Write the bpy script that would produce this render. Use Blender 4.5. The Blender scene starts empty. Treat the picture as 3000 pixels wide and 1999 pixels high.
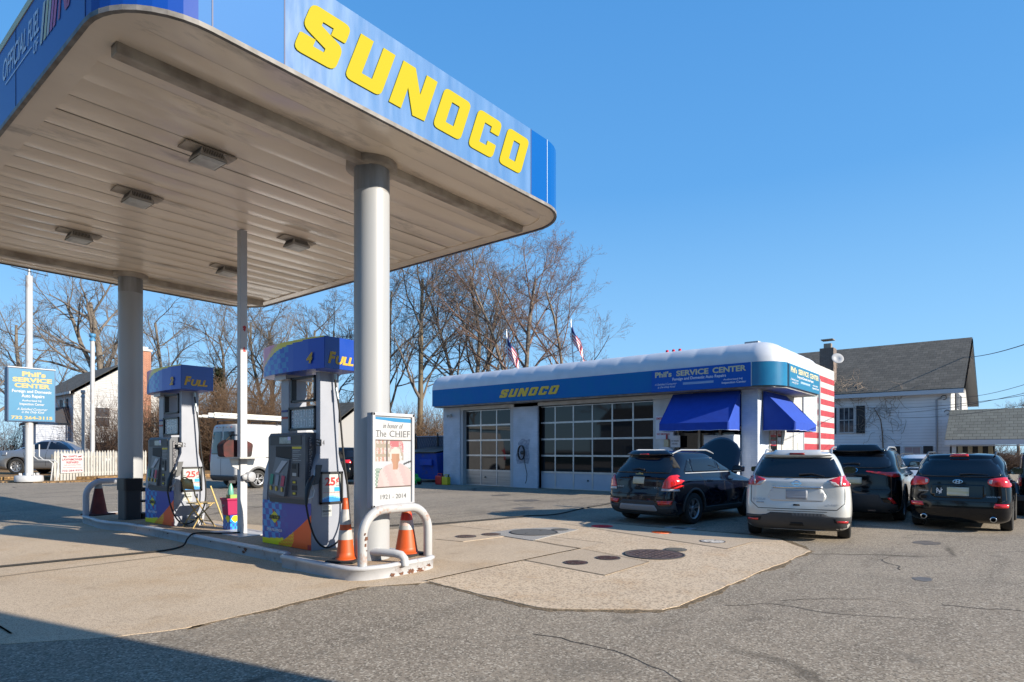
import bpy, bmesh, math, random
from mathutils import Vector, Matrix
from mathutils.bvhtree import BVHTree
from mathutils.geometry import delaunay_2d_cdt
R=math.radians
sc=bpy.context.scene
col=sc.collection
random.seed(7)
# ------------------------------------------------------------ camera
EYE=1.55; FPX=1822.0; VX,HY=1500.0,1323.0
ANG=math.radians(39.18)
VD=(math.cos(ANG),math.sin(ANG)); RD=(math.sin(ANG),-math.cos(ANG))
cam=bpy.data.cameras.new('camera'); camo=bpy.data.objects.new('camera',cam); col.objects.link(camo)
camo.location=(0,0,EYE); camo.rotation_euler=(R(90),0,ANG-R(90))
cam.sensor_width=36; cam.lens=FPX/3000*36; cam.shift_y=(HY-999.5)/3000
cam.clip_start=.05; cam.clip_end=2000
sc.camera=camo
# ------------------------------------------------------------ world, sun, exposure
SUN_AZ,SUN_EL=283.5,23.0
w=bpy.data.worlds.new('World'); sc.world=w; w.use_nodes=True
nt=w.node_tree; nt.nodes.clear()
out=nt.nodes.new('ShaderNodeOutputWorld'); bg=nt.nodes.new('ShaderNodeBackground'); sky=nt.nodes.new('ShaderNodeTexSky')
sky.sky_type='NISHITA'; sky.sun_disc=False; sky.sun_elevation=R(SUN_EL); sky.sun_rotation=R(90-SUN_AZ)
sky.air_density=1.0; sky.dust_density=.1; sky.ozone_density=2.5; sky.altitude=50
hs=nt.nodes.new('ShaderNodeHueSaturation'); hs.inputs['Saturation'].default_value=1.35; hs.inputs['Hue'].default_value=.5
ml=nt.nodes.new('ShaderNodeMixRGB'); ml.blend_type='MULTIPLY'; ml.inputs[0].default_value=1; ml.inputs[2].default_value=(.88,1.0,1.22,1)
tcw=nt.nodes.new('ShaderNodeTexCoord'); sxw=nt.nodes.new('ShaderNodeSeparateXYZ'); nt.links.new(tcw.outputs['Generated'],sxw.inputs[0])
crw=nt.nodes.new('ShaderNodeValToRGB'); e=crw.color_ramp.elements; e[0].position=0.0; e[0].color=(.25,.42,.56,1); e[1].position=.75; e[1].color=(.032,.150,.385,1)
e2=crw.color_ramp.elements.new(.12); e2.color=(.165,.345,.54,1); e3=crw.color_ramp.elements.new(.38); e3.color=(.066,.220,.46,1)
nt.links.new(sxw.outputs[2],crw.inputs[0])
nt.links.new(sky.outputs[0],ml.inputs[1]); sc0=nt.nodes.new('ShaderNodeMixRGB'); sc0.blend_type='MULTIPLY'; sc0.inputs[0].default_value=1; sc0.inputs[2].default_value=(.055,.055,.055,1); nt.links.new(ml.outputs[0],sc0.inputs[1])
mxw=nt.nodes.new('ShaderNodeMixRGB'); mxw.inputs[0].default_value=.8; nt.links.new(sc0.outputs[0],mxw.inputs[1]); nt.links.new(crw.outputs[0],mxw.inputs[2])
nt.links.new(mxw.outputs[0],bg.inputs[0]); nt.links.new(bg.outputs[0],out.inputs[0]); bg.inputs[1].default_value=1.0
sl=bpy.data.lights.new('sun','SUN'); sl.energy=4.8; sl.angle=R(.5); sl.color=(1,.90,.76)
so=bpy.data.objects.new('sun',sl); col.objects.link(so)
so.rotation_euler=(R(90-SUN_EL),0,R(SUN_AZ+90)); so.location=(0,-20,20)
sc.view_settings.view_transform='Standard'; sc.view_settings.look='None'; sc.view_settings.exposure=1.06; sc.view_settings.gamma=1
sc.cycles.max_bounces=6; sc.cycles.diffuse_bounces=3; sc.cycles.glossy_bounces=3; sc.cycles.transparent_max_bounces=8
# ------------------------------------------------------------ helpers
def ray(x,D):
    L=(x-VX)/FPX*D
    return D*VD[0]+L*RD[0], D*VD[1]+L*RD[1]
def onZ(x,y,z=0.0):
    D=FPX*(EYE-z)/(y-HY); X,Y=ray(x,D); return Vector((X,Y,z))
def onX(x,y,c):
    D=c/(VD[0]+(x-VX)/FPX*RD[0]); X,Y=ray(x,D); return Vector((c,Y,EYE-(y-HY)/FPX*D))
def onY(x,y,c):
    D=c/(VD[1]+(x-VX)/FPX*RD[1]); X,Y=ray(x,D); return Vector((X,c,EYE-(y-HY)/FPX*D))
def onD(x,y,D):
    X,Y=ray(x,D); return Vector((X,Y,EYE-(y-HY)/FPX*D))
MATS={}
def dk(c): return tuple(x*.88 for x in c) if c else c
def mat(name,c,rough=.6,metal=0,spec=.5,coat=0,c2=None,nscale=3,ndet=6,bump=0,bscale=20,c3=None,n3=1,lo=.35,hi=.65,stretch=None,alpha=None,emit=None,trans=0,rvar=0,space='Object'):
    if name in MATS: return MATS[name]
    c=dk(c); c2=dk(c2); c3=dk(c3)
    m=bpy.data.materials.new(name); m.use_nodes=True; t=m.node_tree; b=t.nodes['Principled BSDF']
    N=t.nodes.new; L=t.links.new
    b.inputs['Base Color'].default_value=(*c,1); b.inputs['Roughness'].default_value=rough; b.inputs['Metallic'].default_value=metal
    b.inputs['Specular IOR Level'].default_value=spec; b.inputs['Coat Weight'].default_value=coat; b.inputs['Coat Roughness'].default_value=.03
    if trans: b.inputs['Transmission Weight'].default_value=trans
    if emit: b.inputs['Emission Color'].default_value=(*emit,1); b.inputs['Emission Strength'].default_value=1
    tc=None
    if c2 or bump or c3 or rvar:
        tc=N('ShaderNodeTexCoord'); mp=N('ShaderNodeMapping'); L(tc.outputs[space],mp.inputs[0])
        if stretch: mp.inputs['Scale'].default_value=stretch
    cur=None
    if c2:
        n=N('ShaderNodeTexNoise'); n.inputs['Scale'].default_value=nscale; n.inputs['Detail'].default_value=ndet; L(mp.outputs[0],n.inputs[0])
        r=N('ShaderNodeValToRGB'); r.color_ramp.elements[0].position=lo; r.color_ramp.elements[1].position=hi
        r.color_ramp.elements[0].color=(*c,1); r.color_ramp.elements[1].color=(*c2,1); L(n.outputs[0],r.inputs[0]); cur=r.outputs[0]
    if c3:
        n=N('ShaderNodeTexNoise'); n.inputs['Scale'].default_value=n3; n.inputs['Detail'].default_value=8; n.inputs['Roughness'].default_value=.7; L(mp.outputs[0],n.inputs[0])
        r=N('ShaderNodeValToRGB'); r.color_ramp.elements[0].position=.56; r.color_ramp.elements[1].position=.68
        r.color_ramp.elements[0].color=(0,0,0,1); r.color_ramp.elements[1].color=(1,1,1,1); L(n.outputs[0],r.inputs[0])
        mx=N('ShaderNodeMixRGB'); L(r.outputs[0],mx.inputs[0])
        if cur: L(cur,mx.inputs[1])
        else: mx.inputs[1].default_value=(*c,1)
        mx.inputs[2].default_value=(*c3,1); cur=mx.outputs[0]
    if cur: L(cur,b.inputs['Base Color'])
    if rvar:
        n=N('ShaderNodeTexNoise'); n.inputs['Scale'].default_value=4; n.inputs['Detail'].default_value=5; L(mp.outputs[0],n.inputs[0])
        mr=N('ShaderNodeMapRange'); mr.inputs[1].default_value=.3; mr.inputs[2].default_value=.7; mr.inputs[3].default_value=max(0,rough-rvar); mr.inputs[4].default_value=rough+rvar
        L(n.outputs[0],mr.inputs[0]); L(mr.outputs[0],b.inputs['Roughness'])
    if bump:
        n=N('ShaderNodeTexNoise'); n.inputs['Scale'].default_value=bscale; n.inputs['Detail'].default_value=4; L(mp.outputs[0],n.inputs[0])
        bp=N('ShaderNodeBump'); bp.inputs['Strength'].default_value=bump; bp.inputs['Distance'].default_value=.02; L(n.outputs[0],bp.inputs['Height']); L(bp.outputs[0],b.inputs['Normal'])
    MATS[name]=m; return m
class MB:
    def __init__(s): s.v=[]; s.f=[]; s.m=[]; s.sm=[]
    def add(s,vs,fs,m=0,sm=False):
        o=len(s.v); s.v+= [tuple(p) for p in vs]
        for f in fs: s.f.append(tuple(i+o for i in f)); s.m.append(m); s.sm.append(sm)
        return s
    def box(s,x0,x1,y0,y1,z0,z1,m=0):
        return s.add([(x0,y0,z0),(x1,y0,z0),(x1,y1,z0),(x0,y1,z0),(x0,y0,z1),(x1,y0,z1),(x1,y1,z1),(x0,y1,z1)],
              [(0,3,2,1),(4,5,6,7),(0,1,5,4),(1,2,6,5),(2,3,7,6),(3,0,4,7)],m)
    def quad(s,a,b,c,d,m=0): return s.add([a,b,c,d],[(0,1,2,3)],m)
    def prism(s,pts,O,U,V,Nn,m=0,sm=False):   # pts in (u,v); extruded along Nn vector
        O,U,V,Nn=map(Vector,(O,U,V,Nn)); n=len(pts)
        a=[O+U*p[0]+V*p[1] for p in pts]; b=[p+Nn for p in a]
        fs=[tuple(range(n))[::-1],tuple(range(n,2*n))]
        s.add(a+b,fs,m,False)
        s.add(a+b,[(i,(i+1)%n,(i+1)%n+n,i+n) for i in range(n)],m,sm)
        return s
    def tube(s,path,r,n=8,m=0,cap=True,sm=True):
        path=[Vector(p) for p in path]; k=len(path)
        rr=r if isinstance(r,(list,tuple)) else [r]*k
        vs=[]; up=None
        for i,p in enumerate(path):
            t=(path[min(i+1,k-1)]-path[max(i-1,0)]).normalized()
            if up is None:
                up=Vector((0,0,1)) if abs(t.z)<.9 else Vector((1,0,0))
            a=(up-t*up.dot(t)); 
            if a.length<1e-4: a=Vector((1,0,0))-t*t.x
            a.normalize(); b=t.cross(a); up=a
            for j in range(n):
                th=2*math.pi*j/n; vs.append(p+(a*math.cos(th)+b*math.sin(th))*rr[i])
        fs=[]
        for i in range(k-1):
            for j in range(n): fs.append((i*n+j,i*n+(j+1)%n,(i+1)*n+(j+1)%n,(i+1)*n+j))
        s.add(vs,fs,m,sm)
        if cap: s.add(vs[:n],[tuple(range(n))[::-1]],m); s.add(vs[-n:],[tuple(range(n))],m)
        return s
    def lathe(s,prof,O=(0,0,0),axis=(0,0,1),n=24,m=0,sm=True):  # prof (r,h)
        O=Vector(O); ax=Vector(axis).normalized(); a=Vector((1,0,0)) if abs(ax.x)<.9 else Vector((0,1,0))
        a=(a-ax*a.dot(ax)).normalized(); b=ax.cross(a); vs=[]
        for r,h in prof:
            for j in range(n):
                th=2*math.pi*j/n; vs.append(O+ax*h+(a*math.cos(th)+b*math.sin(th))*max(r,1e-5))
        fs=[(i*n+j,i*n+(j+1)%n,(i+1)*n+(j+1)%n,(i+1)*n+j) for i in range(len(prof)-1) for j in range(n)]
        return s.add(vs,fs,m,sm)
    def build(s,name,mats,parent=None,world=True,bevel=0,**kw):
        me=bpy.data.meshes.new(name); vs=s.v
        if parent is not None and world:
            L=parent['_o'] if '_o' in parent else (0,0,0)
            vs=[(p[0]-L[0],p[1]-L[1],p[2]-L[2]) for p in vs]
        me.from_pydata(vs,[],s.f)
        for q in (mats if isinstance(mats,(list,tuple)) else [mats]): me.materials.append(q)
        me.polygons.foreach_set('material_index',s.m); me.polygons.foreach_set('use_smooth',s.sm); me.update()
        o=bpy.data.objects.new(name,me); col.objects.link(o)
        if parent is not None:
            o.parent=parent
            if '_o' in parent: o['_o']=list(parent['_o'])
        if bevel:
            b=o.modifiers.new('bevel','BEVEL'); b.width=bevel; b.segments=2; b.limit_method='ANGLE'; b.angle_limit=R(40)
        return tag(o,**kw)
def tag(o,label=None,cat=None,group=None,kind=None):
    if label: o['label']=label
    if cat: o['category']=cat
    if group: o['group']=group
    if kind: o['kind']=kind
    return o
def thing(name,label,cat,loc=(0,0,0),rz=0,group=None):
    o=bpy.data.objects.new(name,None); col.objects.link(o); o.location=loc; o.rotation_euler=(0,0,rz); o.empty_display_size=.1
    if rz==0: o['_o']=list(loc)
    return tag(o,label,cat,group)
def copy_tree(o,parent=None):
    c=o.copy(); col.objects.link(c)
    if parent is not None: c.parent=parent
    for ch in list(o.children): copy_tree(ch,c)
    return c
def mesh_from_curve(cu):
    t=bpy.data.objects.new('tmp_curve',cu); col.objects.link(t)
    dg=bpy.context.evaluated_depsgraph_get(); dg.update()
    me=bpy.data.meshes.new_from_object(t.evaluated_get(dg)); bpy.data.objects.remove(t); bpy.data.curves.remove(cu)
    return me
def text_mb(mb,s,O,U,V,m=0,depth=.004,shear=0,bold=0,fit=True,N=None,space=1.0):
    """text fitted into the box O, O+U (full width), O+V (cap height)"""
    cu=bpy.data.curves.new('t','FONT'); cu.body=s; cu.size=1; cu.offset=bold; cu.shear=shear; cu.resolution_u=3; cu.space_character=space
    me=mesh_from_curve(cu)
    vs=[v.co.copy() for v in me.vertices]
    if not vs: return mb
    x0=min(v.x for v in vs); x1=max(v.x for v in vs)
    has_desc=any(c in 'gjpqy,' for c in s); y0=0 if has_desc else min(v.y for v in vs); y1=max(v.y for v in vs)
    O,U,V=Vector(O),Vector(U),Vector(V); Nn=(N and Vector(N)) or U.cross(V).normalized()
    q=[O+U*((v.x-x0)/(x1-x0))+V*((v.y-y0)/(y1-y0))+Nn*depth for v in vs]
    fs=[tuple(p.vertices) for p in me.polygons]
    mb.add(q,fs,m); bpy.data.meshes.remove(me); return mb
def round_poly(pts,r,seg=4):
    n=len(pts); out=[]
    for i in range(n):
        ri=r[i] if isinstance(r,(list,tuple)) else r
        p=Vector(pts[i][:2]); a=Vector(pts[i-1][:2]); b=Vector(pts[(i+1)%n][:2])
        if ri<=0: out.append((p.x,p.y)); continue
        d1=(a-p); d2=(b-p); l=min(ri,d1.length*.5,d2.length*.5)
        s=p+d1.normalized()*l; e=p+d2.normalized()*l
        for k in range(seg+1):
            t=k/seg; q=s*(1-t)**2+p*2*t*(1-t)+e*t*t; out.append((q.x,q.y))
    return out
def fill(mb,contours,O,U,V,N,depth=.01,m=0,wall=True):
    """flat shape with holes: contours in (u,v), face at +N*depth, side walls down to the surface"""
    O,U,V,N=map(Vector,(O,U,V,N)); pts=[]; ed=[]
    for c in contours:
        b=len(pts); pts+=[Vector(p) for p in c]; ed+=[(b+i,b+(i+1)%len(c)) for i in range(len(c))]
    r=delaunay_2d_cdt(pts,ed,[],5 if len(contours)>1 else 1,1e-5) if False else delaunay_2d_cdt(pts,ed,[],1,1e-6)
    vs=r[0]; tri=r[2]
    def inside(p):
        k=False
        for c in contours:
            n=len(c); j=n-1
            for i in range(n):
                a=c[i]; b=c[j]
                if (a[1]>p[1])!=(b[1]>p[1]) and p[0]<(b[0]-a[0])*(p[1]-a[1])/(b[1]-a[1])+a[0]: k=not k
                j=i
        return k
    fs=[]
    flip=U.cross(V).dot(N)<0
    for f in tri:
        cx=sum(vs[i][0] for i in f)/len(f); cy=sum(vs[i][1] for i in f)/len(f)
        if inside((cx,cy)): fs.append(tuple(f)[::-1] if flip else tuple(f))
    mb.add([O+U*p[0]+V*p[1]+N*depth for p in vs],fs,m)
    if wall:
        for c in contours:
            n=len(c); a=[O+U*p[0]+V*p[1] for p in c]; b=[p+N*depth for p in a]
            mb.add(a+b,[(i,(i+1)%n,(i+1)%n+n,i+n) for i in range(n)],m)
    return mb
def rrect(x0,x1,y0,y1,r,seg=8):
    o=[]
    for cx,cy,a in ((x1-r,y1-r,0),(x0+r,y1-r,90),(x0+r,y0+r,180),(x1-r,y0+r,270)):
        for k in range(seg+1):
            t=R(a+90*k/seg); o.append((cx+r*math.cos(t),cy+r*math.sin(t)))
    return o
W8=.84
GLY={'S':([[(0,.37),(0,0),(.84,0),(.84,.5),(.31,.69),(.31,.77),(.53,.77),(.53,.62),(.84,.62),(.84,1),(0,1),(0,.5),(.53,.31),(.53,.23),(.31,.23),(.31,.37)]],[[.04,.15,.15,.14,0,0,0,0,.04,.15,.15,.14,0,0,0,0]],.84),
'U':([[(0,0),(.84,0),(.84,1),(.54,1),(.54,.25),(.3,.25),(.3,1),(0,1)]],[[.15,.15,0,0,0,0,0,0]],.84),
'N':([[(0,0),(.31,0),(.31,.5),(.62,-.02),(.95,0),(.95,1),(.64,1),(.64,.5),(.33,1.0),(0,1)]],[[0]*10],.95),
'O':([[(0,0),(.84,0),(.84,1),(0,1)],[(.3,.24),(.3,.76),(.54,.76),(.54,.24)]],[[.15]*4,[.02]*4],.84),
'C':([[(0,0),(.84,0),(.84,.37),(.54,.37),(.54,.24),(.3,.24),(.3,.76),(.54,.76),(.54,.62),(.84,.62),(.84,1),(0,1)]],[[.15,.15,.04,0,0,0,0,0,0,.04,.15,.15]],.84)}
def sunoco(O,U,V,N,depth,shear=.38,one=None):
    """returns list of (letter, contours) laid out so that U spans total width and V the height"""
    adv=[0,1.05,2.10,3.28,4.37,5.44]; tot=5.44+.84+shear
    res=[]
    for ch,a in zip('SUNOCO',adv):
        cs,rs,wd=GLY[ch]
        res.append([[((p[0]+a+p[1]*shear)/tot,p[1]) for p in round_poly(c,r)] for c,r in zip(cs,rs)])
    return res
# ------------------------------------------------------------ ground
def ground_mat(name,c,c2,agg=140,spk=(.55,.52,.48),stain=None,bump=.6,crack=None,warm=None,scl=1,blotch=.5,track=False):
    c=dk(c); c2=dk(c2); spk=dk(spk); warm=dk(warm)
    m=bpy.data.materials.new(name); m.use_nodes=True; t=m.node_tree; b=t.nodes['Principled BSDF']; N=t.nodes.new; L=t.links.new
    tc=N('ShaderNodeTexCoord'); b.inputs['Roughness'].default_value=.92; b.inputs['Specular IOR Level'].default_value=.25
    def noise(s,d=6,r=.6):
        n=N('ShaderNodeTexNoise'); n.inputs['Scale'].default_value=s; n.inputs['Detail'].default_value=d; n.inputs['Roughness'].default_value=r; L(tc.outputs['Object'],n.inputs[0]); return n
    def ramp(src,p0,p1,a,bb):
        r=N('ShaderNodeValToRGB'); r.color_ramp.elements[0].position=p0; r.color_ramp.elements[1].position=p1
        r.color_ramp.elements[0].color=(*a,1); r.color_ramp.elements[1].color=(*bb,1); L(src,r.inputs[0]); return r.outputs[0]
    def mix(f,a,bb,mode='MIX'):
        x=N('ShaderNodeMixRGB'); x.blend_type=mode
        if isinstance(f,(int,float)): x.inputs[0].default_value=f
        else: L(f,x.inputs[0])
        L(a,x.inputs[1])
        if isinstance(bb,tuple): x.inputs[2].default_value=(*bb,1)
        else: L(bb,x.inputs[2])
        return x.outputs[0]
    cur=ramp(noise(.35*scl,8,.65).outputs[0],.3,.7,c,c2)
    if track:
        mpg=N('ShaderNodeMapping'); mpg.inputs['Scale'].default_value=(.12,1.6,1); mpg.inputs['Rotation'].default_value=(0,0,.35); L(tc.outputs['Object'],mpg.inputs[0]); nn=N('ShaderNodeTexNoise'); nn.inputs['Scale'].default_value=1; nn.inputs['Detail'].default_value=5; L(mpg.outputs[0],nn.inputs[0])
        cur=mix(ramp(nn.outputs[0],.52,.66,(0,0,0),(.55,.55,.55)),cur,tuple(x*.62 for x in c))
        cur=mix(ramp(noise(5.0,7,.7).outputs[0],.50,.66,(0,0,0),(.35,.35,.35)),cur,tuple(x*1.5 for x in c))
    if warm: cur=mix(ramp(noise(.9*scl,7,.6).outputs[0],.5,.72,(0,0,0),(.8,.8,.8)),cur,warm)
    vo=N('ShaderNodeTexVoronoi'); vo.inputs['Scale'].default_value=agg; L(tc.outputs['Object'],vo.inputs[0])
    sp=N('ShaderNodeSeparateColor'); L(vo.outputs['Color'],sp.inputs[0])
    cur=mix(ramp(sp.outputs[0],.72,.85,(0,0,0),(.8,.8,.8)),cur,spk)
    cur=mix(ramp(sp.outputs[1],.66,.8,(0,0,0),(.6,.6,.6)),cur,tuple(x*.35 for x in c))
    if stain:
        cur=mix(ramp(noise(2.3,6,.55).outputs[0],.62,.72,(0,0,0),(.55,.55,.55)),cur,stain)
        cur=mix(ramp(noise(.6,5,.5).outputs[0],.58,.75,(0,0,0),(.5,.5,.5)),cur,stain)
    if crack:
        v2=N('ShaderNodeTexVoronoi'); v2.feature='DISTANCE_TO_EDGE'; v2.inputs['Scale'].default_value=crack
        mp=N('ShaderNodeMixRGB'); mp.inputs[0].default_value=.25; L(tc.outputs['Object'],mp.inputs[1]); L(noise(1.2,6,.6).outputs[1],mp.inputs[2]); L(mp.outputs[0],v2.inputs[0])
        g=ramp(v2.outputs['Distance'],.002,.008,(1,1,1),(0,0,0)); gm=N('ShaderNodeMixRGB'); gm.blend_type='MULTIPLY'; gm.inputs[0].default_value=1
        L(g,gm.inputs[1]); L(ramp(noise(.3,3).outputs[0],.48,.56,(0,0,0),(.8,.8,.8)),gm.inputs[2])
        cur=mix(gm.outputs[0],cur,tuple(x*.3 for x in c))
    L(cur,b.inputs['Base Color'])
    bp=N('ShaderNodeBump'); bp.inputs['Strength'].default_value=bump; bp.inputs['Distance'].default_value=.006
    L(sp.outputs[0],bp.inputs['Height']); L(bp.outputs[0],b.inputs['Normal'])
    MATS[name]=m; return m
asph=ground_mat('asphalt',(.215,.18,.14),(.34,.285,.215),agg=70,spk=(.47,.42,.34),stain=(.12,.105,.085),crack=.22,bump=.9,track=True)
conc=ground_mat('pale_concrete',(.47,.375,.27),(.58,.465,.34),agg=130,spk=(.5,.41,.31),stain=(.25,.19,.13),bump=.25,warm=(.44,.31,.18))
conc2=ground_mat('worn_concrete',(.50,.39,.275),(.60,.475,.34),agg=55,spk=(.56,.46,.34),stain=(.33,.27,.21),bump=.6,warm=(.48,.34,.21),scl=2)
conc3=ground_mat('smooth_patch_concrete',(.45,.36,.26),(.52,.42,.31),agg=150,spk=(.45,.37,.29),bump=.2)
concg=ground_mat('grey_patch_concrete',(.29,.28,.26),(.36,.345,.32),agg=150,spk=(.42,.4,.38),bump=.2)
dirt=ground_mat('leaf_litter',(.16,.10,.05),(.30,.18,.08),agg=16,spk=(.42,.27,.12),bump=1.5)
grass=ground_mat('dry_grass',(.07,.09,.03),(.17,.15,.06),agg=30,spk=(.22,.24,.08),bump=1.5)
def sheet(name,pts,z,m,label=None,kind='structure',sub=None,depth=.05,jag=0):
    mb=MB()
    if jag:
        q=[]; rnd=random.Random(len(pts)*7+int(z*1000))
        for i,p in enumerate(pts):
            a=Vector(p); b=Vector(pts[(i+1)%len(pts)]); n=max(1,int((b-a).length/.07)); pr=Vector((-(b-a).y,(b-a).x)).normalized(); w=0
            for k in range(n):
                w=.7*w+rnd.uniform(-jag,jag)
                q.append(tuple(a.lerp(b,k/n)+pr*w*(1 if k else 0)))
        pts=q
    mb.prism([(p[0],p[1]) for p in pts],(0,0,z-depth),(1,0,0),(0,1,0),(0,0,depth))
    return mb.build(name,m,kind=kind)
grit=ground_mat('edge_grit',(.10,.075,.05),(.20,.15,.09),agg=60,spk=(.3,.22,.14),bump=1)
sheet('joint_grit',[(2.4,5.6),(3.3,5.63),(4.55,5.81),(4.9,5.4)]+[tuple(onZ(*q_))[:2] for q_ in ((1228,1703),(1400,1747),(1583,1788),(1640,1791),(1942,1794),(1995,1783),(2388,1616),(2294,1577))]+[(11.9,3.9),(11.66,7.4),(11.75,8.95),(9.2,9.5),(7.0,9.96),(5,8)],.003,grit,jag=.035)
g=MB(); g.quad((-300,-300,0),(400,-300,0),(400,400,0),(-300,400,0)); g.build('ground',asph,kind='structure')
sheet('forecourt_slab',[(-8,12.6),(-8,7.2),(-1.2,6.9),(1.0,6.55),(1.9,5.86),(2.42,5.66),(3.3,5.7),(4.4,5.84),(5.0,5.45),(5.8,5.3),(9.0,5.2),(11.3,5.6),(11.6,7.4),(11.7,8.9),(9.3,9.42),(7.0,9.9),(6.5,14.5),(3.6,16.4),(2.6,16.1),(-8,17.5)],.005,conc,jag=.012)
sheet('concrete_slab',[tuple(onZ(*q_))[:2] for q_ in ((1237,1701),(1400,1742),(1583,1782),(1640,1786),(1939,1789),(1990,1778),(2375,1616),(2284,1581))]+[(11.68,3.9),(11.6,7.4),(11.7,8.9),(9.25,9.42),(9.15,5.45),(8.35,5.40)],.009,conc2,jag=.009)
sheet('concrete_patch',[(6.93,5.42),(6.71,3.98),(7.9,3.98),(8.3,5.32)],.013,conc3,jag=.006)
sheet('grey_concrete_patch',[(8.72,7.75),(8.55,6.5),(10.3,6.72),(10.3,7.3),(9.59,7.75)],.017,concg,jag=.006)
sheet('concrete_strip',[(10.55,6.2),(9.76,3.56),(10.75,3.50),(11.1,3.14),(11.62,3.9),(11.56,7.3),(11.0,7.6)],.013,conc3,jag=.006)
sheet('concrete_patch',[(7.7,7.35),(7.62,7.95),(9.0,7.75),(8.9,7.2)],.013,conc3,jag=.006)
# low bank with leaf litter behind the far kerb, on the left
bk=MB(); e=[(-60,52),(2,43.5),(7.5,41.6),(9.4,40.2),(11.5,36.6),(14.5,36.2),(16.5,36.4),(18,60)]
bank=[(-60,52.5),(2,44.2),(9.0,40.9),(11.7,37.9),(18,36.6),(40,60),(60,140),(-60,160)]
bk.prism(bank,(0,0,-.05),(1,0,0),(0,1,0),(0,0,.27)); bk.build('leaf_bank',dirt,kind='structure')
sheet('leaf_litter_verge',[(-60,48),(2,41.5),(7.5,39.8),(9.3,37.2),(12.3,36.0),(18,35.6),(18,37),(11.7,38.2),(9,41.2),(-60,53)],.05,dirt,kind='structure',jag=.06)
# rear yard grass and far field
sheet('grass_verge',[(22,26),(60,26),(140,10),(140,160),(22,160)],.02,grass,kind='structure')
sheet('gravel_yard',[(34,-60),(140,-60),(140,9),(34,24)],.015,ground_mat('gravel',(.2,.17,.13),(.3,.26,.2),agg=20,spk=(.4,.36,.3),bump=1))
def joint(P,w=.012,z=.014):
    m_=MB()
    for i in range(len(P)-1):
        a=Vector(P[i]);b=Vector(P[i+1]);n_=Vector((-(b-a).y,(b-a).x)).normalized()*w; m_.add([(*(a+n_),z),(*(a-n_),z),(*(b-n_),z),(*(b+n_),z)],[(3,2,1,0),(0,1,2,3)])
    m_.build('slab_joint',MATS['edge_grit'],kind='structure')
rc_=random.Random(12)
for (x0,y0,a0,n0) in ((6.2,2.3,-50,16),(6.8,1.9,-20,10),(9.5,1.2,20,18),(12.5,-.6,100,14),(4.2,3.2,-95,12),(13.5,1.6,-10,16),(7.6,.6,-60,14),(14,11,80,18),(10,12.5,150,16)):
    P_=[(x0,y0)]; a1=a0
    for k in range(n0): a1+=rc_.uniform(-32,32); P_.append((P_[-1][0]+.13*math.cos(R(a1)),P_[-1][1]+.13*math.sin(R(a1)))); 
    m_=MB()
    for i in range(len(P_)-1):
        a_,b_=Vector(P_[i]),Vector(P_[i+1]); n_=Vector((-(b_-a_).y,(b_-a_).x)).normalized()*(.007*(1-i/len(P_))+.002); m_.add([(*(a_+n_),.0025),(*(a_-n_),.0025),(*(b_-n_),.0025),(*(b_+n_),.0025)],[(0,1,2,3)])
    m_.build('asphalt_crack',mat('crack_dark',(.035,.03,.025),.95),kind='structure')
stn_m=mat('oil_stain',(.10,.085,.07),.5,c2=(.17,.145,.115),nscale=7)
for (x0,y0,r0) in ((12.6,1.2,.22),(9.0,.9,.12),(13.4,10.5,.3),(15.5,12.0,.4),(10.2,11.6,.2),(14.6,7.9,.25),(16.8,14.2,.35)):
    m_=MB(); fill(m_,[[(r0*rc_.uniform(.6,1.1)*math.cos(R(15*k))*1.4,r0*rc_.uniform(.75,1.0)*math.sin(R(15*k))) for k in range(24)]],(x0,y0,.0),(1,0,0),(0,1,0),(0,0,1),.0032,wall=False); m_.build('oil_stain',stn_m,kind='structure')
joint([(5.1,5.47),(6.0,5.47),(6.93,5.44),(8.35,5.40),(8.42,5.9),(8.58,6.5)],.014); joint([(6.93,5.42),(6.71,3.98),(7.9,3.98),(8.3,5.32)],.006,.0175); joint([(10.55,6.2),(9.76,3.56),(10.75,3.50)],.006,.0175); joint([(-6,9.6),(4.4,9.75)],.009); joint([(1.4,6.6),(1.2,16.5)],.009)
# ------------------------------------------------------------ manhole covers
iron=mat('rusty_iron',(.045,.022,.018),.55,.3,c2=(.10,.05,.04),nscale=9,bump=.5,bscale=60)
iron2=mat('brown_iron',(.065,.040,.034),.6,.1,c2=(.11,.07,.055),nscale=8,bump=.4,bscale=60)
rim=mat('cover_rim',(.05,.045,.04),.7)
def cover(x,y,r,m,label,tex='grid',rimc=None,zz=.013):
    c=thing('manhole_cover',label,'manhole cover',(x,y,zz),group='manhole covers in the forecourt')
    a=MB(); a.lathe([(r,.0),(r,.008),(r*.92,.008),(r*.92,0)],(x,y,zz),n=40); a.build('rim',rimc or rim,c)
    b=MB(); b.lathe([(r*.91,0),(r*.91,.007),(0,.007)],(x,y,zz),n=40,sm=False)
    if tex=='grid':
        k=7; st=2*r*.8/k
        for i in range(k):
            for j in range(k):
                px=-r*.8+st*(i+.5); py=-r*.8+st*(j+.5)
                if px*px+py*py<(r*.82)**2: b.box(x+px-st*.33,x+px+st*.33,y+py-st*.33,y+py+st*.33,zz+.005,zz+.011)
    b.build('lid',m,c)
    d=MB(); d.box(x-r*.5-.03,x-r*.5+.03,y-.012,y+.012,zz+.006,zz+.0125); d.box(x+r*.5-.03,x+r*.5+.03,y-.012,y+.012,zz+.006,zz+.0125); d.build('pick_hole',rim,c)
    return c
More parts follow.
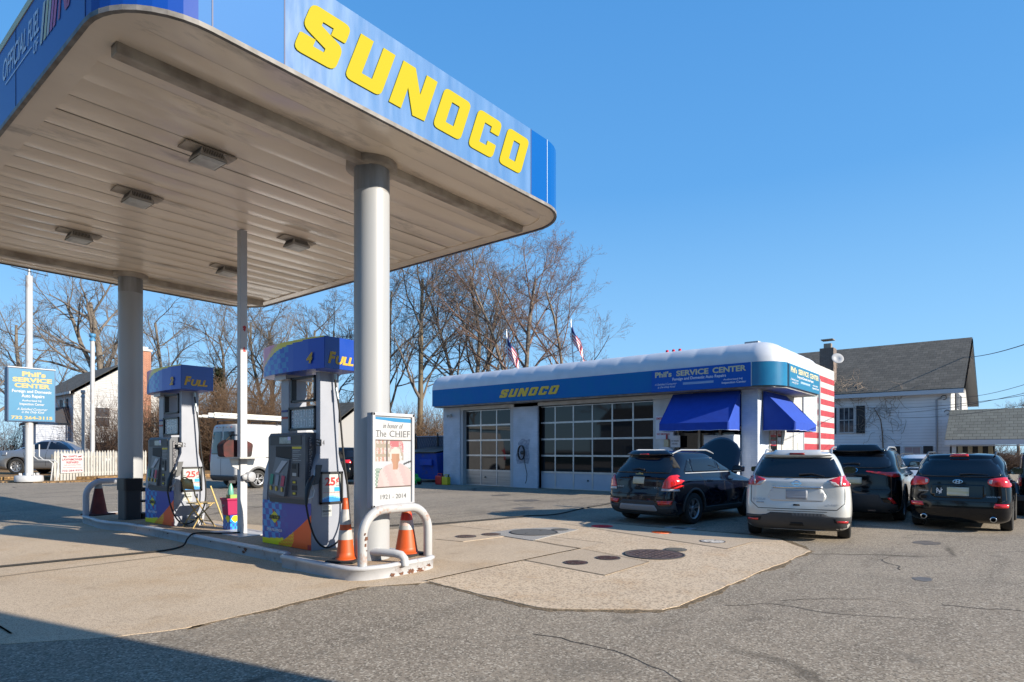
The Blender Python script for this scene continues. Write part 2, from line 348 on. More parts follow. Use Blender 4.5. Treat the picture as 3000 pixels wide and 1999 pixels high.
redp=mat('red_cover_paint',(.75,.012,.02),.6,c2=(.85,.04,.05),nscale=12); orp=mat('orange_cover_paint',(.95,.15,.01),.6,c2=(.8,.12,.02),nscale=14); whp=mat('white_cover_paint',(.62,.6,.56),.6,c2=(.3,.28,.26),nscale=16)
slate=mat('slate_cover',(.085,.085,.08),.8,c2=(.12,.118,.11),nscale=30)
cover(8.18,7.74,.19,iron2,'small brown cover nearest the island, left of the big slate grey disc')
cover(8.68,7.57,.18,iron2,'small brown cover just left of the big slate grey disc')
cover(9.39,7.12,.46,slate,'large slate grey smooth disc set in a pale grey square patch',tex='none',zz=.018)
cover(10.05,6.98,.17,slate,'small thin grey cover just behind the big slate grey disc')
cover(11.06,6.63,.22,redp,'cover painted bright red at the edge of the car shadow',rimc=redp)
cover(10.95,5.26,.19,orp,'cover painted orange right of the red one',rimc=orp)
cover(10.39,4.05,.21,whp,'cover painted white near the silver white car')
cover(7.21,4.74,.17,iron,'small dark brown cover, the nearer of two in the square concrete patch')
cover(7.82,4.59,.18,iron,'small dark brown cover beside the largest brown cover')
cover(8.54,4.22,.45,iron2,'largest brown cover with waffle pattern in the worn slab')
cover(9.16,4.16,.17,slate,'small grey green cover just behind the largest brown cover')
sc1=MB(); sc1.box(11.6,12.0,5.0,5.55,.0,.012); sc1.box(11.7,11.9,5.15,5.4,.012,.016,1); tag(sc1.build('utility_cover',[concg,rim]),'pale rectangular utility cover in the asphalt shade beside the black car','utility cover')
# ------------------------------------------------------------ canopy
CX0,CX1,CY0,CY1,CZ,CT,CR=1.85,8.40,5.55,15.65,5.30,6.28,.75
def blue(n,c,r=.22,c2=None): return mat(n,c,r,spec=.25,c2=c2,nscale=1.2)
M_deep=blue('deep_blue_panel',(.003,.05,.30),.4); M_mid=blue('mid_blue_panel',(.018,.13,.36),.6); M_face=mat('pale_blue_sign_face',(.060,.155,.34),.28,c2=(.095,.20,.39),nscale=1.6,stretch=(2.5,1,.5),rvar=.06)  # sign face is a paler blue than the panels beside it
M_end=blue('bright_blue_panel',(.003,.085,.32)); M_west=blue('navy_blue_panel',(.02,.075,.33),.35)
yel=mat('sign_yellow',(.36,.30,.0),.6,spec=.15); white=mat('white_paint',(.50,.505,.51),.4,c2=(.42,.425,.43),nscale=3)
soff=mat('soffit_metal',(.97,.83,.66),.2,spec=.8,c2=(.90,.76,.60),nscale=2.5,c3=(.55,.47,.38),n3=1.3,stretch=(.35,1,1)); trimd=mat('dirty_trim',(.58,.51,.42),.6,c2=(.30,.25,.20),nscale=3,ndet=9)
cano=thing('fuel_canopy','large flat petrol station canopy with rounded blue fascia, yellow brand lettering and round posts','canopy',((CX0+CX1)/2,(CY0+CY1)/2,0))
out_=rrect(CX0,CX1,CY0,CY1,CR,10)
def offs(d): return rrect(CX0+d,CX1-d,CY0+d,CY1-d,max(.05,CR-d),10)
fa=MB(); n=len(out_); inn=offs(.06)
for i in range(n):
    j=(i+1)%n; a,b=out_[i],out_[j]; mx=(a[0]+b[0])/2; my=(a[1]+b[1])/2
    segs=[(a,b)]
    if abs(a[1]-CY0)<1e-3 and abs(b[1]-CY0)<1e-3 and abs(a[0]-b[0])>2:
        xs=[a[0],3.30,7.25,b[0]]; segs=[((xs[k],CY0),(xs[k+1],CY0)) for k in range(3)]
    for p,q in segs:
        mx=(p[0]+q[0])/2; my=(p[1]+q[1])/2
        m=0
        if my<CY0+.01 and mx<3.3: m=1
        elif my<CY0+.01 and mx<7.25: m=2
        elif my<CY0+.01: m=3
        elif mx>CX1-.8 and my<CY0+.8: m=3
        elif mx<CX0+.01: m=4
        fa.add([(p[0],p[1],CZ),(q[0],q[1],CZ),(q[0],q[1],CT),(p[0],p[1],CT)],[(0,1,2,3)],m)
for i in range(n):
    j=(i+1)%n
    fa.add([(*out_[i],CT),(*out_[j],CT),(*inn[j],CT),(*inn[i],CT),(*inn[j],CT-.3),(*inn[i],CT-.3)],[(0,1,2,3),(3,2,4,5)],5)
fa.add([(*p,CT-.28) for p in inn],[tuple(range(n))],5)
fao=fa.build('fascia',[M_deep,M_mid,M_face,M_end,M_west,trimd],cano)
for p in fao.data.polygons: p.use_smooth=False
sm=MB()
for x in (2.6,3.30,7.25,): sm.box(x-.006,x+.006,CY0-.004,CY0+.01,CZ,CT)
sm.box(7.645,7.655,CY0-.006,CY0,CZ,CT,1)
for y in (6.3,8.53,11.2,13.9): sm.box(CX0-.004,CX0+.01,y-.006,y+.006,CZ,CT)
sm.build('panel_seam',[mat('seam_dark',(.01,.03,.12),.5),mat('seam_light',(.45,.6,.85),.4)],cano)
lip=MB(); a_=offs(-.012); b_=offs(.03); n=len(a_)
for i in range(n):
    j=(i+1)%n; lip.add([(*a_[i],CZ-.03),(*a_[j],CZ-.03),(*a_[j],CZ+.015),(*a_[i],CZ+.015),(*b_[i],CZ-.03),(*b_[j],CZ-.03)],[(0,1,2,3),(4,5,1,0)],0)
lip.build('drip_edge',mat('grey_edge',(.22,.21,.20),.6,c2=(.12,.11,.10),nscale=8),cano)
yt=MB(); yt.box(CX0-.008,CX0,6.4,15,CT-.09,CT-.005); yt.build('pale_stripe',mat('dull_yellow',(.55,.52,.3),.5),cano)
# soffit: outer ring, planks and two drop beams
rg=MB(); o1=offs(.03); o2=offs(.26); n=len(o1)
for i in range(n):
    j=(i+1)%n; rg.add([(*o1[i],CZ-.012),(*o1[j],CZ-.012),(*o2[j],CZ-.012),(*o2[i],CZ-.012),(*o2[j],CZ+.05),(*o2[i],CZ+.05)],[(3,2,1,0),(5,4,2,3)],0)
rg.build('soffit_border',soff,cano)
pk=MB(); y=CY0+.05; rnd=random.Random(3)
while y<CY1-.1:
    y2=min(y+.43,CY1-.05); s=7; t=rnd.uniform(-.007,.007); bw=rnd.uniform(.006,.022); nx=26
    vs=[]
    for k in range(nx):
        ins_=CR-(CR**2-max(0,CR-min(y-CY0,CY1-y2))**2)**.5 if min(y-CY0,CY1-y2)<CR else 0
        xa_,xb_=CX0+.05+ins_,CX1-.05-ins_
        x0_=CX0+.05+(CX1-CX0-.1)*k/(nx-1); x=x0_; wob=.002*math.sin(k*1.1+y*9)
        for q in range(s):
            u=q/(s-1); yv=y+.004+(y2-y-.008)*u; dd_=min(yv-CY0,CY1-yv); in_=CR-(CR**2-max(0,CR-dd_)**2)**.5 if dd_<CR else 0; x=min(max(x0_,CX0+.05+in_),CX1-.05-in_); z=CZ+.012-bw*math.sin(math.pi*u)+t*(u-.5)+wob*math.sin(math.pi*u); vs.append((x,y+.004+(y2-y-.008)*u,z))
    pk.add(vs,[(k*s+q,k*s+q+1,(k+1)*s+q+1,(k+1)*s+q) for k in range(nx-1) for q in range(s-1)],0,True)
    y=y2
pk.build('soffit_planks',soff,cano)
bk_=MB(); bk_.prism(offs(.06),(0,0,CZ+.03),(1,0,0),(0,1,0),(0,0,.015)); bk_.build('soffit_backing',mat('joint_dark',(.55,.47,.38),.9),cano)
for y in (6.46,14.72):
    b=MB(); b.box(CX0+.27,CX1-.27,y-.07,y+.07,CZ-.10,CZ+.02); b.build('soffit_beam',trimd,cano,bevel=.01)
for cxx,cyy in ((5.14,6.55),(5.12,14.62)):
    c=MB(); c.lathe([(.228,.16),(.228,CZ-.42),(.2285,CZ-.4)],(cxx,cyy,0),n=40); c.lathe([(.2285,CZ-.4),(.2285,CZ-.02)],(cxx,cyy,0),n=40,m=1)
    cc=c.build('column',[mat('column_paint',(.36,.37,.38),.38,c2=(.33,.34,.35),nscale=1.5,stretch=(1,1,.3)),mat('column_shade_grime',(.36,.365,.37),.6,c2=(.22,.21,.20),nscale=3,stretch=(2,2,.25))],cano)  # top band painted darker where the canopy's shadow falls, with grime streaks
    k=MB(); k.lathe([(.23,-.09),(.33,-.09),(.33,.0)],(cxx,cyy,CZ),n=28); k.build('collar',trimd,cc)
LT=MB
X0,X1=3.38,7.20
for cs,nm in zip(sunoco(None,None,None,None,0),'SUNOCO'):
    l=MB(); fill(l,cs,(X0,CY0,5.52),(X1-X0,0,0),(0,0,.57),(0,-1,0),.014); l.build('brand_letter',yel,cano)
ft=MB(); U=lambda a: (0,-a,0)
gl=mat('pale_lettering',(.62,.68,.80),.5)
text_mb(ft,'OFFICIAL',(CX0,9.06,5.79),(0,-.95,.0),(0,0,.24),shear=.3,bold=.01,depth=.006,N=(-1,0,0))
text_mb(ft,'FUEL',(CX0,8.05,5.79),(0,-.40,0),(0,0,.24),shear=.3,bold=.01,depth=.006,N=(-1,0,0))
text_mb(ft,'OF',(CX0,7.85,5.62),(0,-.18,0),(0,0,.13),shear=.3,bold=.01,depth=.006,N=(-1,0,0))
ft.add([(CX0-.006,8.95,5.72),(CX0-.006,7.9,5.72),(CX0-.006,7.9,5.735),(CX0-.006,8.95,5.735)],[(0,1,2,3)])
ft.build('slogan_lettering',gl,cano); ft=MB()
text_mb(ft,'NASCAR',(CX0,7.05,5.62),(0,-1.5,0),(0,0,.38),shear=.3,bold=.03,depth=.006,N=(-1,0,0))
ft.build('racing_lettering',mat('racing_red',(.5,.08,.18),.5),cano)
for k,(c_,a) in enumerate((((.55,.55,.5),7.62),((.6,.55,.3),7.5),((.55,.5,.45),7.40),((.55,.12,.3),7.30),((.6,.1,.25),7.20))):
    s_=MB(); s_.add([(CX0-.006,a,5.62),(CX0-.006,a-.075,5.62),(CX0-.006,a-.195,6.0),(CX0-.006,a-.12,6.0)],[(0,1,2,3)]); s_.build('racing_stripe',mat('stripe%d'%k,c_,.5),cano)
# canopy lights
lens=mat('light_lens',(.62,.62,.58),.3,c2=(.45,.44,.4),nscale=6); hous=mat('light_housing',(.40,.38,.35),.5,.3)
def canlight(x,y,lab):
    t=thing('canopy_light',lab,'ceiling light',(x,y,CZ-.02),group='square lights under the canopy')
    p=MB(); p.box(x-.31,x+.31,y-.13,y+.13,CZ-.028,CZ-.012); p.build('cover_plate',trimd,t)
    h=MB(); h.add([(x-.13,y-.13,CZ-.03),(x+.13,y-.13,CZ-.03),(x+.13,y+.13,CZ-.03),(x-.13,y+.13,CZ-.03),(x-.165,y-.165,CZ-.12),(x+.165,y-.165,CZ-.12),(x+.165,y+.165,CZ-.12),(x-.165,y+.165,CZ-.12),(x-.165,y-.165,CZ-.14),(x+.165,y-.165,CZ-.14),(x+.165,y+.165,CZ-.14),(x-.165,y+.165,CZ-.14)],
      [(0,1,5,4),(1,2,6,5),(2,3,7,6),(3,0,4,7),(4,5,9,8),(5,6,10,9),(6,7,11,10),(7,4,8,11)]); h.build('housing',hous,t)
    f=MB()
    for k in range(12):
        yy=y-.12+k*.021; f.add([(x-.133,yy,CZ-.035),(x-.133,yy+.009,CZ-.035),(x-.165,yy+.009,CZ-.105),(x-.165,yy,CZ-.105)],[(0,1,2,3)])
        xx=x-.12+k*.021; f.add([(xx,y-.133,CZ-.035),(xx+.009,y-.133,CZ-.035),(xx+.009,y-.165,CZ-.105),(xx,y-.165,CZ-.105)],[(0,1,2,3)])
    f.build('cooling_slots',mat('slot_black',(.01,.01,.01),.8),t)
    l=MB(); l.add([(x-.155,y-.155,CZ-.142),(x+.155,y-.155,CZ-.142),(x+.155,y+.155,CZ-.142),(x-.155,y+.155,CZ-.142),(x-.11,y-.11,CZ-.165),(x+.11,y-.11,CZ-.165),(x+.11,y+.11,CZ-.165),(x-.11,y+.11,CZ-.165)],[(3,2,1,0),(0,1,5,4),(1,2,6,5),(2,3,7,6),(3,0,4,7),(7,6,5,4)][1:]); l.build('lens',lens,t)
canlight(3.62,7.85,'nearest and largest of the square canopy lights, near the rounded corner')
canlight(3.57,9.93,'square canopy light in the nearer row, with peeling plate, second from the near corner')
canlight(3.57,12.48,'square canopy light farthest left in view, above the rear post')
canlight(6.13,9.92,'square canopy light right of the square steel pole')
canlight(6.15,12.48,'square canopy light just left of the top of the square steel pole')
# ------------------------------------------------------------ island
isl=thing('pump_island','long raised pump island edged with chipped white painted steel','kerb island',(5.1,11,0))
out_i=[(4.49,6.45),(4.53,6.2),(4.66,6.05),(4.9,5.98),(5.3,5.97),(5.6,5.97),(5.74,6.03),(5.80,6.2),(5.80,7.45),(5.72,7.7),(5.62,7.8),(5.62,13.3),(5.72,13.7),(5.78,14.2),(5.75,15.6),(5.6,15.9),(5.3,16.05),(4.85,16.05),(4.62,15.9),(4.55,15.6),(4.50,14.9),(4.44,14.4),(4.47,13.9),(4.58,13.45),(4.63,13.0),(4.66,12.2),(4.66,7.85),(4.62,7.72),(4.49,7.62)]
def sweep(outl,prof):
    mb=MB(); n=len(outl); rows=[]
    for i in range(n):
        p=Vector(outl[i]); a=Vector(outl[i-1]); b=Vector(outl[(i+1)%n]); t=((p-a).normalized()+(b-p).normalized()).normalized(); nr=Vector((t.y,-t.x))
        rows.append([(p.x+nr.x*d,p.y+nr.y*d,z) for d,z in prof])
    k=len(prof)
    mb.add([q for r in rows for q in r],[(i*k+j,((i+1)%n)*k+j,((i+1)%n)*k+j+1,i*k+j+1) for i in range(n) for j in range(k-1)],0,True)
    return mb
rustw=mat('chipped_white_steel',(.46,.47,.49),.45,c2=(.40,.41,.43),nscale=4,c3=(.16,.07,.035),n3=3.2,bump=.15,bscale=12)
sweep(out_i,[(0,-.02),(0,.115),(.018,.125),(.024,.145),(.016,.165),(-.01,.175),(-.05,.172),(-.06,.155)]).build('steel_edging',rustw,isl)
tp=MB(); tp.prism([(p[0]+(.03 if p[0]<5.1 else -.03),p[1]+(.03 if p[1]<10 else -.03)) for p in out_i],(0,0,0),(1,0,0),(0,1,0),(0,0,.158)); tp.build('concrete_top',ground_mat('island_concrete',(.36,.26,.17),(.44,.33,.23),agg=100,spk=(.5,.4,.3),bump=.4,stain=(.27,.19,.12)),isl)
# rust / peeled paint marks
rm=mat('bare_rust',(.05,.02,.012),.8,c2=(.18,.07,.03),nscale=30); 
rk=MB(); rnd=random.Random(9)
def splat(mb,O,U,V,N,r,rnd,k=9,d=.003):
    pts=[]
    for i in range(k*2):
        t=2*math.pi*i/(k*2); q=r*rnd.uniform(.35,1); pts.append((q*math.cos(t)*1.6,q*math.sin(t)))
    fill(mb,[pts],O,U,V,N,d,wall=False)
for yy,z,r in ((8.9,.10,.05),(8.95,.05,.035),(9.1,.13,.05),(11.6,.12,.035),(11.4,.15,.03),(12.4,.11,.02),(10.0,.13,.03),(9.3,.145,.04),(8.6,.14,.05)):
    rk=MB(); splat(rk,(4.655,yy,z),(0,1,0),(0,0,1),(-1,0,0),r,rnd); rk.build('rust_patch',rm,isl)
for xx,z,r in ((5.0,.03,.03),(5.3,.035,.045),(5.45,.03,.05),(5.15,.03,.03),(5.6,.07,.03)):
    rk=MB(); splat(rk,(xx,5.972,z),(1,0,0),(0,0,1),(0,-1,0),r,rnd,d=.006); rk.build('rust_patch',rm,isl)
# ------------------------------------------------------------ service station
def brick_mat(name,c,c2,bw=.4,bh=.14,mortar=None,c3=None,rough=.7):
    c=dk(c); c2=dk(c2)
    m=bpy.data.materials.new(name); m.use_nodes=True; t=m.node_tree; b=t.nodes['Principled BSDF']; N=t.nodes.new; L=t.links.new
    tc=N('ShaderNodeTexCoord'); sx=N('ShaderNodeSeparateXYZ'); L(tc.outputs['Object'],sx.inputs[0])
    ad=N('ShaderNodeMath'); L(sx.outputs[0],ad.inputs[0]); L(sx.outputs[1],ad.inputs[1])
    cb=N('ShaderNodeCombineXYZ'); L(ad.outputs[0],cb.inputs[0]); L(sx.outputs[2],cb.inputs[1])
    br=N('ShaderNodeTexBrick'); br.inputs['Scale'].default_value=1; br.inputs['Brick Width'].default_value=bw; br.inputs['Row Height'].default_value=bh; br.inputs['Mortar Size'].default_value=.008
    br.inputs['Color1'].default_value=(*c,1); br.inputs['Color2'].default_value=(*c2,1); br.inputs['Mortar'].default_value=(*(mortar or tuple(x*.72 for x in c)),1); L(cb.outputs[0],br.inputs[0])
    cur=br.outputs[0]
    n=N('ShaderNodeTexNoise'); n.inputs['Scale'].default_value=2; n.inputs['Detail'].default_value=8; L(tc.outputs['Object'],n.inputs[0])
    r=N('ShaderNodeValToRGB'); r.color_ramp.elements[0].position=.35; r.color_ramp.elements[1].position=.7; r.color_ramp.elements[0].color=(.82,.82,.82,1); r.color_ramp.elements[1].color=(1,1,1,1); L(n.outputs[0],r.inputs[0])
    mx=N('ShaderNodeMixRGB'); mx.blend_type='MULTIPLY'; mx.inputs[0].default_value=1; L(cur,mx.inputs[1]); L(r.outputs[0],mx.inputs[2]); L(mx.outputs[0],b.inputs['Base Color'])
    b.inputs['Roughness'].default_value=rough
    bp=N('ShaderNodeBump'); bp.inputs['Strength'].default_value=.5; bp.inputs['Distance'].default_value=.01; bp.invert=True; L(br.outputs['Fac'],bp.inputs['Height']); L(bp.outputs[0],b.inputs['Normal'])
    MATS[name]=m; return m
bw_=brick_mat('painted_brick',(.50,.56,.66),(.55,.60,.69),.22,.075,mortar=(.42,.48,.58)); bww=brick_mat('white_painted_brick',(.55,.55,.545),(.50,.505,.50),.22,.075,mortar=(.37,.37,.37)); bred=brick_mat('red_painted_brick',(.42,.025,.045),(.37,.022,.04),.22,.075,mortar=(.26,.03,.035)); bred0=brick_mat('red_brick',(.36,.12,.06),(.28,.08,.04),.22,.075,mortar=(.4,.3,.22))
glass=mat('dark_window_glass',(.010,.012,.015),.03,spec=.45); alu=mat('door_aluminium',(.52,.53,.54),.35,.5,c2=(.44,.45,.46),nscale=5)
black=mat('black_plastic',(.012,.012,.014),.45); blackr=mat('black_rubber',(.015,.015,.015),.8); dgrey=mat('dark_grey',(.06,.065,.07),.5)
BF,BX,BY0,BY1=20.30,20.90,6.64,21.25
stn=thing('service_station','long low painted brick garage with glazed roller doors, blue fascia and white scalloped roof edge','garage',(26,13.5,0))
w_=MB()
w_.box(BX,31.8,20.17,21.25,0,4.95); w_.box(21.5,31.8,BY0+.3,20.17,3.45,4.95)  # end pier, lintel
w_.box(BX,22.1,15.65,16.96,0,3.46); w_.box(21.0,21.9,9.6,10.42,0,3.46)
w_.box(BX,22.1,BY0,7.17,0,3.62); 
w_.build('wall',bw_,stn)
w2=MB(); w2.box(20.93,22.1,15.66,16.95,3.46,3.64); w2.box(20.93,21.4,8.9,20.2,3.46,3.66); w2.box(20.98,21.35,9.62,10.40,0,3.45); w2.build('lintel',mat('lintel_paint',(.55,.57,.58),.6,c2=(.45,.46,.46),nscale=3),stn)
pe=MB(); rnd=random.Random(5)
pts=[(0,0),(.45,.1),(.62,.0),(.7,.5),(.62,1.1),(.72,1.75),(.5,1.65),(.3,1.8),(.05,1.5),(.1,1.1),(-.08,.6)]
fill(pe,[round_poly(pts,.1,3)],(BX,16.75,1.0),(0,-1,0),(0,0,.62),(-1,0,0),.004,wall=False); pe.build('peeled_paint',mat('peeled_grey',(.24,.27,.34),.8,c2=(.33,.37,.45),nscale=14,lo=.45,hi=.55),stn)
# side wall
sw=MB(); sw.box(22.1,31.8,BY0,7.0,0,5.25); sw.box(31.5,31.8,7.0,21.25,0,4.95)
sw.build('side_wall',bww,stn)
st=MB()
for k in range(7):
    z1=4.83-.495*k; x0=28.75 if k<5 else 26.45
    st.box(x0,31.803,BY0-.004,BY0+.02,z1-.247,z1)
st.build('red_stripe',bred,stn)
tq=MB(); tq.box(26.5,28.7,BY0-.003,BY0,2.55,4.4); tq.build('faded_paint_patch',mat('faded_turquoise',(.55,.66,.68),.8,c2=(.25,.36,.42),nscale=9,lo=.5,hi=.56),stn)
pp=MB(); pp.tube([(28.7,BY0-.08,0),(28.7,BY0-.08,4.6)],.05); pp.build('downpipe',mat('grey_pipe',(.3,.32,.36),.5),stn)
# roof slab, barrel edge
rf=MB(); rf.box(21.2,31.6,7.0,21.25,4.9,5.0); rf.build('roof',mat('grey_roof',(.25,.25,.26),.8),stn)
rj=MB(); rj.box(21.25,21.3,6.7,21.3,5.0,5.17); rj.build('roof_kerb',mat('roof_edge_metal',(.35,.37,.42),.5,.4),stn)
CRN=.87
def front_path():
    p=[(BF,BY1+.13),(BF,BY0+CRN*.0+.01)]
    return p
# fascia path: along front (y decreasing) round the corner then along side (x increasing)
path=[(BF,21.38)]
nseg=14
for k in range(nseg+1): path.append((BF,21.38-(21.38-6.65)*k/nseg))
path=path[1:]
for k in range(1,25):
    a=R(90*k/24); path.append((BF+CRN-CRN*math.cos(a),6.65-CRN*math.sin(a)))
for k in range(1,6): path.append((21.17+(25.2-21.17)*k/5,5.78))
def nrm(i,P):
    a=Vector(P[max(i-1,0)]); b=Vector(P[min(i+1,len(P)-1)]); t=(b-a).normalized(); return Vector((t.y,-t.x))
fm=MB(); ZB,ZT=3.66,4.42
for i in range(len(path)-1):
    a,b=path[i],path[i+1]; m=0
    if i>=nseg and i<nseg+24: m=1
    if i>=nseg+24: m=1
    na=nrm(i,path); nb=nrm(i+1,path)
    ai=(a[0]-na.x*.1,a[1]-na.y*.1); bi=(b[0]-nb.x*.1,b[1]-nb.y*.1)
    fm.add([(*a,ZB),(*b,ZB),(*b,ZT),(*a,ZT),(*ai,ZB),(*bi,ZB)],[(3,2,1,0),(0,1,5,4)],m)
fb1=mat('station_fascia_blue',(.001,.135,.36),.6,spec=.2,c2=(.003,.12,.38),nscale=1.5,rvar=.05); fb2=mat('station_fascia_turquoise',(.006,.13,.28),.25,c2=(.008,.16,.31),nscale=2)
fm.build('fascia',[fb1,fb2],stn)
us=MB(); us.prism([(BF+.05,21.3),(BX+.3,21.3),(BX+.3,BY0),(25.2,BY0),(25.2,5.83),(21.17,5.83),(20.6,6.05),(BF+.08,6.6)],(0,0,3.60),(1,0,0),(0,1,0),(0,0,.06)); us.build('eave_soffit',mat('eave_grey',(.26,.26,.27),.7,c2=(.16,.15,.15),nscale=4),stn)
ec=MB(); ec.box(25.15,25.21,5.78,6.66,ZB,ZT); ec.box(BF,BF+.9,21.36,21.38,ZB,ZT); ec.build('fascia_end',fb2,stn)
# barrel: quarter arc going back from the fascia, with scallops between ribs
bm_=MB(); dense=[]; tot=0; per=[]
L_=[0]
for i in range(len(path)-1): L_.append(L_[-1]+(Vector(path[i+1])-Vector(path[i])).length)
def at_len(s):
    for i in range(len(path)-1):
        if s<=L_[i+1]+1e-6:
            t=(s-L_[i])/(L_[i+1]-L_[i]); p=Vector(path[i]).lerp(Vector(path[i+1]),t); n_=nrm(i,path).lerp(nrm(i+1,path),t).normalized(); return p,n_
NS=260; K=9; vs=[]
for q in range(NS+1):
    s=L_[-1]*q/NS; p,n_=at_len(s)
    ph=(s/ .985)%1; sc_=.055*(4*ph*(1-ph))**.42 if s<21.38-6.65 or s>L_[nseg+24] else 0.04
    for k in range(K):
        a=R(90*k/(K-1)); r=.72
        d=(1-math.cos(a))*.80; z=ZT+r*math.sin(a)-0.0
        bul=.42*sc_*math.sin(a)*(.35+1.3*math.cos(a))
        vs.append((p.x-n_.x*(d-bul),p.y-n_.y*(d-bul),z+bul*.6))
bm_.add(vs,[(q*K+k,q*K+k+1,(q+1)*K+k+1,(q+1)*K+k) for q in range(NS) for k in range(K-1)],0,True)
bm_.build('scalloped_roof_edge',mat('white_vinyl',(.56,.59,.64),.45,c2=(.50,.53,.58),nscale=2),stn)
cpn=MB()
for (xx,yy,dy) in ((BF,21.38,1),):
    pts=[(0,0)]+[((1-math.cos(R(90*k/8)))*.8,.72*math.sin(R(90*k/8))) for k in range(9)]+[(.8,0)]
    cpn.prism(pts,(BF,21.385,ZT),(1,0,0),(0,0,1),(0,-.03,0))
    cpn.prism(pts,(25.2,5.78,ZT),(0,1,0),(0,0,1),(-.03,0,0))
cpn.build('roof_edge_cap',mat('white_vinyl',(.7,.7,.7)),stn)
rt=MB(); rt.box(21.0,31.7,BY0+.02,7.1,5.1,5.2); rt.build('parapet_cap',mat('grey_cap',(.4,.4,.4),.7),stn)
sep=MB(); sep.box(BF-.012,BF,6.63,6.67,ZB,ZT); sep.build('trim_strip',white,stn); sep=MB(); sep.box(21.15,21.19,5.77,5.78,ZB,ZT); sep.build('trim_strip',dgrey,stn)
dy=mat('dull_gold_lettering',(.62,.42,.03),.5); py=mat('pale_gold_lettering',(.62,.56,.32),.5,c2=(.5,.46,.3),nscale=20); wl=mat('white_lettering',(.72,.74,.78),.5)
for cs in sunoco(None,None,None,None,0):
    l=MB(); fill(l,cs,(BF,17.25,3.84),(0,-3.16,.0),(0,0,.34),(-1,0,0),.02); l.build('brand_letter',dy,stn)
def phil_sign(parent,O,U,V,N,bgm,small=False):
    O,U,V,N=map(Vector,(O,U,V,N)); P=lambda u,v:O+U*u+V*v
    b=MB(); a=[O,O+U,O+U+V,O+V]; e=[p+N*.03 for p in a]; b.add(a+e,[(4,5,6,7),(0,1,5,4),(1,2,6,5),(2,3,7,6),(3,0,4,7)]); sb=b.build('sign_panel',bgm,parent)
    
    for s_,a_,w_l,h_l in (("Phil's",.04,.18,.26),('SERVICE',.27,.33,.25),('CENTER',.64,.32,.25)):
        t=MB(); text_mb(t,s_,P(a_,.66)+N*.03,U*w_l,V*h_l,bold=.035,depth=.004,N=N); t.build('headline_lettering',py,sb)
    t=MB(); text_mb(t,'Foreign and Domestic Auto Repairs',P(.23,.48)+N*.03,U*.54,V*.12,bold=.015,depth=.004,N=N)
    text_mb(t,'A Satisfied Customer',P(.035,.30)+N*.03,U*.24,V*.09,shear=.4,depth=.004,N=N); text_mb(t,'is the Only Kind',P(.07,.17)+N*.03,U*.19,V*.09,shear=.4,depth=.004,N=N)
    text_mb(t,'Authorized NJ',P(.745,.30)+N*.03,U*.18,V*.09,bold=.015,depth=.004,N=N); text_mb(t,'Inspection Center',P(.73,.18)+N*.03,U*.23,V*.09,bold=.015,depth=.004,N=N); t.build('small_lettering',wl,sb)
    s_=MB(); q=[P(.34,.26),P(.65,.26),P(.65,.36),P(.34,.36)]; s_.add([p+N*.034 for p in q],[(0,1,2,3)]); s_.build('faded_phone_strip',mat('blurred_strip',(.33,.42,.55),.6,c2=(.16,.3,.55),nscale=6,stretch=(1,.6,5)),sb)
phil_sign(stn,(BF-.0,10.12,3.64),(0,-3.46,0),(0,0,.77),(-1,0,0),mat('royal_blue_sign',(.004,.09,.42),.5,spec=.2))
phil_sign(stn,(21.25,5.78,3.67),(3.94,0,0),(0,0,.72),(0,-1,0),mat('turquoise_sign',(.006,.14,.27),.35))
# garage doors
def gdoor(y0,y1,nc,xx,solid):
    d=MB(); z1=3.43; rows=5; hh=z1/rows
    fr=MB(); gp=[]
    dd=fr; 
    for r in range(rows+1): dd.box(xx-.02,xx+.03,y0,y1,max(0,r*hh-.035),min(z1,r*hh+.035))
    for c in range(nc+1):
        y=y0+(y1-y0)*c/nc; dd.box(xx-.017,xx+.027,max(y0,y-.03),min(y1,y+.03),0.01,z1-.01)
    o=fr.build('roller_door',alu,stn)
    for r in range(rows):
        for c in range(nc):
            a=y0+(y1-y0)*c/nc+.03; b=y0+(y1-y0)*(c+1)/nc-.03; t=random.uniform(-.004,.004); t2=random.uniform(-.004,.004)
            g_=MB(); X=xx
            if r==0 and solid=='panel': 
                g_.add([(X,a,.035),(X,b,.035),(X,b,hh-.035),(X,a,hh-.035),(X+.008,(a+b)/2,.3)],[(0,4,1),(1,4,2),(2,4,3),(3,4,0)]); g_.build('solid_panel',mat('door_panel_paint',(.42,.46,.54),.45,c2=(.37,.41,.49),nscale=2),o)
            elif r==0:
                if c==0: g_.box(X,X+.02,y0+.03,y1-.03,.035,hh-.035); g_.build('solid_panel',mat('ribbed_metal_panel',(.40,.40,.40),.35,.6,c2=(.3,.3,.3),nscale=2,stretch=(1,.3,14)),o)
            else:
                g_.add([(X+t,a,r*hh+.035),(X+t2,b,r*hh+.035),(X-t,b,(r+1)*hh-.035),(X-t2,a,(r+1)*hh-.035)],[(3,2,1,0)]); g_.build('glass_pane',glass,o)
    h=MB(); h.lathe([(.035,0),(.035,.03),(0,.03)],(xx-.02,(y0+y1)/2+.2,.38),(-1,0,0),n=12); h.build('lock',dgrey,o)
    return o
gdoor(17.17,20.02,3,21.16,'rib'); gdoor(10.42,15.82,6,21.16,'panel')
jb=MB(); jb.box(20.95,21.2,20.02,20.17,0,3.46); jb.box(20.95,21.2,16.97,17.17,0,3.46); jb.box(21.0,21.25,15.65,15.82,0,3.46); jb.build('door_jamb',mat('jamb_grey',(.4,.42,.45),.6),stn)
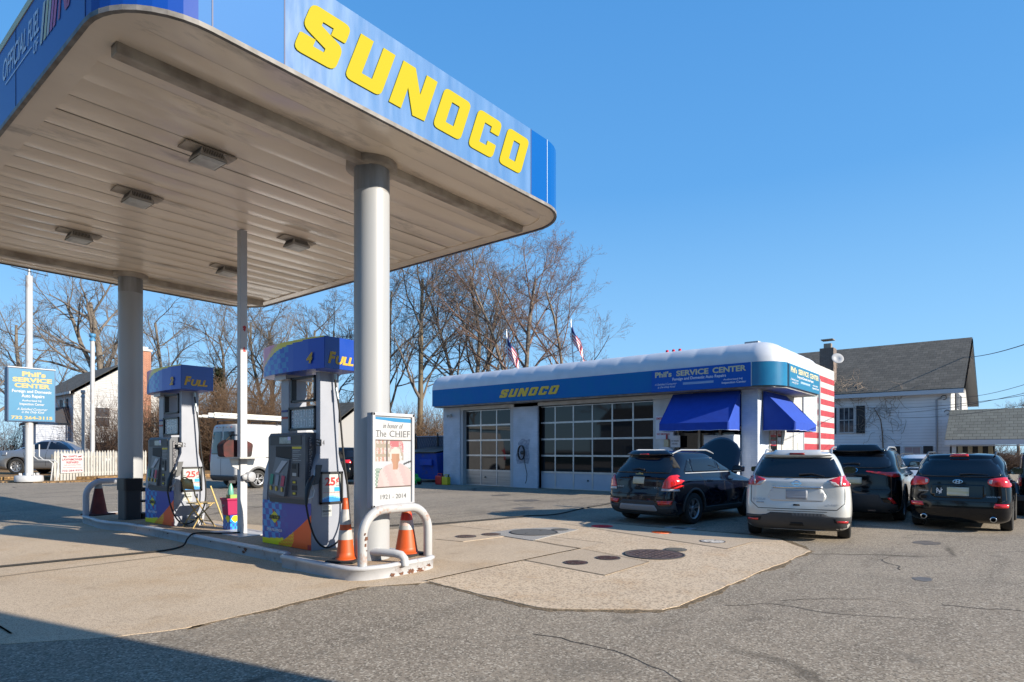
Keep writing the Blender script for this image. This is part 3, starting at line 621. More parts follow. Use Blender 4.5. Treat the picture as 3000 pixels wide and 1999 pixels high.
# front office: door, window, posts
of=MB(); of.box(21.25,21.3,7.17,9.6,0,3.5); of.build('shopfront_glass',glass,stn)
sf=MB()
for y in (7.2,8.0,8.75,9.55): sf.box(21.18,21.26,y-.04,y+.04,0,3.5)
sf.box(21.18,21.26,7.2,9.55,2.3,2.4); sf.box(21.18,21.26,7.2,9.55,.5,.58); sf.build('shopfront_frame',mat('frame_tan',(.45,.42,.36),.5),stn)
# side office windows
so_=MB(); so_.box(22.12,23.5,BY0-.012,BY0+.05,.7,3.0); wn=so_.build('office_window',glass,stn)
fw=MB()
for x in (22.12,22.95,23.5): fw.box(x-.04,x+.04,BY0-.03,BY0,.7,3.0)
fw.box(22.12,23.5,BY0-.028,BY0,.66,.74); fw.build('frame',mat('frame_tan',(.4,.4,.4)),wn)
for (x0,x1,z0,z1,c) in ((22.2,22.85,2.05,2.35,(.5,.03,.03)),(22.2,22.85,1.75,1.95,(.45,.03,.05)),(23.02,23.42,2.1,2.55,(.5,.02,.03)),(23.02,23.42,1.3,2.05,(.7,.7,.72)),(22.16,22.9,1.0,1.2,(.05,.2,.6))):
    p=MB(); p.box(x0,x1,BY0-.02,BY0-.013,z0,z1); po=p.build('window_poster',mat('poster%.2f%.2f'%(c[0],c[2]),c,.5),wn)
t=MB(); text_mb(t,'SERVICE',(22.24,BY0-.021,2.13),(.56,0,0),(0,0,.14),bold=.03,N=(0,-1,0)); text_mb(t,'CENTER',(22.24,BY0-.021,1.79),(.56,0,0),(0,0,.12),bold=.03,N=(0,-1,0)); text_mb(t,'264-3115',(22.18,BY0-.014,1.42),(.7,0,0),(0,0,.14),bold=.03,N=(0,-1,0)); text_mb(t,'NJ INSPECTION',(22.2,BY0-.021,1.05),(.66,0,0),(0,0,.1),bold=.02,N=(0,-1,0)); text_mb(t,'OIL',(23.08,BY0-.021,2.38),(.28,0,0),(0,0,.12),bold=.03,N=(0,-1,0)); text_mb(t,'CHANGE',(23.05,BY0-.021,2.16),(.34,0,0),(0,0,.12),bold=.03,N=(0,-1,0)); t.build('window_lettering',wl,wn)
t=MB(); text_mb(t,'8 - 5',(23.08,BY0-.021,1.8),(.28,0,0),(0,0,.12),bold=.02,N=(0,-1,0)); text_mb(t,'Mon - Fri',(23.06,BY0-.021,1.5),(.32,0,0),(0,0,.08),N=(0,-1,0)); t.build('notice_lettering',dgrey,wn)
sd=MB(); sd.box(25.0,26.3,BY0-.03,BY0+.05,0,2.5); sd.build('side_door',mat('off_white_door',(.62,.63,.6),.5),stn); sd=MB(); sd.box(26.3,26.42,BY0-.05,BY0+.05,0,4.0); sd.build('corner_post',mat('grey_pipe',(.3,.3,.3)),stn)
# awnings
def awning(name,lab,W,axis,out,z0,z1,drop):
    """W=(lo,hi) along the wall; axis 'front' or 'side'; out = projection"""
    t=thing('window_awning',lab,'awning',((BX-.3,(W[0]+W[1])/2,z0) if axis=='front' else ((W[0]+W[1])/2,BY0-.3,z0)),group='blue canvas awnings on the garage')
    def P(s,o,z): return (BX-.02-o,s,z) if axis=='front' else (s,BY0-.02-o,z)
    a,b=W
    inset=.18
    cv=MB(); n=8
    top=[P(a+(b-a)*k/n,0.02,z1) for k in range(n+1)]; low=[P(a+(b-a)*k/n,out,z0+.0) for k in range(n+1)]
    mid=[P(a+(b-a)*k/n,out*.5,(z0+z1)/2-.03) for k in range(n+1)]
    vs=top+mid+low; m1=n+1
    cv.add(vs,[(k,k+1,m1+k+1,m1+k) for k in range(n)]+[(m1+k,m1+k+1,2*m1+k+1,2*m1+k) for k in range(n)],0,True)
    o=cv.build('slope_canvas',awn,t)
    for s in (a,b):
        e=MB(); e.add([P(s,.02,z1),P(s,.02,z0),P(s,out,z0)],[(0,1,2)]); e.build('end_canvas',awn,t)
    vl=MB(); q=[P(a,.02,z0)]+[P(a,out,z0)]+[P(b,out,z0)]+[P(b,.02,z0)]
    vb=[]; rr=[]
    pts=[]
    def seg(p,q_,k): return [tuple(Vector(p).lerp(Vector(q_),i/k)) for i in range(k)]
    pts=seg(q[0],q[1],6)+seg(q[1],q[2],24)+seg(q[2],q[3],6)+[q[3]]
    lowv=[]
    for i,p in enumerate(pts):
        lowv.append((p[0]+.012*math.sin(i*1.3),p[1]+.012*math.cos(i*1.7),p[2]-drop+.008*math.sin(i*.9)))
    vl.add(pts+lowv,[(i,i+1,len(pts)+i+1,len(pts)+i) for i in range(len(pts)-1)],0,True)
    vl.build('valance',awn,t)
    hm=MB()
    hm.tube([(p[0],p[1],p[2]-.003) for p in lowv],.008,5); hm.build('hem_piping',mat('pale_piping',(.5,.55,.7),.5),t)
    return t
awn=mat('blue_awning_canvas',(.004,.045,.34),.85,c2=(.005,.052,.38),nscale=5)
awning('a','wide blue canvas awning over the garage office entrance, in shade',(7.19,9.58),'front',1.12,2.5,3.58,.25)
awning('b','smaller blue canvas awning on the sunlit side wall next to the flag stripes',(21.35,24.0),'side',1.03,2.5,3.58,.25)
# white cabinet by the door
cb=thing('white_cabinet','tall plain white cabinet standing beside the garage entrance under the awning','cabinet',(20.55,7.7,0))
b=MB(); b.box(20.28,20.86,7.18,8.22,.03,2.1); b.build('cabinet_body',mat('enamel_white',(.6,.63,.68),.35),cb,bevel=.015)
b=MB(); b.box(20.25,20.28,7.2,8.2,.1,2.06); dd=b.build('cabinet_door',mat('enamel_door',(.5,.55,.63),.35),cb,bevel=.01); b=MB(); b.box(20.21,20.25,7.3,7.33,1.0,1.3); b.build('handle',alu,dd)
# wall hose reel
hr=thing('air_hose_reel','coiled black air hose hanging on the brick pier between the two garage doors','hose',(20.8,16.45,1.5))
b=MB()
for k in range(4): b.tube([(20.80-.02*k,16.42+.17*math.cos(t*.39),1.5+.30*math.sin(t*.39)) for t in range(17)],.02,6,cap=False)
b.build('coil',black,hr); b=MB(); b.tube([(20.8,16.30,1.35),(20.75,16.2,1.0),(20.78,16.12,.6),(20.7,16.08,.35),(20.75,16.18,.2)],.015,6); b.build('hose_tail',black,hr); b=MB(); b.lathe([(.08,0),(.08,.1),(0,.1)],(20.9,16.42,1.5),(-1,0,0),16); b.build('bracket',dgrey,hr)
# wall notices
def notice(y0,y1,z0,z1,lab,lines,c=(.62,.65,.72),tc=None,X=20.975,arch=False):
    o=thing('wall_notice',lab,'notice',(X,(y0+y1)/2,z0))
    b=MB()
    if arch:
        n=10; w=(y1-y0)/2; pts=[(-w,0),(w,0)]+[(w*math.cos(R(180*k/n)),(z1-z0)*(.35+.65*math.sin(R(180*k/n)))) for k in range(n+1)]
        b.prism(pts,(X,(y0+y1)/2,z0),(0,-1,0),(0,0,1),(-.015,0,0))
    else: b.box(X-.015,X,y0,y1,z0,z1)
    b.build('board',mat('notice_white_%.1f'%c[0],c,.6),o)
    t=MB()
    for (s_,zz,h,ya,yb) in lines: text_mb(t,s_,(X-.016,ya,zz),(0,-(ya-yb),0),(0,0,h),bold=.02,N=(-1,0,0),depth=.003)
    t.build('lettering',tc or mat('red_lettering',(.5,.03,.05),.5),o)
notice(9.62,10.3,2.0,2.85,'white paper notice with red EMERGENCY heading left of the awning',[('EMERGENCY',2.70,.09,10.27,9.7),('CALL',2.58,.07,10.15,9.9),('NO SMOKING',2.14,.08,10.25,9.75)])
notice(9.35,9.72,1.7,2.12,'small white notice with black drawing beside the emergency switch',[('NO ENGINE',1.9,.05,9.68,9.4),('IDLING',1.8,.05,9.64,9.45)],tc=dgrey,X=20.96)
notice(9.45,10.35,1.0,1.72,'white arched inspection sign behind the black car roof',[('PRIVATE',1.5,.06,10.1,9.7),('INSPECTIONS',1.3,.12,10.25,9.52)],c=(.6,.66,.68),tc=mat('green_grey_lettering',(.2,.33,.3),.5),X=20.9,arch=True)
es=thing('emergency_switch','small tan box switch with red tip on the wall left of the entrance','switch',(20.95,9.85,1.8)); b=MB(); b.box(20.87,20.98,9.76,9.94,1.72,1.98); b.build('box',mat('tan_box',(.5,.45,.3),.5),es,bevel=.01); b=MB(); b.lathe([(.03,0),(.03,.16),(0,.2)],(20.92,9.85,1.98),n=10); b.build('pull',mat('red_tip',(.5,.02,.02),.4),es)
sl_=thing('security_light','small twin floodlight on the end pier under the fascia','lamp',(20.88,20.75,3.25)); b=MB(); b.box(20.83,20.9,20.7,20.8,3.2,3.3); b.build('base',white,sl_)
for s in (-1,1):
    b=MB(); b.lathe([(.03,0),(.065,.12),(.06,.13),(0,.12)],(20.82,20.75+.05*s,3.25),(-.7,.6*s,-.5),12); b.build('lamp_head',white,sl_)
# flags
def usflag(x,y,zt,lab,w,h,sway):
    o=thing('flag_pole',lab,'flag',(x,y,5.0),group='national flags on the garage roof')
    b=MB(); b.tube([(x,y,4.9),(x+.0,y+.18,zt)],.025,8); b.lathe([(0,0),(.05,.04),(0,.09)],(x,y+.18,zt),n=10); b.build('pole',mat('pole_metal',(.5,.52,.55),.35,.6),o)
    f=MB(); nx,nz=26,13; vs=[]
    for i in range(nx+1):
        u=i/nx
        for j in range(nz+1):
            v_=j/nz
            # flag hangs down: fly end droops
            ang=R(-62-10*u); 
            px=y+.17-(u*w*math.cos(ang)*1.0+ (1-v_)*h*.18*u); pz=zt-.08-(1-v_)*h*(1-.45*u)+u*w*math.sin(ang)*.9
            vs.append((x+.10*math.sin(u*9+v_*2)*(.3+u)+sway*u*.2,px+.05*math.sin(u*7+v_*6),pz))
    fs=[];
    mb=f
    o2=len(mb.v); mb.v+=vs
    for i in range(nx):
        for j in range(nz):
            m=0 if j%2==0 else 1
            if i<nx*.4 and j>=6: m=2
            mb.f.append(tuple(o2+k for k in (i*(nz+1)+j,(i+1)*(nz+1)+j,(i+1)*(nz+1)+j+1,i*(nz+1)+j+1))); mb.m.append(m); mb.sm.append(True)
    f.build('flag',[mat('flag_red',(.55,.03,.05),.7),mat('flag_white',(.75,.75,.76),.7),mat('flag_blue',(.03,.05,.2),.7)],o)
    return o
usflag(23,onX(1492,1080,23).y,7.35,'flag on pole over the left garage door, drooping, lower of the two',2.0,1.05,.6)
usflag(23,onX(1682,1080,23).y,7.35,'flag on pole nearer the roof corner, narrow and furled',1.75,.75,.3)
rb=thing('roof_beacon','small red light fitting on the garage roof edge','lamp',(21.6,9.9,5.05))
b=MB(); b.box(21.55,21.65,9.6,10.2,5.15,5.22); b.tube([(21.6,9.9,4.95),(21.6,9.9,5.2)],.02,6); b.build('bracket',dgrey,rb)
for y in (9.65,9.9,10.15):
    b=MB(); b.lathe([(.06,0),(.05,.09),(0,.11)],(21.6,y,5.22),n=12); b.build('red_lens',mat('red_lens',(.55,.01,.03),.3),rb)
# ------------------------------------------------------------ things at the left end of the garage
db=thing('blue_dumpster','blue steel dumpster with dark lids against the slatted fence','dumpster',(22.4,23.5,0))
blu=mat('dumpster_blue',(.01,.06,.42),.5,c2=(.012,.07,.36),nscale=3,c3=(.1,.09,.1),n3=5)
b=MB(); b.add([(21.6,22.3,.15),(21.6,24.6,.15),(23.4,24.6,.15),(23.4,22.3,.15),(21.35,22.2,1.45),(21.35,24.7,1.45),(23.5,24.7,1.7),(23.5,22.2,1.7)],[(0,3,2,1),(4,5,6,7),(0,4,7,3),(1,2,6,5),(0,1,5,4),(3,7,6,2)]); b.build('bin_body',blu,db,bevel=.02)
b=MB(); b.box(21.30,21.62,22.5,23.35,.85,1.15); b.build('lift_pocket',blu,db,bevel=.02)
for y in (22.2,23.47):
    b=MB(); b.add([(21.28,y,1.46),(21.28,y+1.23,1.46),(23.5,y+1.23,1.75),(23.5,y,1.75),(21.28,y,1.52),(21.28,y+1.23,1.52),(23.5,y+1.23,1.82),(23.5,y,1.82)],[(0,1,2,3),(7,6,5,4),(0,4,5,1),(0,3,7,4),(1,5,6,2)]); b.build('lid',black,db)
b=MB(); b.add([(21.41,24.0,.95),(21.41,24.25,.95),(21.37,24.25,1.3),(21.37,24.0,1.3)],[(0,3,2,1)]); b.build('yellow_sticker',mat('sticker_yellow',(.7,.55,.02),.5),db); b=MB(); b.add([(21.40,24.35,1.1),(21.40,24.55,1.1),(21.37,24.55,1.3),(21.37,24.35,1.3)],[(0,3,2,1)]); b.build('pink_sticker',mat('sticker_pink',(.6,.4,.42),.5),db)
for y in (22.5,24.3):
    b=MB(); b.lathe([(.09,-.03),(.09,.03),(0,.03)],(21.8,y,.09),(0,1,0),14); b.build('caster',black,db)
def jerry(x,y,c,h,lab):
    o=thing('fuel_can',lab,'fuel can',(x,y,0),group='plastic fuel cans by the garage pier'); m=mat('can_%.1f'%c[1],c,.4)
    b=MB(); b.box(x-.12,x+.12,y-h*.5,y+h*.5,0,h); b.build('can_body',m,o,bevel=.04); b=MB(); b.tube([(x,y-h*.3,h),(x,y-h*.3,h+.09),(x,y+h*.25,h+.09),(x,y+h*.3,h-.01)],.022,8); b.build('handle',m,o); b=MB(); b.tube([(x,y-h*.35,h-.02),(x,y-h*.5,h+.12)],[.035,.02],8); b.build('spout',black,o)
jerry(20.4,20.98,(.55,.02,.02),.42,'red plastic fuel can by the garage end pier'); jerry(20.4,20.56,(.6,.5,.02),.38,'yellow plastic fuel can beside the red one')
ty=thing('green_toy_tractor','bright green plastic toy vehicle on the ground before the dumpster','toy',(19.6,21.9,0)); gm=mat('toy_green',(.02,.42,.06),.4); 
b=MB(); b.prism(round_poly([(-.3,.15),(.32,.15),(.34,.32),(.18,.36),(.12,.5),(-.1,.5),(-.14,.34),(-.3,.3)],.04,3),(19.5,21.9,0),(0,1,0),(0,0,1),(.28,0,0)); b.build('toy_body',gm,ty,bevel=.015)
for y in (21.7,22.1):
    for x in (19.46,19.78):
        b=MB(); b.lathe([(.0,-.04),(.13,-.04),(.13,.04),(0,.04)],(x,y,.13),(1,0,0),14); b.build('wheel',black if x>19.6 else gm,ty)
# chain link fence with dark slats
fn=thing('slatted_chain_fence','dark blue slatted chain link fence behind the dumpster','fence',(24,24.8,0))
sl3=mat('slat_dark_blue',(.03,.045,.09),.6,c2=(.07,.08,.12),nscale=8,stretch=(12,12,1))
b=MB()
for k in range(44):
    y=21.3+k*.12; b.box(24.0,24.02,y,y+.10,.15,2.35)
b.build('slats',sl3,fn); b=MB()
for zz in (.15,2.38): b.tube([(23.97,21.3,zz),(23.97,26.6,zz)],.03,8)
for k in range(28):
    y=21.3+k*.19
    for s in (1,-1):
        y2=y+s*1.1*1.0; ya=max(21.3,min(26.6,y)); yb=max(21.3,min(26.6,y2))
        if abs(y2-yb)<.01: b.tube([(23.975,ya,.2),(23.975,yb,2.36)],.005,3)
b.build('wire_mesh',mat('galvanised_wire',(.22,.24,.3),.5,.4),fn)
for y in (21.35,23.0,24.8,26.6):
    b=MB(); b.tube([(23.95,y,0),(23.95,y,2.55)],.045,8); b.build('post',black,fn)
# ------------------------------------------------------------ island furniture
IZ=.158
ph=mat('pump_housing',(.29,.31,.36),.4,c2=(.26,.28,.33),nscale=3); pd=mat('pump_head_grey',(.075,.085,.10),.45,c2=(.09,.10,.12),nscale=5); pdd=mat('pump_dark',(.03,.034,.04),.5)
pb=[mat('wrap_purple_blue',(.022,.05,.36),.3),mat('wrap_cyan',(.008,.27,.62),.3),mat('wrap_mid_blue',(.015,.07,.38),.3),mat('wrap_yellow',(.85,.74,.0),.35),mat('wrap_orange',(.95,.11,.01),.35),mat('wrap_red',(.5,.03,.03),.35),mat('topper_blue',(.002,.055,.48),.28),mat('topper_pink',(.70,.26,.40),.35),mat('topper_check',(.004,.18,.52),.28),mat('topper_olive',(.72,.62,.02),.35)]
def wrapc(u,v):
    ob=.03+.72*max(0,(u-.30)/.7)**1.25
    yb=.13+.16*max(0,(u-.15))
    if v<ob and u>.28:
        if v>ob*.0 and u<.66:
            s=(u-.42*v)
            if s<.34 or (s*34)%1<.42 and s<.60: return 3
        return 4 if u<.93 or v>.1 else 5
    if v<yb and u<.45: return 3
    cu=u-.06*v
    if cu<.46+.06*math.sin(v*4):
        i=int((u*1.0+v*.12)*13); j=int(v*7.5)
        fade=cu>.36
        return (1 if (i+j)%2==0 else 2) if not fade else (2 if (i+j)%2==0 else 0)
    return 0
def topc(u,v):
    vc=.45+.55*(1-math.exp(-(u-.24)*4.2)) if u>.24 else 9
    if v<min(1.75*u+.02,vc):
        i=int((u+v*.06)*17); j=int(v*6)
        return 8 if u<.60 and v<.85 and (i+j)%2==0 else 6
    if u<.40*v: return 7
    if u<.40*v+.05+.10*(1-v): return 9 if int((u-.40*v)*90)%2 else 7
    return 9
def painted(surf,nu,nv,fn,name,parent,mats,flip=False):
    mb=MB(); vs=[surf(i/nu,j/nv) for i in range(nu+1) for j in range(nv+1)]
    fs=[];ms=[]
    o=len(mb.v); mb.v+=vs
    for i in range(nu):
        for j in range(nv):
            q=(i*(nv+1)+j,(i+1)*(nv+1)+j,(i+1)*(nv+1)+j+1,i*(nv+1)+j+1)
            mb.f.append(q[::-1] if flip else q); mb.m.append(fn((i+.5)/nu,(j+.5)/nv)); mb.sm.append(False)
    return mb.build(name,mats,parent)
def diamond_logo(parent,O,U,V,N,s):
    O,U,V,N=map(Vector,(O,U,V,N))
    r=MB(); P=lambda a,b,d=0:O+U*a*s+V*b*s+N*d
    r.add([P(-.62,1.0,.002),P(-.42,1.12,.002),P(.70,-.98,.002),P(.50,-1.12,.002)],[(0,1,2,3)] if U.cross(V).dot(N)<0 else [(3,2,1,0)]); r.build('red_arrow',pb[5],parent)
    k=MB(); k.add([P(-1.25,0,.004),P(0,-.78,.004),P(1.25,0,.004),P(0,.78,.004)],[(0,1,2,3)]); k.build('brand_diamond',mat('logo_yellow',(.66,.62,.02),.4),parent)
    l=MB()
    for cs in sunoco(None,None,None,None,0):
        fill(l,cs,P(-1.28,-.26,.005),U*2.56*s,V*.52*s,N,.003,wall=False)
    l.build('brand_lettering',mat('logo_black',(.01,.01,.01),.5),parent)
def dispenser(dy,num,lab):
    Y=7.66+dy; t=thing('fuel_pump',lab,'fuel pump',(5.22,Y+.655,IZ),group='blue and grey fuel pumps on the island')
    side=[(4.965,.16),(5.50,.16),(5.545,.5),(5.56,.8),(5.545,1.05),(5.50,1.26),(5.44,1.40),(5.41,1.52),(5.41,2.68),(5.10,2.68),(5.10,1.52),(5.06,1.42),(5.01,1.28),(4.98,1.05),(4.965,.85)]
    b=MB(); b.prism(side,(0,Y,0),(1,0,0),(0,0,1),(0,.10,0)); b.prism(side,(0,Y+1.21,0),(1,0,0),(0,0,1),(0,.10,0)) if False else None
    b.build('side_housing',ph,t,bevel=.012)
    b=MB(); sn=[p for p in side if p[1]<1.5]+[(5.10,1.5)]; 
    b.prism([(4.965,.16),(5.50,.16),(5.545,.5),(5.56,.8),(5.545,1.05),(5.50,1.26),(5.44,1.40),(5.10,1.44),(5.06,1.42),(5.01,1.28),(4.98,1.05),(4.965,.85)],(0,Y+1.19,0),(1,0,0),(0,0,1),(0,.12,0)); b.box(5.10,5.40,Y+.80,Y+1.02,1.3,2.68); b.build('side_housing',ph,t,bevel=.012)
    b=MB(); b.box(4.99,5.49,Y+.10,Y+1.19,.17,1.35); b.build('inner_cabinet',ph,t)
    # front wrap
    w=painted(lambda u,v:(4.962,Y+1.305-u*1.30,.165+v*.655),104,56,wrapc,'graphic_wrap',t,pb,flip=False)
    diamond_logo(w,(4.962,Y+1.305-1.30*.27,.165+.655*.62),(0,-1,0),(0,0,1),(-1,0,0),.115)
    tt=MB(); text_mb(tt,'OFFICIAL FUEL OF NASCAR',(4.961,Y+1.305-1.3*.10,.165+.655*.30),(0,-.43,0),(0,0,.04),bold=.02,N=(-1,0,0),depth=.003); tt.build('wrap_lettering',wl,w)
    # head
    zc=lambda cy:1.82-(cy-625)*.00256
    yc=lambda cx:Y+1.06-(cx-185)/215*.90
    b=MB(); b.prism([(4.95,.84),(5.12,.84),(5.12,1.82),(4.97,1.82),(4.93,1.76),(4.93,.90)],(0,Y+.10,0),(1,0,0),(0,0,1),(0,.98,0)); hd=b.build('pump_head',pd,t,bevel=.012)
    def rect(cx0,cx1,cy0,cy1,x,m,name,th=.01,par=None,**k):
        q=MB(); q.box(x-th,x,yc(cx1),yc(cx0),zc(cy1),zc(cy0)); return q.build(name,m,par or hd,**k)
    rect(196,392,640,695,4.93,pdd,'header_panel',.006)
    rect(258,330,650,686,4.924,mat('lcd_screen',(.36,.42,.40),.25,c2=(.2,.25,.25),nscale=20),'display',.004); rect(312,330,648,668,4.919,mat('sticker_lilac',(.5,.5,.75),.5),'sticker',.003)
    rect(232,332,702,772,4.93,mat('recess_black',(.006,.006,.008),.6),'recess',.003)
    rect(336,392,704,716,4.93,mat('label_yellow',(.6,.5,.02),.5),'yellow_label',.004)
    ln=MB()
    for k,(a,b_) in enumerate(((725,385),(733,375),(748,390),(756,380),(770,372),(780,390))): ln.box(4.925,4.93,yc(b_),yc(340),zc(a+2),zc(a))
    ln.build('printed_text',mat('print_white',(.45,.48,.5),.6),hd)
    # slanted selector
    q=MB(); A=[(4.88,yc(203),zc(965)),(4.88,yc(303),zc(985)),(4.91,yc(325),zc(775)),(4.91,yc(238),zc(762))]; Bk=[(4.93,p[1],p[2]) for p in A]
    q.add(A+Bk,[(0,1,2,3),(4,5,1,0),(5,6,2,1),(6,7,3,2),(7,4,0,3)]); sp_=q.build('grade_selector',mat('selector_grey',(.12,.135,.16),.4),hd)
    for k,c in enumerate(((.02,.22,.15),(.2,.24,.3),(.42,.03,.08))):
        q=MB(); ya=yc(210+k*36); yb=yc(230+k*36); q.add([(4.874,ya,zc(918+k*4)),(4.874,yb,zc(922+k*4)),(4.886,yb-.02,zc(862+k*4)),(4.886,ya-.02,zc(858+k*4))],[(0,1,2,3)]); q.build('grade_label',mat('grade%d'%k,c,.5),sp_)
        q=MB(); yy=(ya+yb)/2; z=zc(940+k*3); q.prism([(.026*math.cos(R(22.5+45*i)),.036*math.sin(R(22.5+45*i))) for i in range(8)],(4.878,yy,z),(0,-1,0),(0,0,1),(-.012,0,0)); q.build('grade_button',mat('button_gold',(.55,.42,.08),.4),sp_)
    q=MB(); q.add([(4.885,yc(243),zc(850)),(4.885,yc(268),zc(852)),(4.900,yc(318),zc(785)),(4.900,yc(282),zc(782))],[(0,1,2,3)]); q.build('keypad',mat('keypad_grey',(.38,.40,.44),.5),sp_)
    rect(334,376,796,872,4.93,pdd,'card_reader',.012); rect(342,366,850,868,4.918,mat('card_slot_light',(.4,.42,.42),.4),'reader_label',.004); rect(340,362,802,828,4.918,mat('recess_black',(0,0,0)),'card_slot',.003)
    for cy in (892,955): rect(336,362,cy,cy+22,4.93,pdd,'logo_plate',.004); rect(341,357,cy+5,cy+16,4.926,mat('label_yellow',(.6,.5,.02)),'logo_chip',.003)
    rect(334,366,920,948,4.93,mat('recess_black',(0,0,0)),'receipt_slot',.003)
    q=MB(); q.box(4.94,4.97,Y+.12,Y+1.06,.80,.87); q.build('head_sill',pdd,hd)
    # price windows
    for z0,z1,nm in ((1.86,2.20,'price_display'),(2.27,2.64,'open_frame')):
        fr=MB(); y0,y1=Y+.10,Y+(.78 if nm=='price_display' else .72)
        for a in ((y0,y1,z0,z0+.03),(y0,y1,z1-.03,z1),(y0,y0+.03,z0,z1),(y1-.03,y1,z0,z1)): fr.box(5.08,5.16,*a)
        fo=fr.build(nm,black,t)
        if nm=='price_display':
            g_=MB(); g_.box(5.11,5.13,y0+.03,y1-.03,z0+.03,z1-.03); g_.build('screen',mat('price_screen',(.24,.28,.33),.12,c2=(.36,.40,.45),nscale=2),fo)
            tx=MB()
            for zz in (z0+.19,z0+.05): text_mb(tx,'2.99 3.71 3.9',(5.11,y1-.05,zz),(0,-(y1-y0-.10),0),(0,0,.11),N=(-1,0,0),depth=.003)
            tx.build('price_digits',mat('price_digit_pale',(.75,.8,.85),.5),fo)
    q=MB(); q.box(5.09,5.10,Y+.83,Y+.99,2.14,2.17); q.build('blue_sticker',mat('sticker_blue',(.02,.03,.2),.5),t); q=MB(); q.box(5.09,5.10,Y+.83,Y+.99,2.04,2.07); q.build('red_sticker',mat('sticker_red',(.4,.04,.02),.5),t)
    # pump number sign on side
    q=MB(); q.box(5.03,5.12,Y-.012,Y-.002,1.63,1.72); po=q.build('pump_number_plate',black,t); tx=MB(); text_mb(tx,'Pump',(5.04,Y-.012,1.685),(.06,0,0),(0,0,.025),N=(0,-1,0),depth=.003); text_mb(tx,'No.',(5.04,Y-.012,1.645),(.04,0,0),(0,0,.025),N=(0,-1,0),depth=.003); tx.build('lettering',wl,po)
    tx=MB(); text_mb(tx,num,(5.14,Y,1.64),(.035,0,0),(0,0,.07),N=(0,-1,0),depth=.003); tx.build('pump_number',black,t)
    q=MB(); q.box(4.985,5.03,Y+.08,Y+.098,1.05,1.75); q.build('instruction_panel',mat('instr',(.02,.02,.03),.4,c2=(.25,.25,.27),nscale=30,stretch=(1,1,3),lo=.5,hi=.55),t)
    # topper
    pl=[(4.95,-.33),(4.915,.0),(4.90,.35),(4.905,.7),(4.94,1.05),(5.0,1.32),(5.09,1.50),(5.24,1.57),(5.39,1.50),(5.48,1.32),(5.54,1.05),(5.57,.7),(5.575,.35),(5.56,.0),(5.53,-.33)]
    pl=[(a,Y+b) for a,b in pl]; Z0,Z1=2.69,3.13
    tp_=MB(); tp_.prism(pl,(0,0,Z0+.0),(1,0,0),(0,1,0),(0,0,Z1-Z0)); to=tp_.build('topper',[pb[6]],t)
    def fs(u,v):
        # along front from far end to corner
        P=[Vector(p) for p in pl[:8]][::-1]; L=[0]
        for i in range(7): L.append(L[-1]+(P[i+1]-P[i]).length)
        s=u*L[-1]
        for i in range(7):
            if s<=L[i+1]+1e-6:
                k=(s-L[i])/(L[i+1]-L[i]); p=P[i].lerp(P[i+1],k); break
        d=(p-Vector((5.24,Y+.6))).normalized()*.004
        return (p.x+d.x-.002,p.y+d.y,Z0+(Z1-Z0)*v)
    painted(fs,110,26,topc,'topper_graphic',to,pb)
    q=MB(); q.box(4.95,5.53,Y-.337,Y-.331,Z0+.003,Z1-.003); so2=q.build('topper_end_panel',mat('topper_end_blue',(.008,.045,.30),.2,rvar=.05,c2=(.008,.05,.33)),to)
    tx=MB(); text_mb(tx,'F',(5.0,Y-.338,Z0+.07),(.13,0,.0),(0,0,.165),bold=.05,shear=.25,N=(0,-1,0),depth=.004); text_mb(tx,'ULL',(5.12,Y-.338,Z0+.065),(.30,0,0),(0,0,.12),bold=.05,shear=.25,N=(0,-1,0),depth=.004); tx.build('full_lettering',mat('gold_letter',(.50,.30,.0),.4),so2)
    tx=MB(); text_mb(tx,num,(4.905,Y+.02,Z0+.08),(.01,-.14,0),(0,0,.15),bold=.05,shear=.25,N=(-1,0,0),depth=.012); tx.build('topper_number',mat('gold_letter',(0,0,0)),to)
    q=MB(); q.box(5.02,5.46,Y+.75,Y+1.06,2.62,2.69); q.build('topper_bracket',white,t)
    # hose and nozzle
    hp=[(5.31,Y-.06,2.66),(5.32,Y-.06,2.5),(5.36,Y-.10,2.1),(5.41,Y-.12,1.5),(5.47,Y-.15,.95),(5.46,Y-.16,.6),(5.36,Y-.17,.36),(5.2,Y-.18,.23),(5.05,Y-.17,.22),(4.93,Y-.15,.35),(4.85,Y-.13,.58),(4.81,Y-.11,.82)]
    def smooth(p,k=5):
        P=[Vector(q) for q in p]; o=[]
        for i in range(len(P)-1):
            a=P[max(i-1,0)];b=P[i];c=P[i+1];d=P[min(i+2,len(P)-1)]
            for s in range(k):
                u=s/k; o.append(.5*((2*b)+(c-a)*u+(2*a-5*b+4*c-d)*u*u+(3*b-a-3*c+d)*u**3))
        return o+[P[-1]]
    q=MB(); q.tube(smooth(hp),.014,8); q.build('hose',blackr,t)
    q=MB(); q.tube([hp[0],(5.315,Y-.06,2.58)],.022,10); q.tube([(5.32,Y-.07,2.46),(5.34,Y-.09,2.3)],.021,10); q.build('hose_breakaway',mat('breakaway_metal',(.42,.46,.46),.3,.7),t)
    q=MB(); q.tube([(4.81,Y-.11,.82),(4.82,Y-.10,.90),(4.85,Y-.08,1.02),(4.92,Y-.05,1.14),(4.98,Y-.03,1.20)],[.022,.026,.038,.042,.03],10); no=q.build('nozzle',black,t)
    q=MB(); q.tube([(4.84,Y-.10,.90),(4.93,Y-.08,.92),(4.96,Y-.07,1.0),(4.93,Y-.06,1.08)],.012,6); q.build('trigger_guard',alu,no); q=MB(); q.tube([(4.98,Y-.03,1.20),(5.04,Y+.01,1.32)],.013,8); q.build('spout',alu,no)
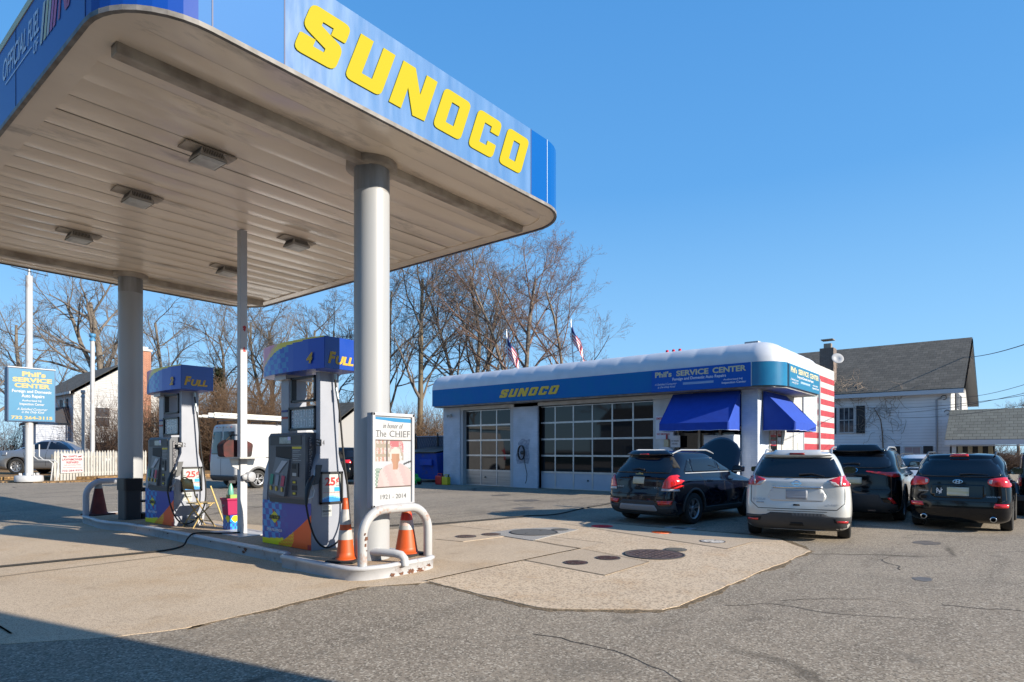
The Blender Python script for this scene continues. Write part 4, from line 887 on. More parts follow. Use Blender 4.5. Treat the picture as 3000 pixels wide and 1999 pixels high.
    q=MB(); q.add([(4.97,Y-.004,1.08),(5.05,Y-.004,1.10),(5.12,Y-.004,1.36),(5.03,Y-.004,1.36),(4.97,Y-.05,1.08),(5.05,Y-.05,1.10),(5.12,Y-.03,1.36),(5.03,Y-.03,1.36)],[(4,5,6,7),(0,4,7,3),(1,2,6,5),(3,7,6,2),(0,1,5,4)]); q.build('nozzle_boot',pdd,t)
    # ad frame
    q=MB()
    for a in ((5.09,5.47,.80,.83),(5.09,5.47,1.23,1.26),(5.09,5.12,.80,1.26),(5.44,5.47,.80,1.26)): q.box(a[0],a[1],Y-.03,Y,a[2],a[3])
    af=q.build('advert_frame',black,t)
    def adc(u,v):
        c=.24-.10*abs(u-.5)*2
        return 1 if v<c-.05 else (2 if v<c else 0)
    painted(lambda u,v:(5.12+.32*u,Y-.012,.83+.40*v),40,40,adc,'advert_sheet',af,[mat('ad_white',(.42,.44,.42),.4),mat('ad_blue',(.02,.22,.55),.4),mat('ad_cyan',(.2,.5,.7),.4)])
    tx=MB(); text_mb(tx,'25',(5.175,Y-.013,1.06),(.17,0,0),(0,0,.12),bold=.03,N=(0,-1,0),depth=.003); text_mb(tx,'¢',(5.36,Y-.013,1.09),(.045,0,0),(0,0,.09),bold=.02,N=(0,-1,0),depth=.003); text_mb(tx,'APPLY TODAY AND START SAVING',(5.14,Y-.013,.955),(.28,0,0),(0,0,.012),N=(0,-1,0),depth=.003); tx.build('red_lettering',mat('ad_red',(.6,.02,.02),.4),af)
    tx=MB(); text_mb(tx,'SAVE',(5.13,Y-.013,1.09),(.04,0,0),(0,0,.02),N=(0,-1,0),depth=.003); text_mb(tx,'/GAL',(5.36,Y-.013,1.05),(.05,0,0),(0,0,.02),N=(0,-1,0),depth=.003)
    for k in range(4): tx.box(5.14,5.26,Y-.015,Y-.012,1.02-k*.016,1.023-k*.016)
    tx.build('small_print',mat('print_grey',(.2,.2,.2),.5),af); q=MB(); q.box(5.33,5.42,Y-.015,Y-.012,.975,1.035); q.build('card_picture',mat('card_blue',(.02,.3,.6),.4),af)
    q=MB(); q.box(5.13,5.29,Y-.004,Y-.001,.62,.78); so3=q.build('notice_sticker',mat('ad_white',(0,0,0)),t); tx=MB(); text_mb(tx,'UNLEADED',(5.14,Y-.005,.685),(.14,0,0),(0,0,.03),bold=.02,N=(0,-1,0),depth=.002)
    for k in range(3): text_mb(tx,'GASOLINE ONLY',(5.15,Y-.005,.735 if k==0 else (.755 if k==1 else .65)),(.11,0,0),(0,0,.012),N=(0,-1,0),depth=.002)
    tx.build('lettering',mat('logo_black',(0,0,0)),so3)
    return t
dispenser(0,'4','larger nearer fuel pump, number 4 on its blue topper, next to the round white post')
dispenser(4.45,'2','farther fuel pump with number 2 on its blue topper, beside the black bin')
# memorial sign
sg=thing('memorial_sign','white framed memorial poster with portrait of a man in pink shirt on the near post','sign',(5.22,6.22,.84))
b=MB(); 
for a in ((4.88,5.57,.84,.885),(4.88,5.57,1.995,2.04),(4.88,4.925,.84,2.04),(5.525,5.57,.84,2.04)): b.box(a[0],a[1],6.20,6.24,a[2],a[3])
fo=b.build('frame',mat('sign_frame_white',(.42,.43,.45),.35),sg,bevel=.01)
b=MB(); b.box(4.885,5.565,6.24,6.32,.845,2.035); b.box(4.98,5.4,6.3,6.36,1.2,1.24); b.box(4.98,5.4,6.3,6.36,1.8,1.84); b.build('back_box',ph,sg)
ps=MB(); ps.box(4.925,5.525,6.225,6.235,.885,1.995); pz=ps.build('poster',mat('poster_white',(.42,.425,.43),.35),sg)
b=MB(); b.add([(4.93,6.223,1.985),(5.52,6.223,1.975),(5.52,6.223,1.925),(5.25,6.223,1.93),(5.1,6.223,1.945),(4.93,6.223,1.955)],[(0,5,4,3,2,1)]); b.build('blue_wave',mat('wave_blue',(.01,.17,.36),.4),pz)
tx=MB(); text_mb(tx,'in honor of',(5.06,6.224,1.845),(.33,0,0),(0,0,.065),shear=.28,N=(0,-1,0),depth=.002); text_mb(tx,'The',(4.945,6.224,1.735),(.165,0,0),(0,0,.082),N=(0,-1,0),depth=.002,bold=-.005); text_mb(tx,'CHIEF',(5.165,6.224,1.735),(.34,0,0),(0,0,.082),N=(0,-1,0),depth=.002,bold=-.005); text_mb(tx,'1921 - 2014',(5.02,6.224,.945),(.42,0,0),(0,0,.058),N=(0,-1,0),depth=.002)
# serifs on the capitals
for x_,w_2 in ((4.975,.05),(5.27,.035),(5.31,.035),(5.358,.03),(5.40,.03)): tx.box(x_-w_2/2,x_+w_2/2,6.221,6.223,1.735,1.738)
tx.build('lettering',mat('text_dark',(.06,.065,.07),.5),pz)
PC=[mat('ph%d'%i,tuple(q*.56 for q in c),.4) for i,c in enumerate([(.45,.38,.30),(.62,.30,.22),(.62,.66,.72),(.10,.22,.16),(.58,.66,.60),(.62,.48,.48),(.66,.52,.51),(.55,.30,.19),(.48,.27,.17),(.68,.66,.62),(.06,.06,.07),(.60,.18,.20),(.70,.58,.57)])]
PNR=random.Random(4); NZ=[[PNR.random() for _ in range(80)] for _ in range(80)]
def photoc(u,v):
    nz=NZ[int(u*60)][int(v*60)]
    dx=(u-.555); 
    if (dx/.125)**2+((v-.63)/.155)**2<1 or (abs(dx+.0)<.085 and .36<v<.55 and abs(dx)<.085-(.55-v)*.1):
        if v>.72: return 9
        if abs(dx)>.105 and v>.60: return 9
        return 7 if (dx<.02) else 8
    if (dx/.16)**2+((v-.69)/.16)**2<1 and v>.58: return 9
    sh=.42 if u>.25 else 0
    w=.11+.30*min(1,max(0,(.50-v)/.16))**.6
    if v<.5 and abs(dx)<w+(.5-v)*.18:
        if abs(dx)<.035 and v>.36: return 7
        return (5,6,12)[int((u*7+v*3+nz*.5))%3]
    if v>.86 and abs(dx)<.1: return 11
    if v>.55 and u<.40:
        if u>.30 and u<.34: return 10
        if int(v*14)%3==0: return 0
        return (1,0,9,5)[int(u*38+nz)%4]
    if v>.55 and u<.78: return (5,11,9,2,0)[int(u*17+v*9+nz*1.3)%5]
    if v>.40: return 2 if not(u>.78 and v<.58 and abs(v-.50-(u-.85)*.3)<.02) else 10
    if u<.4 or u>.8:
        return 3 if (int(u*34)+int(v*26))%2 else 4
    return 2
b=MB(); b.box(4.93,5.52,6.2215,6.2245,1.09,1.70); b.build('photo_border',mat('border_brown',(.08,.05,.04),.5),pz)
painted(lambda u,v:(4.932+.586*u,6.2205,1.105+.58*v),60,60,photoc,'portrait_photo',pz,PC)
# guard hoops
def hoop(x0,x1,y,z,r,lab,m,c):
    t=thing('guard_hoop',lab,'bollard',((x0+x1)/2,y,IZ),group='pipe guard hoops at the island ends')
    R_=.32; p=[(x0,y,.15),(x0,y,z-R_)]
    for k in range(1,9): a=R(90*k/8); p.append((x0+R_-R_*math.cos(a),y,z-R_+R_*math.sin(a)))
    for k in range(0,9): a=R(90*k/8); p.append((x1-R_+R_*math.sin(a),y,z-R_+R_*math.cos(a)))
    p.append((x1,y,.15))
    b=MB(); b.tube(p,r,16); b.build('bent_pipe',m,t)
    rd=random.Random(11)
    for (xx,zz,rr) in c:
        b=MB(); splat(b,(xx,y-r-.0,zz),(.5,-.12,0),(0,0,1),(0,-1,0),rr,rd,7,.004); b.build('paint_chip',rm,t)
    return t
wp=mat('hoop_white_paint',(.42,.425,.43),.35,c2=(.37,.37,.37),nscale=3,c3=(.30,.16,.10),n3=5); gp_=mat('hoop_grey_paint',(.42,.44,.5),.4,c2=(.38,.4,.45),nscale=3)
hoop(4.66,5.73,6.12,.83,.058,'white pipe hoop with rust chips guarding the near end of the island',wp,[(4.67,.5,.04),(4.66,.42,.03),(4.655,.56,.02),(4.68,.36,.012)])
b=MB(); b.lathe([(.061,-.03),(.061,.04)],(5.55,6.12,.78),(1,0,-.6),14)
hoop(4.60,5.62,15.62,.90,.06,'grey pipe hoop guarding the far end of the island behind the old dark cone',gp_,[])
# drain pipe of post
dp=tag(MB().tube([(5.02,6.42,.27),(5.08,6.22,.27),(5.12,6.08,.27),(5.155,5.99,.255),(5.17,5.945,.21),(5.172,5.935,.125)],[.05,.05,.05,.052,.05,.048],14).build('drain_elbow',white,None),'short white drain pipe elbow at the foot of the near round post','pipe')
# cones
oc=mat('cone_orange',(.52,.075,.008),.5,c2=(.48,.07,.007),nscale=4); ocd=mat('cone_old_red',(.10,.012,.010),.7,c2=(.16,.02,.015),nscale=6); cw=mat('cone_reflective_white',(.42,.42,.41),.4,c2=(.34,.34,.33),nscale=12); cg=mat('cone_grey_band',(.36,.36,.34),.5)
def cone(x,y,h,r,rt,bands,lab,body,rz=0,bs=.2,base=blackr):
    t=thing('traffic_cone',lab,'traffic cone',(x,y,IZ),rz,group='traffic cones on the pump island')
    b=MB(); b.box(-bs,bs,-bs,bs,0,.03); b.build('rubber_base',base,t,world=False,bevel=.012)
    rr=lambda z:r+(rt-r)*(z-.03)/(h-.03)
    b=MB(); b.lathe([(r*1.12,.03),(r*1.02,.05)]+[(rr(z),z) for z in [.05+(h-.05)*k/10 for k in range(11)]]+[(rt*.6,h+.005),(rt*.55,h-.05)],n=28); b.build('cone_body',body,t,world=False)
    for z0,z1,m in bands:
        b=MB(); b.lathe([(rr(z0)+.002,z0),(rr(z1)+.002,z1)],n=28); b.build('reflective_band',m,t,world=False)
cone(4.78,6.62,.80,.115,.035,[(.47,.66,cw),(.28,.40,cg)],'tall slim orange and white cone left of the near round post',oc,rz=.5,bs=.19)
cone(5.60,6.40,.66,.155,.05,[(.40,.47,mat('cone_clear',(.55,.42,.38),.4)),(.345,.40,cw),(.47,.56,mat('cone_red_top',(.6,.04,.02),.4))],'broad bright orange cone inside the near hoop, right of the round post',oc,rz=.15,bs=.2)
cone(4.86,15.7,.80,.17,.04,[(.58,.74,cg)],'old dark red cone at the far end of the island',ocd,rz=.3,bs=.24,base=mat('dark_red_base',(.06,.008,.008),.8))
# bin
bn=thing('waste_bin','black plastic waste bin with squeegee holder at the far round post','bin',(4.95,14.15,IZ))
b=MB(); b.prism(round_poly([(4.80,14.0),(5.1,13.98),(5.1,14.34),(4.78,14.34)],.04,3),(0,0,IZ),(1,0,0),(0,1,0),(0,0,.60)); b.build('bin_body',pdd,bn)
b=MB(); b.prism(round_poly([(4.78,13.96),(5.13,13.96),(5.13,14.36),(4.76,14.36)],.05,3),(0,0,IZ+.6),(1,0,0),(0,1,0),(0,0,.24)); b.build('bin_hood',black,bn)
b=MB(); b.box(5.12,5.36,14.0,14.3,IZ,IZ+.12); b.box(5.12,5.34,14.02,14.28,.72,.80); b.box(5.12,5.34,14.02,14.28,.5,.54); b.tube([(5.3,14.05,IZ+.1),(5.33,14.1,.45),(5.3,14.1,.78)],.02,6); b.build('squeegee_stand',black,bn)
# square post
sp=thing('square_post','slim square white steel post with red marks, rising from the island to the canopy','post',(5.28,10.2,IZ))
b=MB(); b.box(5.22,5.34,10.14,10.26,IZ,CZ-.01); so4=b.build('post_shaft',mat('post_paint',(.44,.45,.47),.45,c2=(.40,.41,.43),nscale=2,c3=(.4,.4,.4),n3=2.5),sp,bevel=.008)
b=MB(); b.box(5.02,5.52,9.75,10.8,IZ,IZ+.012); b.build('floor_plate',white,sp)
for z,s in ((3.62,.05),(3.27,.045)):
    b=MB(); splat(b,(5.285,10.14,z),(.5,0,0),(0,0,1.2),(0,-1,0),s,random.Random(int(z*10)),6,.003); b.build('red_mark',mat('red_mark',(.4,.02,.02),.5),sp)
b=MB(); b.tube([(5.345,10.2,2.9),(5.345,10.2,1.5)],.012,6); b.build('conduit',white,sp)
b=MB(); b.box(5.0,5.55,9.92,10.5,1.43,1.455); sh=b.build('shelf',mat('shelf_grey',(.4,.4,.38),.6),sp); b=MB(); b.prism([(5.1,1.3),(5.22,1.24),(5.22,1.43),(5.06,1.43)],(0,10.18,0),(1,0,0),(0,0,1),(0,.03,0)); b.build('bracket',alu,sh); b=MB(); b.prism([(5.34,1.24),(5.46,1.3),(5.5,1.43),(5.34,1.43)],(0,10.18,0),(1,0,0),(0,0,1),(0,.03,0)); b.build('bracket',alu,sh)
b=MB(); b.lathe([(.08,-.06),(.085,-.05),(.085,.05),(.08,.06),(0,.06)],(5.37,10.12,1.12),(0.3,-1,0),18); b.lathe([(.05,0),(.05,.03),(0,.03)],(5.27,10.1,1.12),(0,-1,0),14); b.build('valve_cover',mat('valve_grey',(.35,.36,.38),.5),sp)
bg_=thing('tool_bag','dark red and black tool bag on the small shelf of the square post','bag',(5.25,10.4,1.455))
b=MB(); b.prism(round_poly([(5.02,1.457),(5.5,1.457),(5.53,1.68),(5.40,1.74),(5.1,1.75),(5.0,1.66)],.04,3),(0,10.30,0),(1,0,0),(0,0,1),(0,.22,0)); b.build('bag_body',mat('bag_maroon',(.07,.012,.012),.8,c2=(.015,.01,.01),nscale=6),bg_,bevel=.02)
b=MB(); b.tube([(5.1,10.4,1.74),(5.2,10.4,1.83),(5.35,10.4,1.83),(5.42,10.4,1.74)],.012,6); b.build('bag_handle',blackr,bg_)
# squeegee bucket on graphic stand
bs_=thing('bucket_stand','low stand wrapped in blue chequered brand graphics behind the square post','stand',(5.45,10.9,IZ))
b=MB(); b.box(5.37,5.55,10.80,11.05,IZ,.42); b.build('stand_box',pb[2],bs_)
w=painted(lambda u,v:(5.365,11.05-.25*u,.17+.24*v),16,14,lambda u,v:(1 if (int(u*5)+int(v*5))%2 else 2) if not(abs(u-.7)/.35+abs(v-.8)/.35<1) else 3,'graphic_wrap',bs_,pb)
w=painted(lambda u,v:(5.37+.18*u,10.795,.17+.24*v),14,14,lambda u,v:(1 if (int(u*5)+int(v*5))%2 else 2) if not(abs(u-.5)/.4+abs(v-.8)/.35<1) else 3,'graphic_wrap',bs_,pb)
bu=thing('pink_bucket','pink squeegee bucket with smiling label, on the blue graphic stand','bucket',(5.45,10.93,.42)); pk_=mat('bucket_pink',(.33,.012,.075),.4)
b=MB(); vs=[]; 
for z,a in ((.42,.10),(.68,.125),(.69,.14),(.72,.14)): vs+= [(5.45-a,10.93-a,z),(5.45+a,10.93-a,z),(5.45+a,10.93+a,z),(5.45-a,10.93+a,z)]
b.add(vs,[(0,3,2,1)]+[(4*k+i,4*k+(i+1)%4,4*k+4+(i+1)%4,4*k+4+i) for k in range(3) for i in range(4)]); b.build('bucket_body',pk_,bu,bevel=.01)
b=MB(); b.lathe([(.035,0),(.035,.003),(0,.003)],(5.335,10.98,.60),(-1,0,.08),14); b.build('smile_label',wl,bu); b=MB(); b.lathe([(.02,0),(.02,.002),(0,.002)],(5.33,10.98,.59),(-1,0,.08),10); b.build('label_face',black,bu)
b=MB(); b.box(5.40,5.52,10.85,11.0,.70,.78); b.build('green_rim',mat('green_rim',(.25,.4,.08),.5),bu)
sb_=thing('spray_bottle','teal spray bottle with black trigger standing in the pink bucket','bottle',(5.45,10.9,.72))
b=MB(); b.lathe([(0,.70),(.045,.70),(.05,.82),(.035,.92),(.018,.96),(.018,.99)],(5.44,10.92,0),n=14); b.build('bottle_body',mat('teal_plastic',(.12,.36,.28),.3),sb_); b=MB(); b.box(5.40,5.52,10.9,10.94,.98,1.03); b.tube([(5.41,10.92,.99),(5.38,10.92,.92)],.01,5); b.build('trigger_head',black,sb_)
# folding chair
ch=thing('folding_chair','tan metal folding chair beside the farther pump','chair',(5.28,11.75,IZ)); gld=mat('chair_gold',(.42,.31,.12),.45,.2,c2=(.36,.26,.1),nscale=6)
for y in (11.55,11.95):
    b=MB(); b.tube([(5.46,y,IZ),(5.20,y,.55),(5.10,y,.75),(5.05,y,1.0)],.013,7); b.build('leg',gld,ch)
    b=MB(); b.tube([(5.06,y,IZ),(5.2,y,.40),(5.42,y,.60)],.013,7); b.build('leg',gld,ch)
b=MB(); b.tube([(5.40,11.55,.26),(5.40,11.95,.26)],.01,6); b.build('stretcher',gld,ch); b=MB(); b.tube([(5.14,11.55,.30),(5.14,11.95,.30)],.01,6); b.build('stretcher',gld,ch)
b=MB(); b.prism(round_poly([(5.10,11.55),(5.48,11.57),(5.50,11.75),(5.48,11.93),(5.10,11.95)],.05,3),(0,0,.585),(1,0,0),(0,1,0),(0,0,.022)); b.build('seat',gld,ch,bevel=.008)
b=MB(); n=8; vs=[]
for k in range(n+1):
    y=11.55+.4*k/n; c_=.03*(1-((k/n-.5)*2)**2); vs+=[(5.08-c_,y,.86),(5.04-c_,y,1.05)]
b.add(vs,[(2*k,2*k+1,2*k+3,2*k+2) for k in range(n)],0,True); bo=b.build('backrest',gld,ch); s_=bo.modifiers.new('s','SOLIDIFY'); s_.thickness=.012
b=MB(); b.tube([(5.05,11.55,1.0)]+[(5.03-.03*math.sin(math.pi*k/8),11.55+.4*k/8,1.0+.08*math.sin(math.pi*k/8)) for k in range(9)],.013,7); b.build('back_rail',gld,ch)
tag(MB().tube([(5.55,11.35,.17),(5.47,11.75,.90)],.014,8).build('wooden_stick',mat('yellow_wood',(.55,.42,.16),.6),None),'yellowish wooden stick leaning beside the folding chair','stick')
wb=thing('white_crate','small white plastic container on the island under the folding chair','container',(5.3,12.0,IZ)); b=MB(); b.prism([(5.2,.16),(5.42,.16),(5.45,.34),(5.17,.34)],(0,11.98,0),(1,0,0),(0,0,1),(0,.10,0)); b.build('container_body',white,wb,bevel=.01); b=MB(); b.tube([(5.2,11.97,.34),(5.31,11.95,.40),(5.42,11.97,.34)],.008,6); b.build('handle',white,wb)
def spl(p,k=8):
    P=[Vector(q) for q in p]; o=[]
    for i in range(len(P)-1):
        a=P[max(i-1,0)];b=P[i];c=P[i+1];d=P[min(i+2,len(P)-1)]
        for s in range(k):
            u=s/k; o.append(.5*((2*b)+(c-a)*u+(2*a-5*b+4*c-d)*u*u+(3*b-a-3*c+d)*u**3))
    return o+[P[-1]]
tag(MB().tube(spl([(5.22,10.16,.19),(5.05,10.35,.175),(4.85,10.6,.18),(4.66,10.62,.185),(4.56,10.6,.12),(4.42,10.45,.03),(4.1,10.22,.025),(3.83,10.22,.025),(2.84,10.38,.025),(1.4,10.6,.025),(-2,11.4,.025)]),.014,7).build('signal_hose',blackr,None),'black rubber hose running left from the square post across the slab','hose')
tag(MB().tube(spl([(5.9,11.4,.02),(7.5,10.4,.025),(8.86,9.75,.03),(9.16,9.50,.03),(10.4,9.2,.03),(11.49,9.04,.03),(12.4,8.75,.02),(14.2,9.1,.02),(16.2,9.35,.02),(18.4,9.7,.02)]),.014,7).build('signal_hose',blackr,None),'black rubber hose crossing the asphalt towards the garage','hose')
# ------------------------------------------------------------ vehicles
def cr(a,b,c,d,u): return .5*((2*b)+(c-a)*u+(2*a-5*b+4*c-d)*u*u+(3*b-a-3*c+d)*u**3)
def ring_body(rings,sub=4,N=72):
    P=[]
    K=len(rings)
    for i in range(K-1):
        for s in range(sub):
            u=s/sub; r=[cr(rings[max(i-1,0)][k],rings[i][k],rings[i+1][k],rings[min(i+2,K-1)][k],u) for k in range(7)]; P.append(r)
    P.append(list(rings[-1]))
    vs=[]
    def contour(xr,xf,w,n):
        rc=min(2.1/n,(xf-xr)*.45,w*.9); ry=min(rc*.8,w*.9); o=[]
        def arc(cx,cy,a0,k=9):
            for q in range(k): 
                a=R(a0+90*q/k); c_,s_=math.cos(a),math.sin(a); e=2/2.5
                o.append((cx+rc*math.copysign(abs(c_)**e,c_),cy+ry*math.copysign(abs(s_)**e,s_)))
        x0,x1,y1=xr+rc,xf-rc,w-ry
        arc(x1,y1,0)
        for q in range(12): o.append((x1+(x0-x1)*q/12,w))
        arc(x0,y1,90)
        for q in range(9): o.append((xr,y1-2*y1*q/9))
        arc(x0,-y1,180)
        for q in range(12): o.append((x0+(x1-x0)*q/12,-w))
        arc(x1,-y1,270)
        for q in range(9): o.append((xf,-y1+2*y1*q/9))
        return o
    for zr,zf,xr,xf,w,n,tp in P:
        for (x,y) in contour(xr,xf,w,n):
            t=min(1,max(0,(x-xr)/(xf-xr))); yn=y/w
            if t<.25: x+=.07*yn*yn*(1-t*4)
            if t>.75: x-=.22*yn*yn*(t*4-3)
            y*=1-tp*t**4; y*=1-.02*(1-t)**4
            vs.append((x,y,zr+(zf-zr)*t**1.5 if zf<zr else zr+(zf-zr)*t))
    R_=len(P); N=len(vs)//R_; fs=[(i*N+j,i*N+(j+1)%N,(i+1)*N+(j+1)%N,(i+1)*N+j) for i in range(R_-1) for j in range(N)]
    fs.append(tuple(range(N))[::-1]); fs.append(tuple(range((R_-1)*N,R_*N)))
    return vs,fs
GLASSC=mat('car_glass',(.005,.006,.009),.02,spec=.5,coat=.2); TYRE=mat('tyre_rubber',(.018,.018,.018),.85,bump=.3,bscale=60); RIM=mat('alloy_rim',(.42,.43,.45),.3,.7); RED=mat('tail_lamp_red',(.55,.012,.012),.15,coat=1,c2=(.42,.008,.01),nscale=14); CLAD=mat('grey_cladding',(.035,.037,.04),.6); SILV=mat('silver_trim',(.40,.41,.42),.35,.5); CHR=mat('chrome',(.6,.62,.64),.12,1); PLATE=mat('blurred_plate',(.48,.46,.26),.5,c2=(.55,.56,.5),nscale=5,stretch=(1,.3,4)); GPLATE=mat('grey_plate',(.36,.38,.42),.5,c2=(.22,.24,.28),nscale=5,stretch=(1,.3,9)); LAMPW=mat('lamp_clear',(.45,.42,.42),.15,coat=1)
def wheel(parent,x,y,r,wd,side,rimr=.66,spokes=5):
    b=MB(); hw=wd/2; s=side
    prof=[(r*rimr,-hw*.8),(r*.93,-hw),(r*.985,-hw*.8),(r,-hw*.5),(r,hw*.5),(r*.985,hw*.8),(r*.93,hw),(r*rimr,hw*.8)]
    b.lathe(prof,(x,y,r),(0,s,0),32); o=b.build('wheel',TYRE,parent,world=False)
    b=MB(); rr=r*rimr; f=hw*.72
    b.lathe([(rr,hw*.8),(rr*.93,hw*.74),(rr*.9,-hw*.2),(0.01,-hw*.25)],(x,y,r),(0,s,0),28,m=1)
    b.lathe([(rr*1.0,hw*.84),(rr*.92,hw*.82),(rr*.90,hw*.6)],(x,y,r),(0,s,0),28,m=0)
    b.lathe([(rr*.24,-hw*.2),(rr*.24,f*.75),(rr*.15,f*.85),(0,f*.85)],(x,y,r),(0,s,0),16,m=0)
    for k in range(spokes):
        a=2*math.pi*k/spokes+.3
        for da in (-.16,.16):
            ca,sa=math.cos(a+da*1.0),math.sin(a+da); t=(-sa,ca); w0,w1=rr*.07,rr*.085
            vs=[]
            for rad,ww,h in ((rr*.18,w0,f*.75),(rr*.93,w1,f*.9)):
                px,pz=x+rad*math.cos(a+da*.9*(rad/rr+.3)),r+rad*math.sin(a+da*.9*(rad/rr+.3))
                for q in (-1,1):
                    vs.append((px+t[0]*ww*q,y+s*h,pz+t[1]*ww*q)); vs.append((px+t[0]*ww*q,y+s*(h-.025),pz+t[1]*ww*q))
            b.add(vs,[(0,4,6,2),(1,3,7,5),(0,1,5,4),(2,6,7,3)],0)
    b.build('rim',[RIM,mat('rim_dark',(.02,.02,.022),.6)],o,world=False)
    return o
class Car:
    def __init__(s,name,label,cat,pos,head,scale,rings,paint,wx,r=.345,wd=.225,W=.92,group=None,z=0,cut=1.16,spokes=5):
        s.t=thing(name,label,cat,(pos[0],pos[1],z),1e-9,group); s.t.rotation_euler=(0,0,R(head)); s.t.scale=(scale,)*3
        vs,fs=ring_body(rings); me=bpy.data.meshes.new('b'); me.from_pydata(vs,[],fs); me.materials.append(paint); me.materials.append(mat('wheel_well',(.006,.006,.006),.9)); me.update()
        s.W0=max(abs(q[1]) for q in vs)
        s.bvh=BVHTree.FromPolygons([Vector(v) for v in vs],fs)
        o=bpy.data.objects.new('body',me); col.objects.link(o)
        b=MB()
        for x in wx:
            for sd in (-1,1): b.lathe([(0,-.30),(r*cut,-.30),(r*cut,.5),(0,.5)],(x,sd*(W-.12),r*1.02),(0,sd,0),28,sm=False)
        cm=bpy.data.meshes.new('c'); cm.from_pydata(b.v,[],b.f); cm.materials.append(mat('wheel_well',(0,0,0))); cm.update()
        bm=bmesh.new(); bm.from_mesh(cm); bmesh.ops.remove_doubles(bm,verts=bm.verts,dist=1e-4); bmesh.ops.recalc_face_normals(bm,faces=bm.faces); bm.to_mesh(cm); bm.free()
        co=bpy.data.objects.new('cut',cm); col.objects.link(co)
        m=o.modifiers.new('bool','BOOLEAN'); m.operation='DIFFERENCE'; m.object=co; m.solver='EXACT'
        try: m.material_mode='TRANSFER'
        except Exception: pass
        dg=bpy.context.evaluated_depsgraph_get(); dg.update(); nm=bpy.data.meshes.new_from_object(o.evaluated_get(dg)); o.modifiers.clear(); bpy.data.objects.remove(co)
        for p in nm.polygons: p.use_smooth=(p.material_index==0)
        nm.name='body'; o.data=nm; o.parent=s.t; o.name='body'; s.body=o; s.p=paint
        s.W=W
        for x in wx:
            for sd in (1,-1): wheel(s.t,x,sd*(W-wd/2-.015),r,wd,sd,spokes=spokes)
    def hit(s,view,u,v):
        if view=='rear': O,D=Vector((-3,-u,v)),Vector((1,0,0))
        elif view=='front': O,D=Vector((9,u,v)),Vector((-1,0,0))
        elif view=='right': O,D=Vector((u,-4,v)),Vector((0,1,0))
        elif view=='left': O,D=Vector((u,4,v)),Vector((0,-1,0))
        elif view=='top': O,D=Vector((u,v,5)),Vector((0,0,-1))
        elif view=='rr': D=Vector((1,1,0)).normalized(); O=Vector((.3,0,v))-D*4+Vector((D.y,-D.x,0))*u
        elif view=='rl': D=Vector((1,-1,0)).normalized(); O=Vector((.3,0,v))-D*4+Vector((-D.y,D.x,0))*-u*-1
        h=s.bvh.ray_cast(O,D)
        if h[0] is None: return None
        if view=='rear' and h[0].x>.52: return None
        if view in ('left','right') and u<.5 and abs(h[0].y)<s.W0*.86 and v<1.22: return None
        n=h[1]; 
        if n.dot(D)>0: n=-n
        return h[0],n
    def patch(s,view,pts,m,name,off=.006,step=.06,parent=None,rr=0,lab=None,mirror=False,bulge=0):
        if mirror: pts=[(-p[0],p[1]) for p in pts][::-1]
        if rr: pts=round_poly(pts,rr,4)
        q=[]; n=len(pts)
        for i in range(n):
            a=Vector(pts[i][:2]); b=Vector(pts[(i+1)%n][:2]); k=max(1,int((b-a).length/step)); q+=[a.lerp(b,j/k) for j in range(k)]
        # drop duplicates
        qq=[q[0]]
        for p in q[1:]:
            if (p-qq[-1]).length>1e-4: qq.append(p)
        if (qq[0]-qq[-1]).length<1e-4: qq.pop()
        q=qq; n=len(q); ed=[(i,(i+1)%n) for i in range(n)]
        def ins(p):
            k=False; j=n-1
            for i in range(n):
                a,b=q[i],q[j]
                if (a.y>p[1])!=(b.y>p[1]) and p[0]<(b.x-a.x)*(p[1]-a.y)/(b.y-a.y)+a.x: k=not k
                j=i
            return k
        x0=min(p.x for p in q);x1=max(p.x for p in q);y0=min(p.y for p in q);y1=max(p.y for p in q)
        inner=[]; x=x0+step/2
        while x<x1:
            y=y0+step/2
            while y<y1:
                if ins((x,y)): inner.append(Vector((x,y)))
                y+=step
            x+=step
        res=delaunay_2d_cdt(q+inner,ed,[],1,1e-5); V=[];ok=[]
        for p in res[0]:
            h=s.hit(view,p.x,p.y)
            if h is None: V.append((0,0,0)); ok.append(None)
            else: V.append(h[0]+h[1]*off); ok.append(h)
        fs=[tuple(f) for f in res[2] if all(ok[i] for i in f)]
        bm=bmesh.new(); bv=[bm.verts.new(v) for v in V]
        for f in fs:
            try: bm.faces.new([bv[i] for i in f])
            except ValueError: pass
        bmesh.ops.delete(bm,geom=[v for v in bm.verts if not v.link_faces],context='VERTS')
        bm.normal_update()
        # orient outward
        c=sum((f.normal*f.calc_area() for f in bm.faces),Vector()); 
        D={'rear':(-1,0,0),'front':(1,0,0),'right':(0,-1,0),'left':(0,1,0),'top':(0,0,1),'rr':(-1,-1,0),'rl':(-1,1,0)}[view]
        if c.dot(Vector(D))<0: bmesh.ops.reverse_faces(bm,faces=bm.faces)
        ex=bmesh.ops.extrude_edge_only(bm,edges=[e for e in bm.edges if e.is_boundary])
        for v in [g for g in ex['geom'] if isinstance(g,bmesh.types.BMVert)]: 
            v.co-=Vector(D)*(off+.012)
        me=bpy.data.meshes.new(name); 
        for f in bm.faces: f.smooth=True
        bm.to_mesh(me); bm.free(); me.materials.append(m)
        o=bpy.data.objects.new(name,me); col.objects.link(o); o.parent=parent or s.t
        if lab: o['label']=lab
        return o
